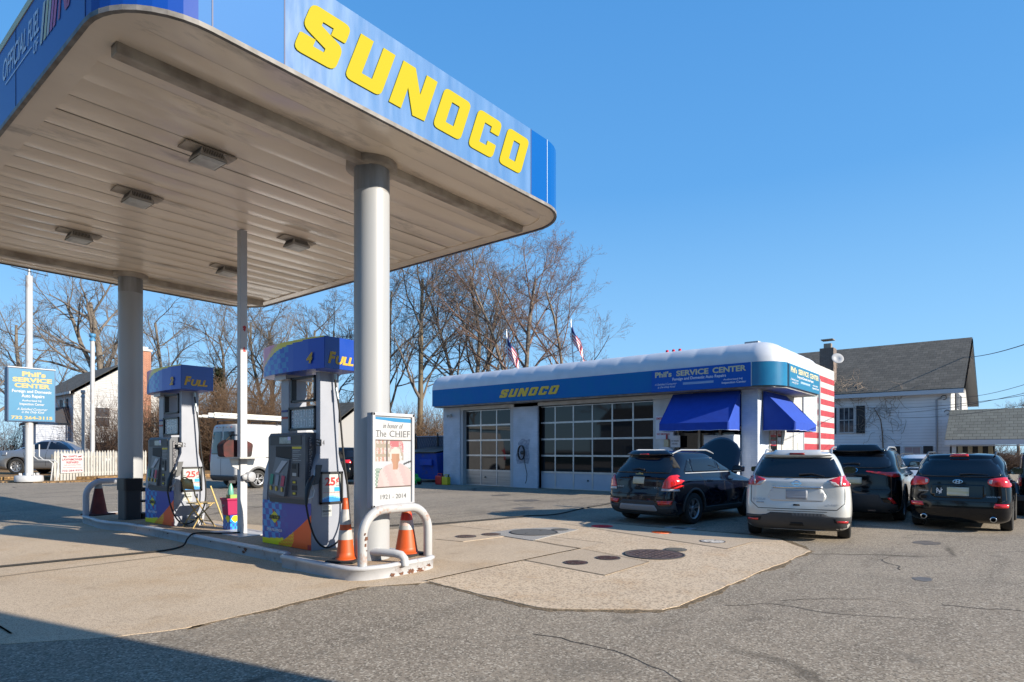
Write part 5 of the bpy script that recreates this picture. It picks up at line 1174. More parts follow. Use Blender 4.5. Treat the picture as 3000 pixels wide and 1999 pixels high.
    def line(s,view,pts,w,m,name='panel_gap',off=.002,parent=None,step=.05):
        b=MB(); P=[]
        for i in range(len(pts)-1):
            a=Vector(pts[i]);c=Vector(pts[i+1]);k=max(1,int((c-a).length/step)); P+=[a.lerp(c,j/k) for j in range(k)]
        P.append(Vector(pts[-1])); L=[]
        for i,p in enumerate(P):
            t=(P[min(i+1,len(P)-1)]-P[max(i-1,0)]).normalized(); nr=Vector((-t.y,t.x))*w/2
            h1=s.hit(view,*(p+nr)); h2=s.hit(view,*(p-nr))
            L.append((h1[0]+h1[1]*off,h2[0]+h2[1]*off) if h1 and h2 else None)
        for i in range(len(L)-1):
            if L[i] and L[i+1]: b.add([L[i][0],L[i+1][0],L[i+1][1],L[i][1]],[(0,1,2,3)])
        if b.v: return b.build(name,m,parent or s.t,world=False)
    def text(s,view,txt,u0,z0,w,h,m,name='badge_lettering',bold=.02,shear=0,off=.006):
        b=MB(); text_mb(b,txt,(u0,z0,0),(w,0,0),(0,h,0),bold=bold,shear=shear,depth=0); ok=[]
        V=[]
        for p in b.v:
            k=s.hit(view,p[0],p[1]); V.append(tuple(k[0]+k[1]*off) if k else (0,0,0))
        b.v=V; return b.build(name,m,s.t,world=False)
    def ringlogo(s,view,u,z,ru,rz,wd,m,name='brand_emblem',bars=()):
        b=MB()
        def P(a,c):
            h=s.hit(view,a,c); return h[0]+h[1]*.012
        n=28
        for i in range(n):
            a0,a1=2*math.pi*i/n,2*math.pi*(i+1)/n
            b.add([P(u+ru*math.cos(a0),z+rz*math.sin(a0)),P(u+ru*math.cos(a1),z+rz*math.sin(a1)),P(u+(ru-wd)*math.cos(a1),z+(rz-wd)*math.sin(a1)),P(u+(ru-wd)*math.cos(a0),z+(rz-wd)*math.sin(a0))],[(0,1,2,3)])
        for (x0,z0,x1,z1,x2,z2,x3,z3) in bars: b.add([P(u+x0,z+z0),P(u+x1,z+z1),P(u+x2,z+z2),P(u+x3,z+z3)],[(0,1,2,3)])
        return b.build(name,m,s.t,world=False)
GAP=mat('gap_black',(.004,.004,.004),.8)
def suv_rings(L=4.5,W=.92,H=1.64,belt=1.08,hood=1.02,cowl=3.25,rr=.40,roofw=.62,lean=.0,zb=.20,nose=.18,roof_front=2.25,n=6.5,bump=.0):
    return [(zb,zb+.02,.16,L-.22,W*.86,n,.05),(zb+.07,zb+.05,.05,L-.10,W*.95,n,.05),(zb+.2,zb+.16,.0,L-.02,W*.985,n,.06),(.62,.56,.0,L,W,n,.07),(.80,.72,.035,L-.01,W*.998,n,.07),(.96,.86,.05,L-.04,W*.985,n,.08),
     (belt-.04,hood-.08,.065,L-.12,W*.955,n,.09),(belt,hood-.02,.085,L-nose,W*.925,n,.10),(belt+.04,belt+.03,.11,cowl+.02,W*.90,n,.10),
     (belt+.14,belt+.14,.17,cowl-.20,W*.855,n,.10),(H-.24,H-.24,.17+(rr-.14)*.55,roof_front+.42,roofw+.13,4.6,.10),(H-.10,H-.10,rr-.02,roof_front+.12,roofw+.055,4.4,.08),(H-.04,H-.04,rr+.01,roof_front-.05,roofw,4.2,.06),(H-.008,H-.008,rr+.14,roof_front-.30,roofw-.10,3.8,.04),(H+.012,H+.012,rr+.5,roof_front-.75,roofw-.34,3.2,.0)]
def side_glass(c,H,belt,x0=.62,x1=3.0,views=('right',),z0=None,trim=None,split=(1.28,2.15),chrome=None):
    z0=z0 or belt+.075; zt=H-.135
    for v in views:
        a,b=split
        c.patch(v,[(x0,z0+.02),(x0+.34,zt-.02),(a-.36,zt),(a-.30,z0)] if a-x0>.75 else [(x0,z0+.02),(x0+.26,zt-.05),(x0+.34,zt-.05),(x0+.30,z0)],GLASSC,'side_window',rr=.03)
        c.patch(v,[(a-.26,z0),(a-.30,zt),(a-.30+.8,zt),(b-.02,z0)] if a-x0>.75 else [(x0+.34,z0),(x0+.38,zt-.03),(b-.10,zt),(b-.04,z0)],GLASSC,'side_window',rr=.03)
        c.patch(v,[(b+.03,z0),(b-.04,zt),(b+.22,zt-.02),(x1-.25,zt-.23),(x1,z0)],GLASSC,'side_window',rr=.03)
        if chrome: c.line(v,[(x0+.02,z0-.012),(x1,z0-.012)],.018,chrome,'chrome_strip',.008)
def doors(c,views,belt,r1,r2,zb=.32):
    for v in views:
        c.line(v,[(2.13,1.5),(2.17,belt+.06),(2.17,zb+.08)],.008,GAP); c.line(v,[(1.22,belt+.05),(1.30,.85),(1.55,.62),(1.60,zb+.08)],.008,GAP); c.line(v,[(3.02,belt),(3.1,.8),(3.05,zb+.08)],.008,GAP); c.line(v,[(1.60,zb+.08),(3.05,zb+.08)],.008,GAP)
        for x in (1.42,2.36): c.patch(v,[(x,belt-.14),(x+.2,belt-.14),(x+.2,belt-.105),(x,belt-.105)],c.p,'door_handle',off=.03,rr=.015)
def arches(c,wx,r,views,zb,m=CLAD,w=.055):
    for v in views:
        for x in wx:
            P=[]; n=14
            for k in range(n+1): a=R(-8+196*k/n); P.append((x+(r*1.15+w)*math.cos(a),r*1.02+(r*1.15+w)*math.sin(a)))
            for k in range(n+1): a=R(188-196*k/n); P.append((x+(r*1.165)*math.cos(a),r*1.02+(r*1.165)*math.sin(a)))
            c.patch(v,P,m,'arch_cladding',off=.012,step=.05)
        xa,xb=wx[0]+r*1.2,wx[1]-r*1.2
        c.patch(v,[(xa,zb+.06),(xb,zb+.06),(xb,zb+.17),(xa,zb+.17)],m,'sill_cladding',off=.01)
def mirror(c,x,z,side,m,W=.92):
    b=MB(); y=-side*(W*.86); b.tube([(x,y,z),(x-.02,y-side*.08,z+.02)],.03,8)
    o=b.build('mirror_arm',black,c.t,world=False)
    b=MB(); pts=round_poly([(-.02,-.06),(-.24,-.045),(-.25,.09),(-.06,.11),(0,.05)],.04,3); b.prism([(p[0]*-side*-1 if side<0 else -p[0]*-1,p[1]) for p in pts],(x-.06,y+(-side)*.03,z+.03),(0,-1 if side<0 else 1,0) if False else (0,side,0),(0,0,1),(.14,0,0))
    b.build('mirror_shell',m,c.t,world=False,bevel=.02)
    b=MB(); b.prism([(p[0]*.9-.012,p[1]*.82+.004) for p in pts],(x-.064,y+(-side)*.03,z+.03),(0,side,0),(0,0,1),(-.004,0,0)); b.build('mirror_glass',mat('mirror_glass',(.2,.24,.28),.05,1),c.t,world=False)
def rails(c,H,roofw,m,x0=.55,x1=2.35):
    for s in (-1,1):
        b=MB(); y=s*(roofw-.03); n=10; P=[]
        for k in range(n+1):
            u=k/n; P.append((x0+(x1-x0)*u,y,H-.055+.085*min(1,4*u*(1-u)*1.6)))
        b.tube(P,[.012]+[.02]*(n-1)+[.012],8); b.build('roof_rail',m,c.t,world=False)
# --- white crossover
pw=mat('pearl_white_paint',(.56,.565,.54),.3,metal=.15,coat=1,spec=.5)
pb_=mat('black_car_paint',(.003,.0035,.005),.10,coat=.35,spec=.3); pbb=mat('blue_black_paint',(.003,.0045,.012),.10,coat=.4,spec=.35)
H=1.66; rg_=suv_rings(L=4.6,H=H,belt=1.13,hood=1.05,cowl=3.35,rr=.36,roofw=.61,roof_front=2.35)
c=Car('parked_car','silver white crossover parked nearest the flag wall corner, seen from behind','car',(11.36,2.96),12.5,.935,rg_,pw,(.95,3.62),group='cars parked around the garage')
c.patch('rear',[(-.60,1.545),(.60,1.545),(.72,1.27),(.74,1.20),(.52,1.165),(-.52,1.165),(-.74,1.20),(-.72,1.27)],GLASSC,'rear_window',rr=.03)
c.patch('rear',[(-.58,1.56),(.58,1.56),(.50,1.64),(-.50,1.64)],pw,'roof_spoiler',off=.05)
for mi in (False,True):
    c.patch('rear',[(.53,1.13),(.70,1.195),(.86,1.23),(.90,1.12),(.90,1.02),(.62,1.03)],RED,'tail_lamp',off=.014,rr=.015,step=.035,mirror=mi)
    c.patch('rear',[(.53,1.115),(.64,1.09),(.70,1.03),(.60,1.04)],LAMPW,'lamp_lens',off=.018,mirror=mi,step=.03)
    c.patch('rear',[(.715,1.19),(.745,1.195),(.73,1.04),(.70,1.04)],LAMPW,'lamp_lens',off=.018,mirror=mi,step=.03)
    c.patch('right' if mi is False else 'left',[(.05,1.03),(.16,1.05),(.24,1.17),(.14,1.215),(.08,1.215)],RED,'tail_lamp',off=.014,step=.035)
    c.patch('rear',[(.62,.37),(.86,.36),(.87,.42),(.60,.44)],GAP,'lamp_recess',off=.014,mirror=mi); c.patch('rear',[(.66,.375),(.83,.37),(.83,.405),(.65,.41)],RED,'reflector',off=.02,mirror=mi)
c.patch('rear',[(-.42,.98),(.42,.98),(.50,.82),(.44,.74),(-.44,.74),(-.50,.82)],mat('pearl_shaded',(.54,.55,.54),.35,coat=.6),'plate_recess',off=.002,rr=.04)
c.patch('rear',[(-.40,.985),(.42,.985),(.43,1.01),(-.41,1.01)],CHR,'chrome_strip',off=.02); c.patch('rear',[(-.18,.78),(.18,.78),(.18,.95),(-.18,.95)],GPLATE,'number_plate',off=.012)
c.patch('rear',[(-.89,.19),(.89,.19),(.89,.475),(.62,.475),(.52,.49),(.44,.53),(-.44,.53),(-.52,.49),(-.62,.475),(-.89,.475)],CLAD,'lower_bumper',off=.010); c.patch('rear',[(-.12,.30),(.12,.30),(.10,.36),(-.10,.36)],GAP,'tow_cover',off=.014)
c.patch('rear',[(-.47,.19),(.47,.19),(.47,.23),(-.47,.23)],SILV,'skid_strip',off=.02)
c.line('rear',[(-.79,1.02),(-.79,.72),(-.66,.60),(.66,.60),(.79,.72),(.79,1.02)],.012,GAP,'tailgate_gap'); c.line('rear',[(-.5,.56),(.5,.56)],.01,GAP,'bumper_step')
c.ringlogo('rear',0,1.065,.07,.055,.014,CHR,bars=((-.085,-.012,.085,-.012,.085,.012,-.085,.012),)); c.text('rear','ROGUE',-.75,.745,.22,.035,SILV); c.text('rear','SL AWD',.50,.675,.18,.028,SILV); c.patch('rear',[(-.69,.695),(-.56,.695),(-.56,.715),(-.69,.715)],SILV,'badge',off=.01,step=.05)
c.patch('rear',[(-.13,1.578),(.13,1.578),(.125,1.605),(-.125,1.605)],mat('dark_red_lens',(.2,.005,.005),.2),'brake_lamp',off=.06); b=MB(); h=[c.hit('rear',u,z) for u,z in ((.04,1.215),(.25,1.235),(.46,1.19))]; b.tube([p[0]+p[1]*.03 for p in h],[.018,.012,.008],6); b.build('rear_wiper',black,c.t,world=False)
c.patch('rear',[(-.06,.66),(.06,.66),(.05,.69),(-.05,.69)],GAP,'tailgate_handle',off=.006)
side_glass(c,H,1.13,x0=.75,x1=3.1,views=('right','left'),split=(1.5,2.3)); doors(c,('right',),1.13,0,0); arches(c,(.95,3.62),.345,('right','left'),.2); rails(c,H,.61,SILV,.6,2.4); mirror(c,2.85,1.2,1,black); mirror(c,2.85,1.2,-1,black)
b=MB(); b.tube([(.75,0,1.66),(.68,0,1.83)],.006,5); b.build('antenna',black,c.t,world=False)
# --- small black suv with hood up
H=1.60; rg_=suv_rings(L=4.35,H=H,belt=1.06,hood=.92,cowl=3.18,rr=.36,roofw=.60,roof_front=2.2,nose=.30)
c=Car('parked_car','black crossover with its hood raised in front of the garage entrance','car',(12.0,6.33),-8.0,.97,rg_,pbb,(.88,3.48),group='cars parked around the garage')
c.patch('rear',[(-.57,1.475),(.57,1.475),(.70,1.20),(.70,1.12),(-.70,1.12),(-.70,1.20)],GLASSC,'rear_window',rr=.05); c.patch('rear',[(-.56,1.49),(.56,1.49),(.50,1.56),(-.50,1.56)],pbb,'roof_spoiler',off=.07)
LB=mat('lamp_red_bright',(.7,.015,.01),.15,coat=1,c2=(.5,.008,.008),nscale=16)
for mi in (False,True):
    c.patch('rear',[(.60,.80),(.64,.95),(.72,1.07),(.86,1.10),(.905,1.06),(.90,.84),(.88,.80)],LB,'tail_lamp',off=.018,rr=.03,step=.03,mirror=mi)
    c.patch('rear',[(.585,.745),(.60,.80),(.88,.79),(.89,.745)],LAMPW,'lamp_lens',off=.018,mirror=mi,step=.03)
    c.patch('right' if not mi else 'left',[(.03,.78),(.17,.80),(.27,1.04),(.17,1.09),(.03,1.09)],LB,'tail_lamp',off=.018,rr=.03,step=.03)
    c.patch('rear',[(.54,.445),(.80,.47),(.82,.545),(.50,.535)],LB,'reflector',off=.016,mirror=mi,rr=.02)
c.patch('rear',[(-.91,.22),(.91,.22),(.91,.44),(.84,.56),(.80,.43),(.55,.41),(.40,.53),(-.40,.53),(-.55,.41),(-.80,.43),(-.84,.56),(-.91,.44)],CLAD,'lower_bumper',off=.008); c.patch('rear',[(-.44,.44),(.44,.44),(.50,.33),(.46,.31),(-.46,.31),(-.50,.33)],mat('skid_grey',(.28,.28,.29),.45),'skid_plate',off=.02,rr=.02)
c.patch('rear',[(-.14,.885),(.15,.885),(.15,1.035),(-.14,1.035)],PLATE,'number_plate',off=.014); c.line('rear',[(-.30,1.06),(.28,1.06)],.03,pbb,'tailgate_ledge',.03); c.patch('rear',[(-.07,.76),(.07,.76),(.09,.82),(-.09,.82)],GAP,'tailgate_handle',off=.004)
c.patch('rear',[(-.09,1.075),(-.03,1.075),(-.02,1.06),(.03,1.06),(.04,1.08),(.10,1.08),(.08,1.105),(.03,1.105),(.02,1.12),(-.03,1.12),(-.04,1.10),(-.10,1.10)],mat('gold_emblem',(.45,.33,.12),.3,.6),'brand_emblem',off=.02,step=.03)
c.line('rear',[(-.78,1.08),(-.80,.78),(-.70,.66),(.70,.66),(.80,.78),(.78,1.08)],.012,GAP,'tailgate_gap'); c.text('rear','CHEVROLET',-.62,.80,.24,.028,SILV); c.text('rear','LT',.42,.80,.07,.026,SILV)
b=MB(); h=[c.hit('rear',u,z) for u,z in ((.10,1.18),(-.05,1.20),(-.24,1.185))]; b.tube([p[0]+p[1]*.03 for p in h],[.022,.016,.008],6); b.build('rear_wiper',black,c.t,world=False)
c.patch('rear',[(-.12,1.505),(.12,1.505),(.11,1.53),(-.11,1.53)],LB,'brake_lamp',off=.08)
GS=mat('side_glass_bluish',(.012,.016,.022),.03,spec=1,coat=1)
side_glass(c,H,1.06,x0=.60,x1=3.0,views=('right','left'),split=(1.24,2.12),chrome=SILV); doors(c,('right',),1.06,0,0); arches(c,(.88,3.48),.345,('right','left'),.2); rails(c,H,.60,SILV,.5,2.25); mirror(c,2.75,1.13,1,pbb); mirror(c,2.75,1.13,-1,pbb)
c.patch('right',[(.30,1.15),(.46,1.48),(.52,1.48),(.50,1.18)],GAP,'pillar_trim',rr=.03)
# raised hood
hb=MB(); n,mm=12,10; vs=[]
for i in range(n+1):
    u=i/n; l=1.02*u; a=R(58-14*u)
    for j in range(mm+1):
        q=j/mm*2-1; wd_=(.70-.10*u-.0)*(1-.0*u); yy=q*wd_*(1-.28*max(0,u-.72)/.28*abs(q)**0)
        ll=l*(1-.10*q*q*u)
        vs.append((3.16+ll*math.cos(R(56)),yy,1.05+ll*math.sin(R(56))+.05*(1-q*q)-.06*q*q*u))
hb.add(vs,[(i*(mm+1)+j,i*(mm+1)+j+1,(i+1)*(mm+1)+j+1,(i+1)*(mm+1)+j) for i in range(n) for j in range(mm)],0,True); ho=hb.build('hood',pbb,c.t,world=False,label='raised hood'); sd_=ho.modifiers.new('s','SOLIDIFY'); sd_.thickness=.05; sd_.offset=-1
b=MB(); b.tube([(3.9,.5,.95),(3.62,.45,1.62)],.008,5); b.build('hood_prop',black,c.t,world=False)
# --- black suv behind the white one
H=1.68; rg_=suv_rings(L=4.7,H=H,belt=1.14,hood=1.05,cowl=3.4,rr=.42,roofw=.62,roof_front=2.35,W=.94)
c=Car('parked_car','black large crossover with thin angular tail lamps, half hidden behind the silver white car','car',(15.5,2.85),1.5,.965,rg_,pb_,(.95,3.75),r=.37,W=.94,group='cars parked around the garage')
c.patch('rear',[(-.60,1.535),(.60,1.535),(.70,1.33),(.70,1.25),(.55,1.22),(-.55,1.22),(-.70,1.25),(-.70,1.33)],GLASSC,'rear_window',rr=.03); c.patch('rear',[(-.60,1.555),(.60,1.555),(.52,1.655),(-.52,1.655)],pb_,'roof_spoiler',off=.12)
for mi in (False,True):
    c.patch('rear',[(.24,1.155),(.62,1.13),(.88,1.14),(.89,1.03),(.74,1.03),(.56,1.085),(.26,1.13)],LB,'tail_lamp',off=.014,rr=.01,step=.03,mirror=mi); c.patch('rear',[(.66,.57),(.75,.57),(.83,.45),(.79,.43)],LB,'reflector',off=.014,rr=.01,mirror=mi)
    c.patch('right' if not mi else 'left',[(.03,1.03),(.2,1.05),(.24,1.11),(.05,1.14)],LB,'tail_lamp',off=.014,step=.03)
c.patch('rear',[(-.92,.22),(.92,.22),(.92,.40),(.60,.46),(.50,.64),(-.50,.64),(-.60,.46),(-.92,.40)],CLAD,'lower_bumper',off=.008); c.patch('rear',[(-.16,.86),(.16,.86),(.16,1.01),(-.16,1.01)],PLATE,'number_plate',off=.012)
c.ringlogo('rear',0,1.17,.075,.055,.012,CHR,bars=((-.055,.02,.055,.02,.055,.032,-.055,.032),(-.01,-.045,.01,-.045,.01,.03,-.01,.03))); c.line('rear',[(-.82,1.0),(-.80,.74),(.80,.74),(.82,1.0)],.012,GAP,'tailgate_gap'); b=MB(); h=[c.hit('rear',u,z) for u,z in ((-.25,1.30),(-.02,1.315),(.1,1.30))]; b.tube([p[0]+p[1]*.03 for p in h],[.01,.014,.02],6); b.build('rear_wiper',black,c.t,world=False)
side_glass(c,H,1.14,x0=.80,x1=3.15,views=('right','left'),split=(1.56,2.35),chrome=SILV); doors(c,('right',),1.14,0,0); arches(c,(.95,3.75),.37,('right',),.2); rails(c,H,.62,SILV,.6,2.4); mirror(c,2.9,1.22,1,pb_)
b=MB(); b.prism([(0,0),(.14,0),(.03,.07)],(.75,-.01,1.67),(1,0,0),(0,0,1),(0,.02,0)); b.build('roof_antenna',black,c.t,world=False)
b=MB(); b.tube([(.15,-.45,.30),(.05,-.42,.26),(.05,-.30,.26),(.15,-.27,.30)],.02,8); b.build('tow_loop',mat('rusty_steel',(.2,.13,.09),.6),c.t,world=False)
# --- black suv on the right
H=1.70; rg_=suv_rings(L=4.65,H=H,belt=1.15,hood=1.05,cowl=3.35,rr=.44,roofw=.66,roof_front=2.3,W=.945)
c=Car('parked_car','black crossover with large bright red tail lamps and team sticker, rightmost whole car','car',(14.75,.92),-1.0,.885,rg_,pb_,(.95,3.65),r=.36,W=.945,group='cars parked around the garage')
c.patch('rear',[(-.62,1.58),(.62,1.58),(.76,1.30),(.76,1.24),(.60,1.19),(-.60,1.19),(-.76,1.24),(-.76,1.30)],GLASSC,'rear_window',rr=.05)
for mi in (False,True):
    c.patch('rear',[(.52,1.13),(.60,1.16),(.80,1.19),(.895,1.17),(.91,1.03),(.88,.98),(.58,1.01),(.52,1.06)],LB,'tail_lamp',off=.02,rr=.03,step=.03,mirror=mi)
    c.patch('rear',[(.545,1.12),(.60,1.13),(.59,1.05),(.545,1.06)],LAMPW,'lamp_lens',off=.026,mirror=mi,step=.03); c.patch('rear',[(.62,.545),(.86,.55),(.87,.63),(.64,.635)],LB,'reflector',off=.016,rr=.02,mirror=mi)
    c.patch('right' if not mi else 'left',[(.03,.99),(.14,1.02),(.20,1.15),(.05,1.18)],LB,'tail_lamp',off=.02,rr=.03,step=.03)
c.patch('rear',[(-.48,1.03),(.48,1.03),(.50,.80),(.42,.73),(-.42,.73),(-.50,.80)],pb_,'plate_recess',off=.012,rr=.05); c.patch('rear',[(-.19,.78),(.20,.78),(.20,.965),(-.19,.965)],PLATE,'number_plate',off=.024)
c.ringlogo('rear',0,1.09,.09,.045,.013,CHR,bars=((-.045,-.03,-.02,-.03,-.01,.03,-.035,.03),(.01,-.03,.035,-.03,.045,.03,.02,.03),(-.02,-.01,.03,-.006,.03,.008,-.02,.006)))
k=[]; 
b=MB()
for (x0,z0,x1,z1) in ((-.04,.06,-.04,-.045),(-.04,.055,.03,-.045),(.03,.06,.03,-.05),(-.055,.02,.0,-.02),(.055,.03,.0,-.02),(0,-.02,0,-.065)):
    d=Vector((x1-x0,z1-z0)).normalized(); nr=Vector((-d.y,d.x))*.006; P=[(x0+nr.x,z0+nr.y),(x1+nr.x,z1+nr.y),(x1-nr.x,z1-nr.y),(x0-nr.x,z0-nr.y)]
    b.add([(lambda h:h[0]+h[1]*.02)(c.hit('rear',-.33+p[0]*1.1,.88+p[1]*1.1)) for p in P],[(0,1,2,3)])
b.build('team_sticker',wl,c.t,world=False)
c.text('rear','HYUNDAI',-.72,.86,.18,.028,SILV); c.text('rear','SANTA FE',.50,.76,.24,.03,SILV); c.line('rear',[(-.82,.98),(-.84,.72),(-.74,.66),(.74,.66),(.84,.72),(.82,.98)],.012,GAP,'tailgate_gap')
c.patch('rear',[(-.17,1.635),(.17,1.635),(.16,1.665),(-.16,1.665)],LB,'brake_lamp',off=.03); b=MB(); h=[c.hit('rear',u,z) for u,z in ((.03,1.235),(.2,1.25),(.52,1.24))]; b.tube([p[0]+p[1]*.03 for p in h],[.02,.014,.006],6); b.build('rear_wiper',black,c.t,world=False)
for s in (-1,1):
    b=MB(); b.lathe([(.045,0),(.06,0),(.06,.2),(.045,.2),(.045,0)],(.0,s*.62,.30),(1,0,0),16); b.build('exhaust_tip',CHR,c.t,world=False)
side_glass(c,H,1.15,x0=.80,x1=3.05,views=('right','left'),split=(1.5,2.3)); doors(c,('right',),1.15,0,0); rails(c,H,.66,black,.6,2.4); mirror(c,2.85,1.22,1,pb_)
# --- wrecked white crossover facing the camera
H=1.66; rg_=suv_rings(L=4.5,H=H,belt=1.1,hood=.98,cowl=3.2,rr=.4,roofw=.62,roof_front=2.25)
c=Car('parked_car','white crossover with smashed front end, facing the viewer between the two black cars','car',(24.3,2.0),169,.88,rg_,mat('plain_white_paint',(.60,.61,.62),.25,coat=1),(.92,3.55),group='cars parked around the garage')
c.patch('front',[(-.66,1.14),(.66,1.14),(.56,1.52),(-.56,1.52)],GLASSC,'windscreen',rr=.05,step=.08); side_glass(c,H,1.1,x0=.7,x1=3.05,views=('left','right'),split=(1.4,2.25)); mirror(c,2.8,1.18,-1,mat('plain_white_paint',(0,0,0))); mirror(c,2.8,1.18,1,mat('plain_white_paint',(0,0,0))); rails(c,H,.62,black,.6,2.2)
rnd=random.Random(21)
for k in range(16):
    b=MB(); x=4.38+rnd.uniform(-.05,.14); y=rnd.uniform(-.75,.85); z=rnd.uniform(.45,.95); s=rnd.uniform(.08,.24)
    P=[(x+rnd.uniform(-.05,.1),y+rnd.uniform(-s,s),z+rnd.uniform(-s,s)*.7) for q in range(5)]
    b.add(P,[(0,1,2),(0,2,3),(0,3,4),(1,2,4)],0); o=b.build('crumpled_panel',[mat('crumple_silver',(.40,.43,.48),.35,.3),mat('crumple_dark',(.02,.02,.025),.6),mat('plain_white_paint',(0,0,0))][k%3],c.t,world=False); sdm=o.modifiers.new('s','SOLIDIFY'); sdm.thickness=.01
b=MB(); b.add([(4.42,.15,.35),(4.50,.85,.40),(4.40,.88,.62),(4.46,.45,.72),(4.47,.1,.68)],[(0,1,2,3,4)]); b.build('hanging_bumper',mat('crumple_silver',(0,0,0)),c.t,world=False); b=MB(); b.box(4.36,4.44,-.82,.82,.30,.98); b.build('engine_bay',mat('crumple_dark',(0,0,0)),c.t,world=False)
# --- boxy black off-roader at the right edge
def boxy(name,label,pos,head,scale,paint):
    rg=[(.42,.42,.10,3.9,.74,8,.0),(.50,.50,.05,4.0,.76,8,.0),(.75,.75,.03,4.02,.78,8,.0),(1.05,1.03,.03,4.0,.78,8,.0),(1.12,1.10,.04,3.95,.77,8,0),(1.15,1.13,.05,2.75,.76,8,0),(1.40,1.40,.07,2.62,.735,8,0),(1.66,1.66,.09,2.5,.71,8,0),(1.76,1.76,.12,2.4,.68,7,0),(1.80,1.80,.25,2.25,.60,6,0)]
    c=Car(name,label,'car',pos,head,scale,rg,paint,(.78,3.2),r=.40,wd=.26,W=.90,group='cars parked around the garage')
    c.patch('rear',[(-.55,1.20),(.55,1.20),(.52,1.60),(-.52,1.60)],GLASSC,'rear_window',rr=.04); 
    for mi in (False,True): c.patch('rear',[(.66,.85),(.77,.85),(.77,1.08),(.66,1.08)],LB,'tail_lamp',off=.03,mirror=mi)
    for v in ('left','right'):
        c.patch(v,[(.25,1.20),(.28,1.62),(1.2,1.62),(1.2,1.20)],GLASSC,'side_window',rr=.03); c.patch(v,[(1.32,1.20),(1.32,1.62),(2.25,1.62),(2.45,1.20)],GLASSC,'side_window',rr=.03)
    for sd in (-1,1):
        for x in (.78,3.2):
            b=MB(); P=[(x-.58,.62),(x-.42,.92),(x+.42,.92),(x+.58,.62),(x+.50,.62),(x+.36,.86),(x-.36,.86),(x-.50,.62)]; b.prism(P,(0,sd*.74,0),(1,0,0),(0,0,1),(0,sd*.20,0)); b.build('wheel_flare',mat('flare_grey',(.12,.13,.15),.5),c.t,world=False)
    b=MB(); b.lathe([(.2,-.11),(.36,-.12),(.38,-.06),(.38,.06),(.36,.12),(0,.12)],(-.12,0,.98),(-1,0,0),28); b.build('spare_wheel',TYRE,c.t,world=False); b=MB(); b.box(-.12,.05,-.80,.80,.45,.60); b.build('bumper',CLAD,c.t,world=False,bevel=.02); mirror(c,2.5,1.2,1,black,W=.85); mirror(c,2.5,1.2,-1,black,W=.85)
    return c
boxy('parked_car','boxy black off roader cut by the right edge of the picture',(18.9,-.62),-4,.86,pb_)
# --- silver sedan on the left behind the picket fence
ps_=mat('silver_paint',(.22,.235,.26),.28,metal=.5,coat=1)
H=1.44; rg_=[(.22,.22,.16,4.5,.80,4.6,.05),(.30,.27,.05,4.65,.87,4.6,.06),(.48,.42,.0,4.72,.90,4.6,.08),(.70,.60,.01,4.74,.90,4.6,.10),(.86,.74,.04,4.68,.88,4.6,.12),(.94,.80,.07,4.5,.86,4.6,.12),(.98,.90,.12,4.25,.83,4.4,.12),(1.00,.99,.62,3.35,.80,4.2,.1),(1.12,1.12,.95,3.05,.75,4,.1),(1.30,1.30,1.42,2.66,.64,4,.08),(1.38,1.38,1.62,2.42,.58,3.8,.05),(1.425,1.425,1.85,2.15,.42,3.4,0),(1.435,1.435,1.95,2.05,.2,3,0)]
c=Car('parked_car','silver sedan parked side on behind the blue service sign and white picket fence','car',(9.7,46.6),-48,1.40,rg_,ps_,(.98,3.72),r=.335,W=.90,group='cars parked around the garage',z=.22,spokes=7)
for v in ('right',):
    c.patch(v,[(1.12,1.045),(1.50,1.31),(1.60,1.34),(2.12,1.36),(2.14,1.04)],GLASSC,'side_window',rr=.03); c.patch(v,[(2.20,1.04),(2.19,1.36),(2.42,1.34),(2.75,1.18),(2.98,1.02)],GLASSC,'side_window',rr=.03)
    c.line(v,[(2.17,1.02),(2.17,.35)],.012,GAP); c.line(v,[(1.22,1.0),(1.35,.7),(1.52,.35)],.012,GAP); c.patch(v,[(.42,.78),(.62,.78),(.62,.92),(.42,.92)],ps_,'fuel_flap',off=.012,rr=.03); c.line(v,[(1.3,.52),(3.3,.50)],.02,CLAD,'side_moulding')
    c.patch(v,[(1.55,.86),(1.75,.86),(1.75,.895),(1.55,.895)],ps_,'door_handle',off=.03)
# --- white van with ladders
pv=mat('van_white',(.50,.505,.51),.4,c2=(.46,.465,.47),nscale=1.5)
rg_=[(.32,.30,.08,5.2,.92,9,.02),(.42,.36,.02,5.35,.98,9,.03),(.70,.60,.0,5.42,1.01,9,.04),(1.0,.90,.0,5.40,1.015,9,.05),(1.30,1.12,.02,5.2,1.01,9,.06),(1.50,1.42,.04,4.75,1.0,9,.06),(1.80,1.80,.06,4.40,.985,9,.06),(2.20,2.20,.09,4.05,.96,9,.05),(2.44,2.44,.12,3.85,.93,8,.04),(2.53,2.53,.20,3.7,.86,7,.0),(2.56,2.56,.5,3.3,.6,6,.0)]
c=Car('parked_van','white cargo van with ladders on its roof, parked beyond the fuel pumps','van',(12.45,25.85),4,1.06,rg_,pv,(1.0,4.4),r=.36,W=1.02,cut=1.2)
VG=GLASSC
c.patch('rear',[(-.80,1.35),(-.06,1.35),(-.06,2.25),(-.76,2.25)],VG,'rear_window',rr=.06); c.patch('rear',[(.06,1.35),(.80,1.35),(.76,2.25),(.06,2.25)],VG,'rear_window',rr=.06); c.line('rear',[(0,.5),(0,2.45)],.02,GAP,'door_gap')
for mi in (False,True): c.patch('rear',[(.88,1.05),(.995,1.05),(.985,1.55),(.93,1.62),(.88,1.5)],LB,'tail_lamp',off=.03,mirror=mi); 
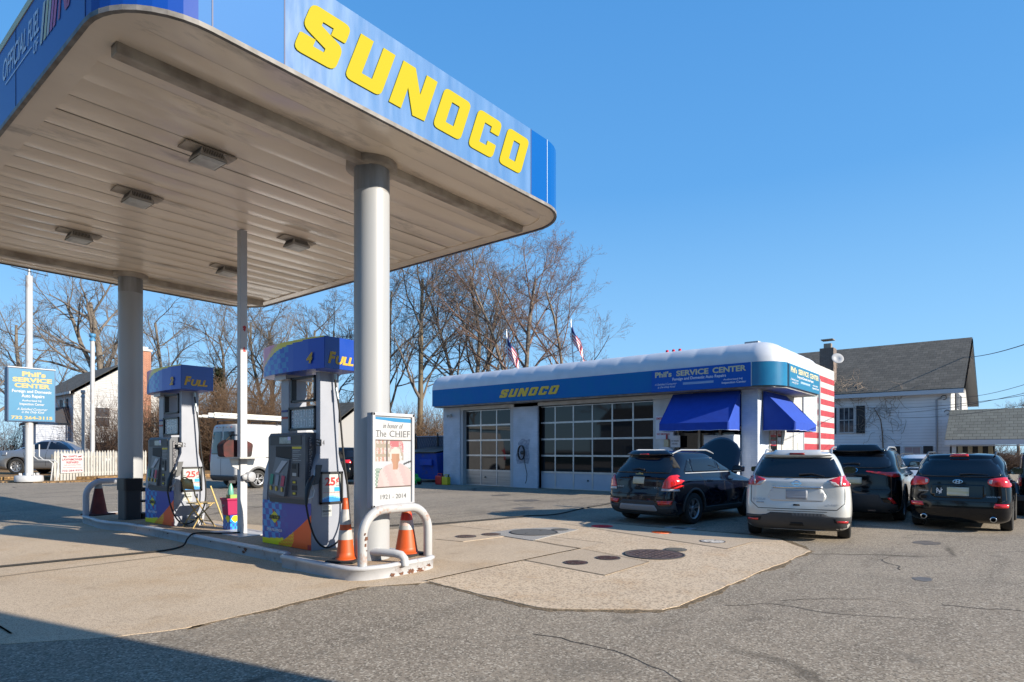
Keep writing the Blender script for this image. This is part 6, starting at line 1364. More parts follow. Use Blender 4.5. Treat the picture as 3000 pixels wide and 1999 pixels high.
c.patch('right',[(.02,1.05),(.12,1.05),(.15,1.5),(.06,1.6),(.02,1.6)],LB,'tail_lamp',off=.03); c.patch('rear',[(-1.0,.32),(1.0,.32),(1.0,.52),(-1.0,.52)],CLAD,'bumper',off=.03)
for u in (-.5,-.25,0,.25,.5): c.patch('rear',[(u-.05,2.40),(u+.05,2.40),(u+.05,2.43),(u-.05,2.43)],RED if abs(u)>.3 else mat('amber',(.3,.25,.2),.4),'marker_lamp',off=.012)
c.line('right',[(.2,1.22),(1.9,1.22)],.03,CLAD,'door_track',.01); c.line('right',[(1.95,2.3),(1.95,.5)],.014,GAP); c.line('right',[(3.1,2.2),(3.1,.5)],.014,GAP); c.patch('right',[(3.3,1.35),(3.35,2.0),(4.1,2.0),(4.5,1.4)],VG,'side_window',rr=.05); arches(c,(1.0,4.4),.36,('right',),.3,mat('van_grey_cladding',(.10,.105,.11),.6),.09); c.patch('right',[(.08,.36),(.5,.36),(.5,.55),(.08,.55)],CLAD,'corner_cladding',off=.012)
ld=thing('roof_ladders','pale extension ladders strapped on the roof rack of the white van','ladder',(0,0,0)); 
mx_=c.t.matrix_basis if False else (Matrix.Translation(c.t.location)@Matrix.Rotation(R(4),4,'Z')@Matrix.Scale(1.06,4))
fg=mat('ladder_fibreglass',(.62,.62,.58),.5,c2=(.5,.5,.46),nscale=4); la=mat('ladder_rung',(.4,.41,.42),.4,.5)
def tb(p): return tuple(mx_@Vector(p))
for (y0,y1,z0) in ((-.86,-.45,2.86),(-.86,-.45,2.74),(.0,.42,2.80)):
    b=MB()
    for yy in (y0,y1):
        q=[(-.75,yy-.025,z0),(4.3,yy-.025,z0-.03),(4.3,yy+.025,z0-.03),(-.75,yy+.025,z0)]; V=[tb(p) for p in q]+[tb((p[0],p[1],p[2]+.075)) for p in q]
        b.add(V,[(0,3,2,1),(4,5,6,7),(0,1,5,4),(1,2,6,5),(2,3,7,6),(3,0,4,7)])
    o=b.build('ladder_rails',fg,ld); b=MB()
    for k in range(16): b.tube([tb((-.5+.3*k,y0,z0+.03)),tb((-.5+.3*k,y1,z0+.03))],.015,5)
    b.build('rungs',la,o)
for x in (.4,1.9,3.3):
    b=MB(); b.tube([tb((x,-.92,2.52)),tb((x,-.92,2.70)),tb((x,.92,2.70)),tb((x,.92,2.52))],.022,6); b.build('rack_bar',black,ld)
ld.location=(13.5,25.8,2.7)
for ch_ in ld.children: 
    ch_.matrix_parent_inverse=Matrix.Translation((-13.5,-25.8,-2.7))
    
# --- dark pickup half seen past the near pump
H=1.75; rg_=suv_rings(L=4.8,H=H,belt=1.12,hood=1.06,cowl=3.3,rr=.4,roofw=.66,roof_front=2.3)
c=Car('parked_car','dark utility vehicle glimpsed between the near pump and the round post','car',(18.6,24.4),95,1.0,rg_,pb_,(.95,3.75),r=.37,W=.92,group='cars parked around the garage')
c.patch('rear',[(-.60,1.58),(.60,1.58),(.74,1.25),(-.74,1.25)],GLASSC,'rear_window',rr=.05)
for mi in (False,True): c.patch('rear',[(.62,1.0),(.88,1.0),(.86,1.15),(.66,1.15)],LB,'tail_lamp',off=.02,mirror=mi)
side_glass(c,H,1.12,x0=.8,x1=3.1,views=('left','right'),split=(1.5,2.3))
# ------------------------------------------------------------ left background
def lap_mat(name,c,bh=.13,axis=None,dark=.62,rough=.55,shingle=False,c2=None,bw=.3):
    c=dk(c); c2=dk(c2)
    m=bpy.data.materials.new(name); m.use_nodes=True; t=m.node_tree; b=t.nodes['Principled BSDF']; N=t.nodes.new; L=t.links.new
    tc=N('ShaderNodeTexCoord'); sx=N('ShaderNodeSeparateXYZ'); L(tc.outputs['Object'],sx.inputs[0]); cb=N('ShaderNodeCombineXYZ')
    if axis=='x': L(sx.outputs[0],cb.inputs[0])
    elif axis=='y': L(sx.outputs[1],cb.inputs[0])
    else:
        ad=N('ShaderNodeMath'); L(sx.outputs[0],ad.inputs[0]); L(sx.outputs[1],ad.inputs[1]); L(ad.outputs[0],cb.inputs[0])
    L(sx.outputs[2],cb.inputs[1]); br=N('ShaderNodeTexBrick'); br.inputs['Scale'].default_value=1
    br.inputs['Brick Width'].default_value=bw if shingle else 3.6; br.inputs['Row Height'].default_value=bh; br.inputs['Mortar Size'].default_value=.010; br.inputs['Mortar Smooth'].default_value=.3
    br.inputs['Color1'].default_value=(*c,1); br.inputs['Color2'].default_value=(*(c2 or tuple(x*.94 for x in c)),1); br.inputs['Mortar'].default_value=(*tuple(x*dark for x in c),1); L(cb.outputs[0],br.inputs[0])
    n=N('ShaderNodeTexNoise'); n.inputs['Scale'].default_value=1.2; n.inputs['Detail'].default_value=8; L(tc.outputs['Object'],n.inputs[0]); r=N('ShaderNodeValToRGB'); r.color_ramp.elements[0].position=.3; r.color_ramp.elements[1].position=.7; r.color_ramp.elements[0].color=(.75,.75,.75,1); L(n.outputs[0],r.inputs[0])
    mx=N('ShaderNodeMixRGB'); mx.blend_type='MULTIPLY'; mx.inputs[0].default_value=1 if shingle else .4; L(br.outputs[0],mx.inputs[1]); L(r.outputs[0],mx.inputs[2]); L(mx.outputs[0],b.inputs['Base Color']); b.inputs['Roughness'].default_value=rough
    bp=N('ShaderNodeBump'); bp.invert=True; bp.inputs['Strength'].default_value=.6; bp.inputs['Distance'].default_value=.02; L(br.outputs['Fac'],bp.inputs['Height']); L(bp.outputs[0],b.inputs['Normal'])
    MATS[name]=m; return m
sidw=lap_mat('white_siding',(.44,.45,.46)); sidb=lap_mat('shaded_white_siding',(.40,.44,.52)); shg=lap_mat('grey_shingle_y',(.085,.08,.066),.17,'y',.5,.9,True,(.13,.12,.10)); shx=lap_mat('grey_shingle_x',(.09,.085,.08),.17,'x',.5,.9,True,(.13,.125,.12)); trim=mat('house_trim',(.48,.49,.50),.5)  # second siding is the white one with blue-grey shade put into its colour
wing=mat('window_dark',(.03,.035,.045),.08,spec=.7,c2=(.09,.10,.12),nscale=3); shut=mat('shutter_black',(.012,.013,.018),.6)
def window(parent,P,U,V,N,pane_rows=2,cols=1,curtain=None,name='window'):
    """P lower corner, U width vec, V height vec, N outward unit"""
    P,U,V,N=map(Vector,(P,U,V,N)); b=MB(); u=U.normalized(); v=V.normalized(); w=.06
    def bar(a,c,e,f):
        q=[P+u*a+v*e,P+u*c+v*e,P+u*c+v*f,P+u*a+v*f]; b.add([p for p in q]+[p+N*.05 for p in q],[(4,5,6,7),(0,1,5,4),(1,2,6,5),(2,3,7,6),(3,0,4,7)])
    W_,H_=U.length,V.length
    bar(-w,W_+w,-w,0);bar(-w,W_+w,H_,H_+w);bar(-w,0,0,H_);bar(W_,W_+w,0,H_)
    for k in range(1,pane_rows): bar(0,W_,H_*k/pane_rows-.02,H_*k/pane_rows+.02)
    for k in range(1,cols): bar(W_*k/cols-.012,W_*k/cols+.012,0,H_)
    o=b.build(name,trim,parent); g_=MB(); q=[P+N*.015,P+U+N*.015,P+U+V+N*.015,P+V+N*.015]; g_.add(q,[(0,1,2,3)]); g_.build('pane',curtain or wing,o); return o
def shutter(parent,P,U,V,N):
    P,U,V,N=map(Vector,(P,U,V,N)); q=[P,P+U,P+U+V,P+V]; b=MB(); b.add(q+[p+N*.05 for p in q],[(4,5,6,7),(0,1,5,4),(1,2,6,5),(2,3,7,6),(3,0,4,7)]); return b.build('shutter',shut,parent)
def gable_house(label,x0,x1,y0,y1,ze,zr,ridge,wall,roofm,name='house',over=.35,zb=0):
    t=thing(name,label,'house',((x0+x1)/2,(y0+y1)/2,zb)); b=MB()
    if ridge=='y':   # ridge runs along y, gables face +-y
        xm=(x0+x1)/2; b.prism([(x0,zb),(x1,zb),(x1,ze),(xm,zr),(x0,ze)],(0,y0,0),(1,0,0),(0,0,1),(0,y1-y0,0)); b.build('wall',wall,t)
        r=MB(); k=(zr-ze)/(xm-x0)
        for s,xa in ((-1,x0),(1,x1)):
            xo=xa+s*over; zo=ze-k*over; r.add([(xo,y0-over,zo),(xm,y0-over,zr+.02),(xm,y1+over,zr+.02),(xo,y1+over,zo),(xo,y0-over,zo+.12),(xm,y0-over,zr+.16),(xm,y1+over,zr+.16),(xo,y1+over,zo+.12)],[(0,1,2,3),(7,6,5,4),(0,4,5,1),(3,2,6,7),(0,3,7,4)])
        ro=r.build('roof',roofm,t)
        g=MB(); 
        for s,xa in ((-1,x0),(1,x1)):
            xo=xa+s*over; zo=ze-k*over; g.box(min(xo,xo+s*.05),max(xo,xo+s*.05),y0-over,y1+over,zo-.06,zo+.11)
            g.add([(xo,y0-over-.02,zo-.1),(xm,y0-over-.02,zr-.1),(xm,y0-over-.02,zr+.13),(xo,y0-over-.02,zo+.11)],[(0,1,2,3),(3,2,1,0)])
        g.build('fascia_board',trim,t)
        sf=MB()
        for s,xa in ((-1,x0),(1,x1)): 
            xo=xa+s*over; zo=ze-k*over; sf.add([(xo,y0-over,zo-.01),(xm,y0-over,zr+.01),(xm,y0,zr+.01),(xo,y0,zo-.01)],[(0,3,2,1),(0,1,2,3)])
            sf.add([(xo,y0-over,zo-.02),(xa,y0-over,zo-.02),(xa,y1,zo-.02),(xo,y1,zo-.02)],[(0,3,2,1)])
        sf.build('eave_soffit',mat('eave_beige',(.45,.43,.38),.6),t)
    return t
h1=gable_house('white two storey house with brick chimney behind the left shrubs',14.9,20.7,53,62,6.0,8.0,'y',sidw,shg)
cc_=MB(); cc_.box(14.87,14.9,53,62,0,5.9); cc_.build('shaded_side_wall',sidb,h1)  # side turned from the sun, its shade painted into the white siding
P=lambda x,y,c: onX(x,y,c)
def winX(par,sx0,sx1,sy0,sy1,c,rows=2,cols=1,cur=None):
    a=onX(sx0,sy1,c); b=onX(sx1,sy0,c); return window(par,(c,a.y,a.z),(0,b.y-a.y,0),(0,0,b.z-a.z),(-1,0,0),rows,cols,cur)
def shX(par,sx0,sx1,sy0,sy1,c):
    a=onX(sx0,sy1,c); b=onX(sx1,sy0,c); return shutter(par,(c,a.y,a.z),(0,b.y-a.y,0),(0,0,b.z-a.z),(-1,0,0))
winX(h1,184,193,1172,1228,14.86); shX(h1,177,182,1172,1229,14.86); shX(h1,194,199,1169,1227,14.86); winX(h1,184,190,1275,1300,14.86); shX(h1,175,180,1273,1290,14.86); shX(h1,192,198,1272,1290,14.86)
window(h1,(19.3,52.99,3.3),(.9,0,0),(0,0,1.3),(0,-1,0)); window(h1,(16.2,52.99,3.4),(.9,0,0),(0,0,1.4),(0,-1,0)); window(h1,(16.2,52.99,.8),(.9,0,0),(0,0,1.4),(0,-1,0)); window(h1,(19.3,52.99,.6),(.9,0,0),(0,0,1.3),(0,-1,0))
cm_=MB(); cm_.box(19.0,19.75,52.3,52.98,0,9.3); co_=cm_.build('chimney',bred0,h1); cm_=MB(); cm_.box(18.92,19.83,52.22,53.06,9.3,9.45); cm_.box(19.15,19.6,52.45,52.85,9.45,9.65); cm_.build('chimney_cap',mat('cap_stone',(.5,.48,.45),.7),co_)
dpz=MB(); dpz.tube([(14.82,52.9,.1),(14.82,52.9,5.7)],.05,6); dpz.build('downpipe',trim,h1)
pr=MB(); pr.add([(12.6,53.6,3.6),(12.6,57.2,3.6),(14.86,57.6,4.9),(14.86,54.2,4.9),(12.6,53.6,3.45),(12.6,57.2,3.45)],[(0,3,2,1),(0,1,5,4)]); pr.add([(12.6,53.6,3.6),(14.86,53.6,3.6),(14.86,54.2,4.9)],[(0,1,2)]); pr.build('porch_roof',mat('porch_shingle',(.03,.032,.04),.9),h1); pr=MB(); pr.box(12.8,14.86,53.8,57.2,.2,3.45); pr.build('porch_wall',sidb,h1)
h2=gable_house('low pale house at the left edge beyond the silver sedan',2.0,9.5,62,72,3.2,5.0,'y',mat('pale_render',(.42,.41,.40),.7,c2=(.36,.35,.34),nscale=3),shg)
window(h2,(6.5,61.98,.9),(1.2,0,0),(0,0,1.3),(0,-1,0)); window(h2,(8.0,61.98,1.6),(.5,0,0),(0,0,.9),(0,-1,0))
# service sign on pole
ss=thing('service_sign','blue garage sign with gold and white lettering mounted on a tall white pole','sign',(8.83,38.28,0))
pp=mat('pole_white_paint',(.45,.46,.47),.5,c2=(.40,.41,.42),nscale=2,c3=(.25,.15,.1),n3=2.0,stretch=(1,1,.4))
b=MB(); b.tube([(8.83,38.28,.2),(8.83,38.28,3.2)],.175,18); b.tube([(8.83,38.28,3.2),(8.83,38.28,10.3)],.15,18); b.build('pole',pp,ss)
b=MB(); b.lathe([(.58,.05),(.60,.12),(.58,.34),(.5,.36),(0,.36)],(8.83,38.28,0),n=30); bo=b.build('pole_base',pp,ss)
for k in range(8):
    a=R(45*k+20); b=MB(); b.lathe([(.04,0),(.04,.10),(0,.12)],(8.83+.38*math.cos(a),38.28+.38*math.sin(a),.36),n=8); b.build('anchor_bolt',pp,bo)
b=MB(); b.box(7.92,9.86,38.02,38.6,3.02,5.66); sbx=b.build('sign_box',mat('sign_box_navy',(.03,.07,.16),.5),ss,bevel=.01)
b=MB(); b.box(7.96,9.82,38.0,38.02,3.06,5.62); sfc=b.build('sign_face',mat('sign_face_blue',(.004,.145,.28),.5,c2=(.005,.155,.30),nscale=2),sbx); b=MB(); b.box(7.92,9.86,37.98,38.6,5.66,5.70); b.build('sign_cap',white,sbx)
gm_=mat('sign_gold',(.40,.30,.10),.5); wm_=mat('sign_white',(.42,.43,.44),.5)
X=7.96; Wd=1.86; Z=3.06; Hh=2.56
def stx(mb,s,u0,u1,v0,v1,**k): text_mb(mb,s,(X+Wd*u0,38.0,Z+Hh*v0),(Wd*(u1-u0),0,0),(0,0,Hh*(v1-v0)),N=(0,-1,0),depth=.006,**k)
for a_ in (("Phil's",.28,.80,.855,.955,.045),('SERVICE',.08,.94,.745,.835,.05),('CENTER',.12,.90,.635,.725,.05),('732 264-3115',.05,.95,.03,.095,.04)):
    t=MB(); stx(t,*a_[:5],bold=a_[5]); t.build('gold_lettering',gm_,sfc)
for a_ in (('Foreign and Domestic',.07,.93,.545,.60,.025,0),('Auto Repairs',.27,.77,.455,.515,.025,0),('Authorized NJ',.28,.70,.365,.41,.02,0),('Inspection Center',.23,.77,.305,.35,.02,0),('A Satisfied Customer',.17,.84,.205,.25,.01,.4),('is the Only Kind',.27,.77,.15,.195,.01,.4)):
    t=MB(); stx(t,*a_[:5],bold=a_[5],shear=a_[6]); t.build('white_lettering',wm_,sfc)
b=MB(); b.tube([(8.2,38.2,10.9),(8.1,38.2,10.6),(9.6,38.2,10.45),(9.5,38.2,10.7)],.02,5); b.tube([(8.83,38.28,10.2),(8.83,38.28,10.9)],.06,8); b.build('antenna_frame',alu,ss)
def vent(sx,D,ytop,r,lab,cap):
    p=onD(sx,1323,D); zt=EYE+(HY-ytop)/FPX*D; t=thing('vent_pipe',lab,'pipe',(p.x,p.y,0)); b=MB(); b.tube([(p.x,p.y,.1),(p.x,p.y,zt)],r,12); b.build('pipe',pp,t)
    b=MB(); b.lathe([(r*1.3,0),(r*1.3,.12),(r*.9,.14),(r*.9,.22),(r*1.4,.24),(r*1.4,.42),(0,.42)],(p.x,p.y,zt),n=14); b.build('vent_cap',mat('vent_blue',(.05,.2,.38),.5) if cap else pp,t)
    b=MB(); b.tube([(p.x-.14,p.y,zt*.55),(p.x+.14,p.y,zt*.55)],.03,6); b.build('clamp',alu,t)
vent(271,35.5,1000,.115,'taller vent pipe with blue cap behind the picket fence',True); vent(244,36.0,1165,.09,'shorter plain vent pipe left of the tall one',False)
# picket fence
def picket(name,label,A,B,h,pitch,w,m,z=0,jag=0,seed=1):
    A=Vector(A);B=Vector(B); d=(B-A); L=d.length; d.normalize(); n_=Vector((d.y,-d.x)); t=thing(name,label,'fence',((A.x+B.x)/2,(A.y+B.y)/2,z)); rd=random.Random(seed)
    b=MB(); k=int(L/pitch)
    for i in range(k):
        p=A+d*(i*pitch); hh=h*(1+rd.uniform(-jag,jag)); tl=rd.uniform(-.012,.012)
        pts=[(0,.04),(w,.04),(w+tl,hh-.13),(w/2+tl,hh),(tl,hh-.13)]
        b.prism(pts,(p.x,p.y,z),(d.x,d.y,0),(0,0,1),(n_.x*.025,n_.y*.025,0))
    b.build('pickets',m,t); b=MB()
    for zz in (.35,h-.4):
        q=[A-n_*.01,B-n_*.01]; 
        b.add([(q[0].x,q[0].y,z+zz),(q[1].x,q[1].y,z+zz),(q[1].x,q[1].y,z+zz+.09),(q[0].x,q[0].y,z+zz+.09)]+[(q[0].x-n_.x*.05,q[0].y-n_.y*.05,z+zz),(q[1].x-n_.x*.05,q[1].y-n_.y*.05,z+zz),(q[1].x-n_.x*.05,q[1].y-n_.y*.05,z+zz+.09),(q[0].x-n_.x*.05,q[0].y-n_.y*.05,z+zz+.09)],[(0,1,2,3),(7,6,5,4),(3,2,6,7),(0,4,5,1)])
    b.build('rails',m,t); return t,d,n_
wpk=mat('weathered_white_wood',(.42,.42,.40),.8,c2=(.36,.35,.32),nscale=3,c3=(.20,.15,.10),n3=3.5,stretch=(3,3,.5))
A=onZ(157,1412,0);B=onZ(430,1398,0)
pf,d,nn=picket('picket_fence','weathered white picket fence with lawnmower repair sign at the left',(A.x,A.y),(B.x,B.y),1.62,.178,.13,wpk,0,.02)
gs=thing('repair_sign','white sign with red lettering for lawnmower repairs, fixed on the picket fence','sign',(A.x,A.y,.4))
d3=Vector((d.x,d.y,0)); n3_=Vector((nn.x,nn.y,0)); 
if n3_.dot(Vector((-VD[0],-VD[1],0)))<0: n3_=-n3_
O=Vector((A.x,A.y,.42))+d3*.34+n3_*.05; U=d3*1.32; V=Vector((0,0,1.02)); b=MB(); q=[O,O+U,O+U+V,O+V]; b.add(q+[p+n3_*.02 for p in q],[(4,5,6,7),(0,1,5,4),(1,2,6,5),(2,3,7,6),(3,0,4,7)]); sbd=b.build('sign_board',mat('sign_white_board',(.44,.45,.46),.5),gs)
t=MB(); rl=mat('sign_red',(.32,.02,.04),.5)
def gt(s,u0,u1,v0,v1,bold=.02): text_mb(t,s,O+n3_*.02+U*u0+V*v0,U*(u1-u0),V*(v1-v0),N=n3_,bold=bold,depth=.005)
gt("GAP'S",.33,.70,.81,.91); gt('LAWNMOWER',.05,.95,.64,.75); gt('REPAIRS',.24,.77,.49,.60); gt('AND SNOWBLOWERS',.12,.88,.385,.43,0); gt('USED LAWNMOWERS FOR SALE',.08,.92,.265,.30,0); t.build('red_lettering',rl,sbd)
t=MB(); gt('732-284-9374',.05,.95,.07,.17); t.build('phone_lettering',mat('sign_maroon',(.22,.02,.05),.5),sbd)
for u0,s_ in ((.07,1),(.93,-1)):
    b=MB(); b.add([O+n3_*.026+U*(u0)+V*.90,O+n3_*.026+U*(u0+s_*.2)+V*.84,O+n3_*.026+U*(u0+s_*.16)+V*.80,O+n3_*.026+U*(u0+s_*.04)+V*.83],[(0,1,2,3),(3,2,1,0)]); b.build('red_swoosh',rl,sbd)
rk_=thing('pipe_rack','white bent pipe rack at the foot of the sign pole','rack',(9.6,38.4,0)); 
for o_ in (0,.18):
    b=MB(); p0=onZ(99,1408,.1); b.tube([(p0.x+o_,p0.y-o_,1.9),(p0.x+o_,p0.y-o_,1.3),(p0.x+.15+o_,p0.y-.15-o_,1.12),(p0.x+.5+o_,p0.y-.55-o_,1.1),(p0.x+.62+o_,p0.y-.7-o_,.95),(p0.x+.55+o_,p0.y-.6-o_,.1)],.03,7); b.build('bent_pipe',pp,rk_)
b=MB(); g0=onZ(152,1412,0); b.box(g0.x-.03,g0.x+.03,g0.y-.03,g0.y+.03,0,1.4); tag(b.build('fence_post',mat('post_dark',(.1,.1,.1),.7)),'thin dark post at the left end of the picket fence','post')
# ------------------------------------------------------------ right background house
h3=thing('house','long white sided house with dark shingle roof on the right behind the cars','house',(46,8,0))
HX=40.0
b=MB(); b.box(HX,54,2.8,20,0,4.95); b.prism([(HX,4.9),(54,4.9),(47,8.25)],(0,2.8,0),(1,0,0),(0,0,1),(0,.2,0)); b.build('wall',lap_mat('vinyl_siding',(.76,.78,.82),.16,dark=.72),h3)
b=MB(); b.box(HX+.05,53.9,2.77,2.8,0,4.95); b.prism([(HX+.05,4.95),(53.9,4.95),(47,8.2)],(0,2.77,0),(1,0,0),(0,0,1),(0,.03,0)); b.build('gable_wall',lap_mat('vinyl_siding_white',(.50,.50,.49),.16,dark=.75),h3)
b=MB(); k=(8.35-4.95)/7.0
for s,xa in ((-1,HX),(1,54)):
    xo=xa+s*.45; zo=4.95-k*.45
    b.add([(xo,2.2,zo),(47,2.2,8.35),(47,20,8.35),(xo,20,zo),(xo,2.2,zo+.12),(47,2.2,8.5),(47,20,8.5),(xo,20,zo+.12)],[(0,1,2,3),(7,6,5,4),(0,4,5,1),(3,2,6,7),(0,3,7,4)])
b.build('roof',shg,h3)
b=MB()
for s,xa in ((-1,HX),(1,54)):
    xo=xa+s*.45; zo=4.95-k*.45
    b.add([(xo,2.17,zo-.22),(47,2.17,8.13),(47,2.17,8.5),(xo,2.17,zo+.12)],[(0,1,2,3),(3,2,1,0)]); b.add([(xo,2.19,zo-.04),(47,2.19,8.3),(47,2.8,8.3),(xo,2.8,zo-.04)],[(0,1,2,3),(3,2,1,0)])
b.box(HX-.50,HX-.45,2.2,20,4.58,4.80); b.box(HX-.45,HX,2.2,20,4.60,4.64); b.build('fascia_board',mat('fascia_white',(.50,.51,.54),.5),h3)
winX(h3,2460,2501,1195,1267,HX-.01,2,3); shX(h3,2509,2534,1189,1270,HX-.01); shX(h3,2446,2450,1196,1272,HX-.01)
winX(h3,2651,2696,1311,1350,HX-.01,1,2,mat('curtain_pane',(.30,.33,.36),.4,c2=(.4,.2,.2),nscale=1.5)); shX(h3,2611,2637,1308,1350,HX-.01); shX(h3,2705,2733,1307,1350,HX-.01)
b=MB(); a_=onX(2744,1172,HX-.08); b.tube([(HX-.08,a_.y,.2),(HX-.08,a_.y,a_.z),(HX-.08,a_.y-.2,a_.z+.1)],.045,8); b.build('conduit_pipe',mat('grey_pipe',(.3,.3,.3)),h3)
for cx_,cz_ in ((2765,1165),(2775,1208)):
    p=onX(cx_,cz_,HX-.06); b=MB(); b.tube([(HX-.06,p.y+.12*math.cos(R(40*q)),p.z+.12*math.sin(R(40*q))) for q in range(8)],.02,5); b.build('cable_loop',black,h3)
window(h3,(43.3,2.76,3.0),(1.1,0,0),(0,0,1.9),(0,-1,0),2,2); window(h3,(45.1,2.76,3.0),(1.1,0,0),(0,0,1.9),(0,-1,0),2,2); shutter(h3,(42.6,2.76,3.0),(.5,0,0),(0,0,1.9),(0,-1,0)); shutter(h3,(46.5,2.76,3.0),(.5,0,0),(0,0,1.9),(0,-1,0))
pc=onX(2426,1090,41.2); b=MB(); b.box(40.8,41.6,pc.y-.38,pc.y+.38,4.9,7.75); cho=b.build('chimney',brick_mat('old_grey_brick',(.17,.13,.11),(.22,.17,.14),.24,.08),h3); b=MB(); b.box(41.0,41.35,pc.y-.2,pc.y+.2,7.75,8.05); b.box(40.85,41.5,pc.y-.33,pc.y+.33,8.25,8.3); b.build('flue_cap',mat('flue_metal',(.3,.25,.2),.5,.4),cho)
pd_=onX(2452,1053,40.6); dsh=thing('satellite_dish','small white satellite dish beside the grey chimney on the shingle roof','dish',(pd_.x,pd_.y,pd_.z)); b=MB(); b.lathe([(0,.0),(.15,.02),(.28,.07),(.34,.12),(.33,.13),(.15,.04),(0,.03)],pd_,(-.8,-.5,.4),20); b.build('dish_reflector',white,dsh); b=MB(); b.tube([(pd_.x,pd_.y,pd_.z),(pd_.x+.5,pd_.y+.1,pd_.z-.45)],.03,6); b.build('dish_arm',alu,dsh)
# low wing and porch
lw=thing('porch','low shingle roofed porch on white posts in front of the gable wall','porch',(38,-1,0))
ya,yb=2.75,-3.2
b=MB(); b.add([(36.2,yb,2.0),(36.2,ya,2.0),(39.0,ya,3.55),(39.0,yb,3.55),(36.2,yb,2.12),(36.2,ya,2.12),(39.0,ya,3.67),(39.0,yb,3.67),(41.8,ya,2.0),(41.8,yb,2.0),(41.8,ya,2.12),(41.8,yb,2.12)],[(4,7,6,5),(0,1,2,3),(5,6,2,1),(0,3,7,4),(7,11,10,6),(3,2,8,9),(6,10,8,2),(3,9,11,7)][:8]); b.build('roof',lap_mat('porch_green_shingle',(.17,.17,.14),.15,'y',.5,.9,True,(.22,.22,.18)),lw)
b=MB(); b.box(36.12,36.2,yb,ya,1.86,2.1); b.box(36.2,36.5,yb,ya,1.8,1.84); b.build('gutter',mat('fascia_white',(0,0,0)),lw)
for y in (2.4,-1.2,-1.75,-2.3,-2.85):
    b=MB(); b.box(36.3,36.45,y-.08,y+.08,0,1.86); b.build('post',white,lw)
b=MB(); 
for y in (2.3,1.9,1.5,1.1): b.box(38.2,38.26,y-.12,y+.06,0,1.8)
b.build('door_frames',mat('beige_frame',(.45,.40,.28),.6),lw)
b=MB(); b.box(38.3,38.34,.9,2.7,0,1.9); b.build('dark_doorway',black,lw)
picket('picket_fence','short weathered grey picket fence glimpsed between the two black cars',(30,1.2),(30,4.6),1.22,.2,.15,mat('grey_wood',(.16,.14,.13),.9,c2=(.22,.2,.18),nscale=5),seed=3)
# service wires
for i,(x0,y0,x1,y1,Da,lab) in enumerate(((2795,1046,3000,1002,40,'topmost thick wire tangled with vine twigs'),(2760,1165,3000,1118,33,'second wire from the top'),(2600,1210,3000,1143,33,'third wire, crossing the white facade'),(2540,1195,3000,1149,33,'fourth wire, close below the third'),(2620,1222,3000,1177,33,'lowest wire at the right'))):
    a=onD(x0,y0,Da); b2=onD(x1+ (x1-x0)*.3,y1+(y1-y0)*.3,18); P_=[]
    for k in range(13):
        u=k/12; p=a.lerp(b2,u); p.z-=.22*4*u*(1-u); P_.append(p)
    tag(MB().tube(P_,.009 if i else .016,5).build('service_wire',mat('wire_black',(.03,.03,.035),.6),None),'overhead black '+lab,'wire','overhead service wires')
# shed past the near pump
sh_=gable_house('small grey roofed shed with white eave seen past the near pump',22.5,27,33,39,3.0,4.6,'y',mat('shed_wall',(.3,.3,.3),.7),shg,name='shed')
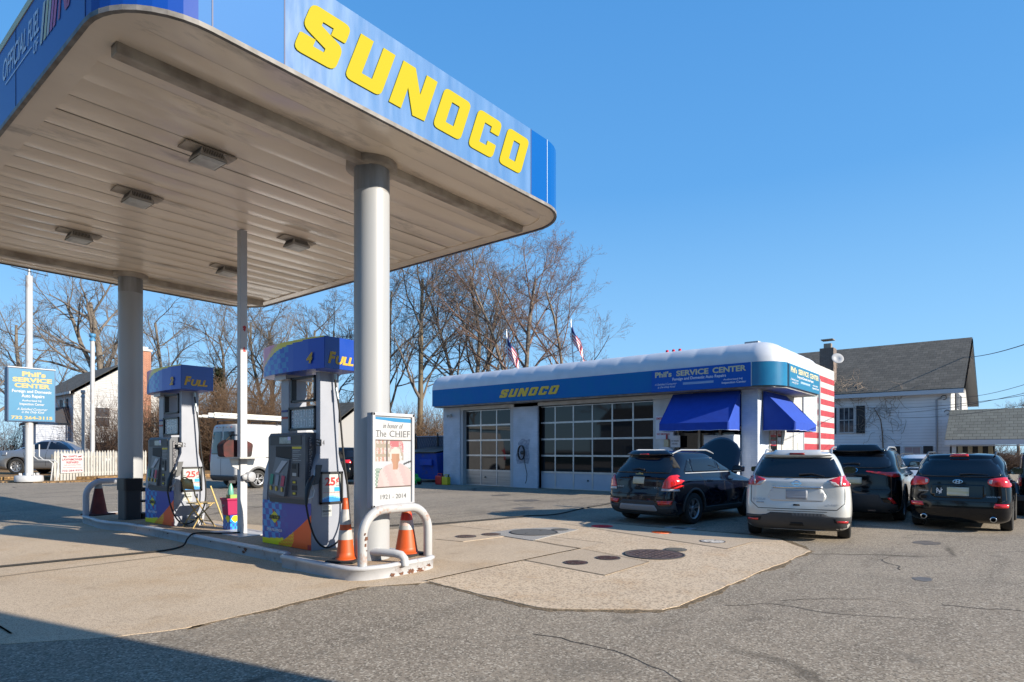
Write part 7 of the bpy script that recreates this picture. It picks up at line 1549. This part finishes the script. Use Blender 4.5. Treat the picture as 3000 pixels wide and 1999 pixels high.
# ------------------------------------------------------------ trees
bark=mat('bark_grey_brown',(.14,.12,.10),.9,c2=(.20,.165,.125),nscale=6,bump=.6,bscale=14,stretch=(1,1,.3)); bark2=mat('bark_yellow_grey',(.19,.15,.095),.9,c2=(.12,.09,.06),nscale=4,bump=.6,bscale=12,stretch=(1,1,.25)); twg=mat('twig_brown',(.16,.135,.115),.9); twg2=mat('twig_reddish',(.19,.125,.10),.9); brs=mat('brush_tan',(.17,.105,.06),.95); brs2=mat('brush_dark',(.08,.05,.035),.95)
def tree(label,x,y,h,r0,seed,lean=(0,0),bm=bark,tm=twg,spread=1.0,trunk_h=.28,levels=4,z=0,group='bare winter trees',fork=False,mind=.008,density=1.0,name='bare_tree'):
    rd=random.Random(seed); t=thing(name,label,'tree',(x,y,z),group=group); T=MB(); C=MB()
    def branch(p,d,L,r,lv,mb):
        n=5 if lv<2 else (4 if lv==2 else 3); seg=max(2,min(7,int(L/.5)+1)) if lv<4 else 3; P=[p.copy()]; RR=[r]; q=p.copy(); dd=d.copy()
        for k in range(seg):
            dd=(dd+Vector((rd.gauss(0,1),rd.gauss(0,1),rd.gauss(0,1)))*(.07 if lv==0 else .10)+Vector((0,0,.055 if lv>0 else .04))).normalized()
            q=q+dd*(L/seg); P.append(q.copy()); RR.append(r*(1-.72*(k+1)/seg) if lv>0 else r*(1-.6*(k+1)/seg))
        mb.tube(P,[max(a,mind) for a in RR],{0:8,1:6,2:4}.get(lv,3),cap=False)
        if lv>=levels: return
        nb={0:int(11*density),1:int(8*density),2:int(7*density),3:int(4*density),4:3}[lv] if lv<4 else 2
        for i in range(nb):
            u=(trunk_h+(1-trunk_h)*(i+rd.random())/nb) if lv==0 else .18+.82*(i+rd.random())/nb
            k=min(int(u*seg),seg-1); f=u*seg-k; pp_=P[k].lerp(P[k+1],f); ax=(P[k+1]-P[k]).normalized()
            az=rd.uniform(0,2*math.pi) if lv>0 else i*2.4+rd.uniform(-.5,.5); a=Vector((math.cos(az),math.sin(az),0)); a=(a-ax*a.dot(ax))
            if a.length<.1: continue
            a.normalize(); ang=R(rd.uniform(28,55))*(spread if lv==0 else 1)
            nd=(ax*math.cos(ang)+a*math.sin(ang)).normalized(); LL=L*(rd.uniform(.42,.66) if lv==0 else rd.uniform(.38,.62))*(1-.45*u if lv==0 else 1-.3*u)
            rr=max(mind,(RR[k]*(1-f)+RR[k+1]*f)*rd.uniform(.45,.7)); branch(pp_,nd,LL,rr,lv+1,C if lv>=0 else mb)
    d0=Vector((lean[0],lean[1],1)).normalized(); branch(Vector((x,y,z-.1)),d0,h*.86,r0,0,T)
    if fork: branch(Vector((x+.1,y,z+h*.12)),Vector((lean[0]-.14,lean[1]+.22,1)).normalized(),h*.75,r0*.7,0,T)
    T.build('trunk',bm,t); C.build('crown',tm,t); return t
def T(sx,D,ytop,label,r0,seed,**k):
    p=onD(sx,HY,D); h=EYE+(HY-ytop)/FPX*D; return tree(label,p.x,p.y,h,r0,seed,**k)
T(1230,46,720,'bare tree with yellow grey trunk just left of the garage',.26,1,bm=bark2,spread=.8,trunk_h=.3)
T(1362,47,715,'large forked bare tree rising behind the left end of the garage roof',.24,2,fork=True,spread=.8,levels=5,mind=.006)
T(1425,52,705,'slender bare tree between the forked tree and the first flag',.2,3,spread=.7,bm=bark2)
T(1540,46,690,'tallest bare tree behind the garage, between the flags',.24,4,fork=True,spread=.95,tm=twg2,levels=5,mind=.006)
T(1665,50,775,'wide bare tree with reddish twigs behind the right flag',.18,5,spread=1.0,tm=twg2,lean=(0,0.02),levels=5,mind=.006)
T(1130,52,770,'bare tree partly hidden by the near round post',.22,6)
T(985,50,900,'bare tree behind the nearer pump, left of the round post',.2,7,bm=bark2)
T(800,56,870,'bare tree with pale trunk above the white van',.28,8,fork=True,spread=1.1,bm=bark2)
T(660,60,910,'bare tree just left of the square post, farther back',.24,9,spread=1.1)
T(500,62,880,'bare tree behind the brick chimney',.26,10,spread=1.25)
T(330,70,800,'big spreading bare tree over the left house',.55,11,spread=1.25,trunk_h=.15,fork=True)
T(120,75,870,'bare tree behind the blue service sign',.35,12,spread=1.2,trunk_h=.2)
T(-40,60,900,'bare tree at the left edge of the picture',.35,13,spread=1.1)
T(905,70,900,'distant bare tree between pump and round post',.28,14)
T(2905,95,1235,'distant bare tree above the porch roof',.2,15,levels=4); T(2985,95,1180,'distant bare tree at the right edge',.25,16,levels=4)
# evergreens
leafg=mat('evergreen_green',(.025,.04,.018),.9,c2=(.05,.07,.03),nscale=4)
def evergreen(label,sx,D,ytop,w,seed,xy=None,h=None):
    rd=random.Random(seed); p=onD(sx,HY,D) if xy is None else Vector((*xy,0)); h=h or EYE+(HY-ytop)/FPX*D; t=thing('evergreen_tree',label,'tree',(p.x,p.y,0),group='dark evergreens'); b=MB(); b.tube([(p.x,p.y,0),(p.x,p.y,h*.98)],[.18,.03],7); b.build('trunk',bark,t); b=MB()
    for i in range(2600):
        u=rd.random()**.8; z=h*(.08+.92*u); rr=w*(1-u)**.8*(.35+.65*rd.random())*(.8+.25*math.sin(z*4+seed)); a=rd.uniform(0,6.283); c=Vector((p.x+rr*math.cos(a),p.y+rr*math.sin(a),z)); s=rd.uniform(.08,.2)
        o=Vector((math.cos(a),math.sin(a),rd.uniform(.1,.9))).normalized(); q=Vector((-math.sin(a),math.cos(a),rd.uniform(-.4,.4)))
        b.add([c,c+o*s*2-q*s*.4,c+o*s*2.4,c+o*s*2+q*s*.4],[(0,1,2,3)])
    b.build('crown',leafg,t)
evergreen('dark green conifer rising above the brush left of the square post',640,47,1085,1.4,1)
# brush
def shrub(label,x,y,h,w,seed,m,n=260,z=0,group='bare shrubs and brush'):
    rd=random.Random(seed); t=thing('bare_shrub',label,'shrub',(x,y,z),group=group); S=MB(); b=MB()
    for i in range(n):
        a=rd.uniform(0,6.283); q=w*rd.random()**.6*.35; p=Vector((x+q*math.cos(a),y+q*math.sin(a),z)); d=Vector((math.cos(a)*rd.uniform(.1,.9)*w/h,math.sin(a)*rd.uniform(.1,.9)*w/h,1)).normalized(); L=h*rd.uniform(.45,1.05); P=[p]; 
        for k in range(5): d=(d+Vector((rd.gauss(0,.16),rd.gauss(0,.16),rd.gauss(0,.1)-.04*k))).normalized(); P.append(P[-1]+d*L/5)
        tgt=S if i<n*.12 else b
        tgt.tube(P,[.02,.016,.013,.01,.008,.005] if i<n*.12 else [.011,.010,.009,.008,.007,.005],3,cap=False)
        for j in range(5):
            k=rd.randint(1,4); dd=(d+Vector((rd.gauss(0,.9),rd.gauss(0,.9),rd.gauss(0,.6)))).normalized(); e=P[k]+dd*L*rd.uniform(.12,.3); e2=e+(dd+Vector((rd.gauss(0,.5),rd.gauss(0,.5),rd.gauss(0,.5))))*L*.09; b.tube([P[k],e,e2],[.008,.006,.004],3,cap=False)
    S.build('stems',brs2,t); b.build('twigs',m,t); return t
rd=random.Random(77)
def SH(sx,D,ytop,w,lab,seed,m=brs,n=260): p=onD(sx,HY,D); return shrub(lab,p.x,p.y,EYE+(HY-ytop)/FPX*D,w,seed,m,n)
SH(300,42,1120,2.6,'tangled bare shrub before the lit gable of the left house',31,brs2,100); SH(350,43,1150,2.4,'bare shrub just left of the far round post',32,brs2,110); SH(425,42,1180,2.2,'bare shrub in front of the brick chimney',33,brs2,110)
SH(570,44,1080,3.2,'tan brush above the van rear doors',34,brs,340); SH(640,45,1100,3.2,'tan brush around the conifer',35,brs,340); SH(705,44,1090,3.0,'tan brush behind the square post',36,brs,340); SH(770,44,1085,3.2,'tan brush above the van roof',37,brs,360); SH(835,46,1100,3.0,'tan brush left of the nearer pump column',38,brs,320); SH(925,48,1150,3.2,'tan brush seen through the nearer pump window',39,brs,300); SH(1010,50,1160,3.2,'tan brush right of the nearer pump',40,brs,280)
SH(1160,48,1180,2.8,'tan brush just right of the round post',41,brs,300); SH(1215,44,1190,2.4,'tan brush behind the slatted fence',42,brs,280); SH(1275,45,1180,2.4,'tan brush at the garage end pier',43,brs,280); SH(1340,48,1160,2.6,'brush behind the garage roof at its left end',44,brs,200)
SH(490,46,1150,2.6,'tan brush left of the farther pump column',45,brs,280); SH(20,46,1200,2.4,'bare shrub at the left edge behind the sedan',46,brs2,180)
for k,(sx,D) in enumerate(((2860,46),(2890,47),(2925,46))): SH(sx,D,1296,3.4,['brown brush seen under the porch, left part','brown brush seen under the porch, middle part','brown brush seen under the porch, right part'][k],50+k,brs2,420)
# vine twigs on the right house
vn=thing('climbing_vine','leafless tan vine twigs spreading over the white facade and eave','vine',(39.7,10,0)); b=MB(); rd=random.Random(8); vt=MB()
vt.tube([onX(2588,1330,39.93),onX(2585,1270,39.9),onX(2580,1230,39.9),onX(2560,1195,39.88)],[.035,.03,.025,.02],5); vt.build('vine_stem',brs,vn)
for i in range(130):
    sx=rd.choice([rd.gauss(2585,35),rd.gauss(2480,55),rd.gauss(2420,40)]); sy=rd.gauss(1215,40) if sx>2520 else rd.gauss(1140,22); a=rd.uniform(0,6.28); P_=[]
    for k in range(7):
        P_.append(onX(sx,sy,39.86+rd.uniform(-.05,.05))); a+=rd.gauss(0,.55); sx+=math.cos(a)*9; sy+=math.sin(a)*8
    b.tube(P_,[.010]*6+[.005],3,cap=False)
b.build('twigs',mat('vine_tan',(.28,.22,.17),.9),vn)
rv=thing('roof_vine','dry vine twigs lying on the lower edge of the shingle roof','vine',(39.5,9,5)); b=MB()
for i in range(46):
    sx=rd.uniform(2440,2780); sy=1150-(sx-2440)*.09-abs(rd.gauss(0,18)); a=rd.uniform(-.8,.5); P_=[]
    for k in range(5):
        kz=(sy-1125+ (sx-2800)*.1)/-100.; P_.append(onX(sx,sy,39.4+max(0,min(6,(1150-sy)*.055)))); a+=rd.gauss(0,.4); sx+=math.cos(a)*8; sy+=math.sin(a)*4
    b.tube(P_,[.012]*4+[.005],3,cap=False)
b.build('twigs',mat('vine_tan',(0,0,0)),rv)
# ------------------------------------------------------------ unseen things added behind the viewer for reflections and the foreground shade
nb=thing('shadow_caster_building','unseen brick building added behind the viewer to cast the foreground shade','building',(-1.5,-7,0))  # invented building, added to cast the foreground shadow
b=MB(); b.box(-8,4.32,-9,-4,0,6.2); b.build('wall',brick_mat('tan_brick',(.22,.15,.10),(.28,.19,.13)),nb); b=MB(); b.box(-8.2,4.28,-9.2,-4.01,6.2,6.35); b.build('roof_edge',dgrey,nb)
for k in range(3):
    window(nb,(-7+3.6*k,-4.0,1.0),(1.8,0,0),(0,0,1.6),(0,1,0),2,2)
for i,(x,y,h) in enumerate(((-22,3,9),(-26,-6,11),(-30,12,10),(-18,-16,10),(-34,24,12))): evergreen('tall dark evergreen added unseen behind the viewer for reflections',0,0,0,2.6,60+i,xy=(x,y),h=h)  # added to be reflected and to block some sky
hb2=gable_house('grey sided house added unseen behind the viewer for reflections',-34,-26,30,42,5.5,8,'y',lap_mat('grey_siding',(.25,.26,.27)),shg); window(hb2,(-25.98,33,1.2),(0,1.4,0),(0,0,1.5),(1,0,0)); window(hb2,(-25.98,37,1.2),(0,1.4,0),(0,0,1.5),(1,0,0))  # house added for the reflections

for i,(src,x,y,rz) in enumerate((('bare_tree',-38,30,1.0),('bare_tree.001',-30,-20,2.0),('bare_tree.003',-42,6,.5),('bare_tree.004',-36,44,2.6),('bare_tree.001',-24,62,.3))):  # tree copies added to be reflected in the garage glass
    o=bpy.data.objects.get(src)
    if o:
        c_=copy_tree(o); p0=Vector(o.location); M_=Matrix.Translation((x,y,0))@Matrix.Rotation(rz,4,'Z'); c_.matrix_world=M_; c_['label']='bare tree added unseen behind the viewer for reflections'; c_['group']='bare trees behind the viewer'
hd=tag(MB().prism([(-19,-30),(-18,-30),(-18,80),(-19,80)],(0,0,0),(1,0,0),(0,1,0),(0,0,1.1)).build('hedge',leafg),'long dark hedge added unseen behind the viewer to darken reflections','hedge')  # added to darken what the lower door panes reflect
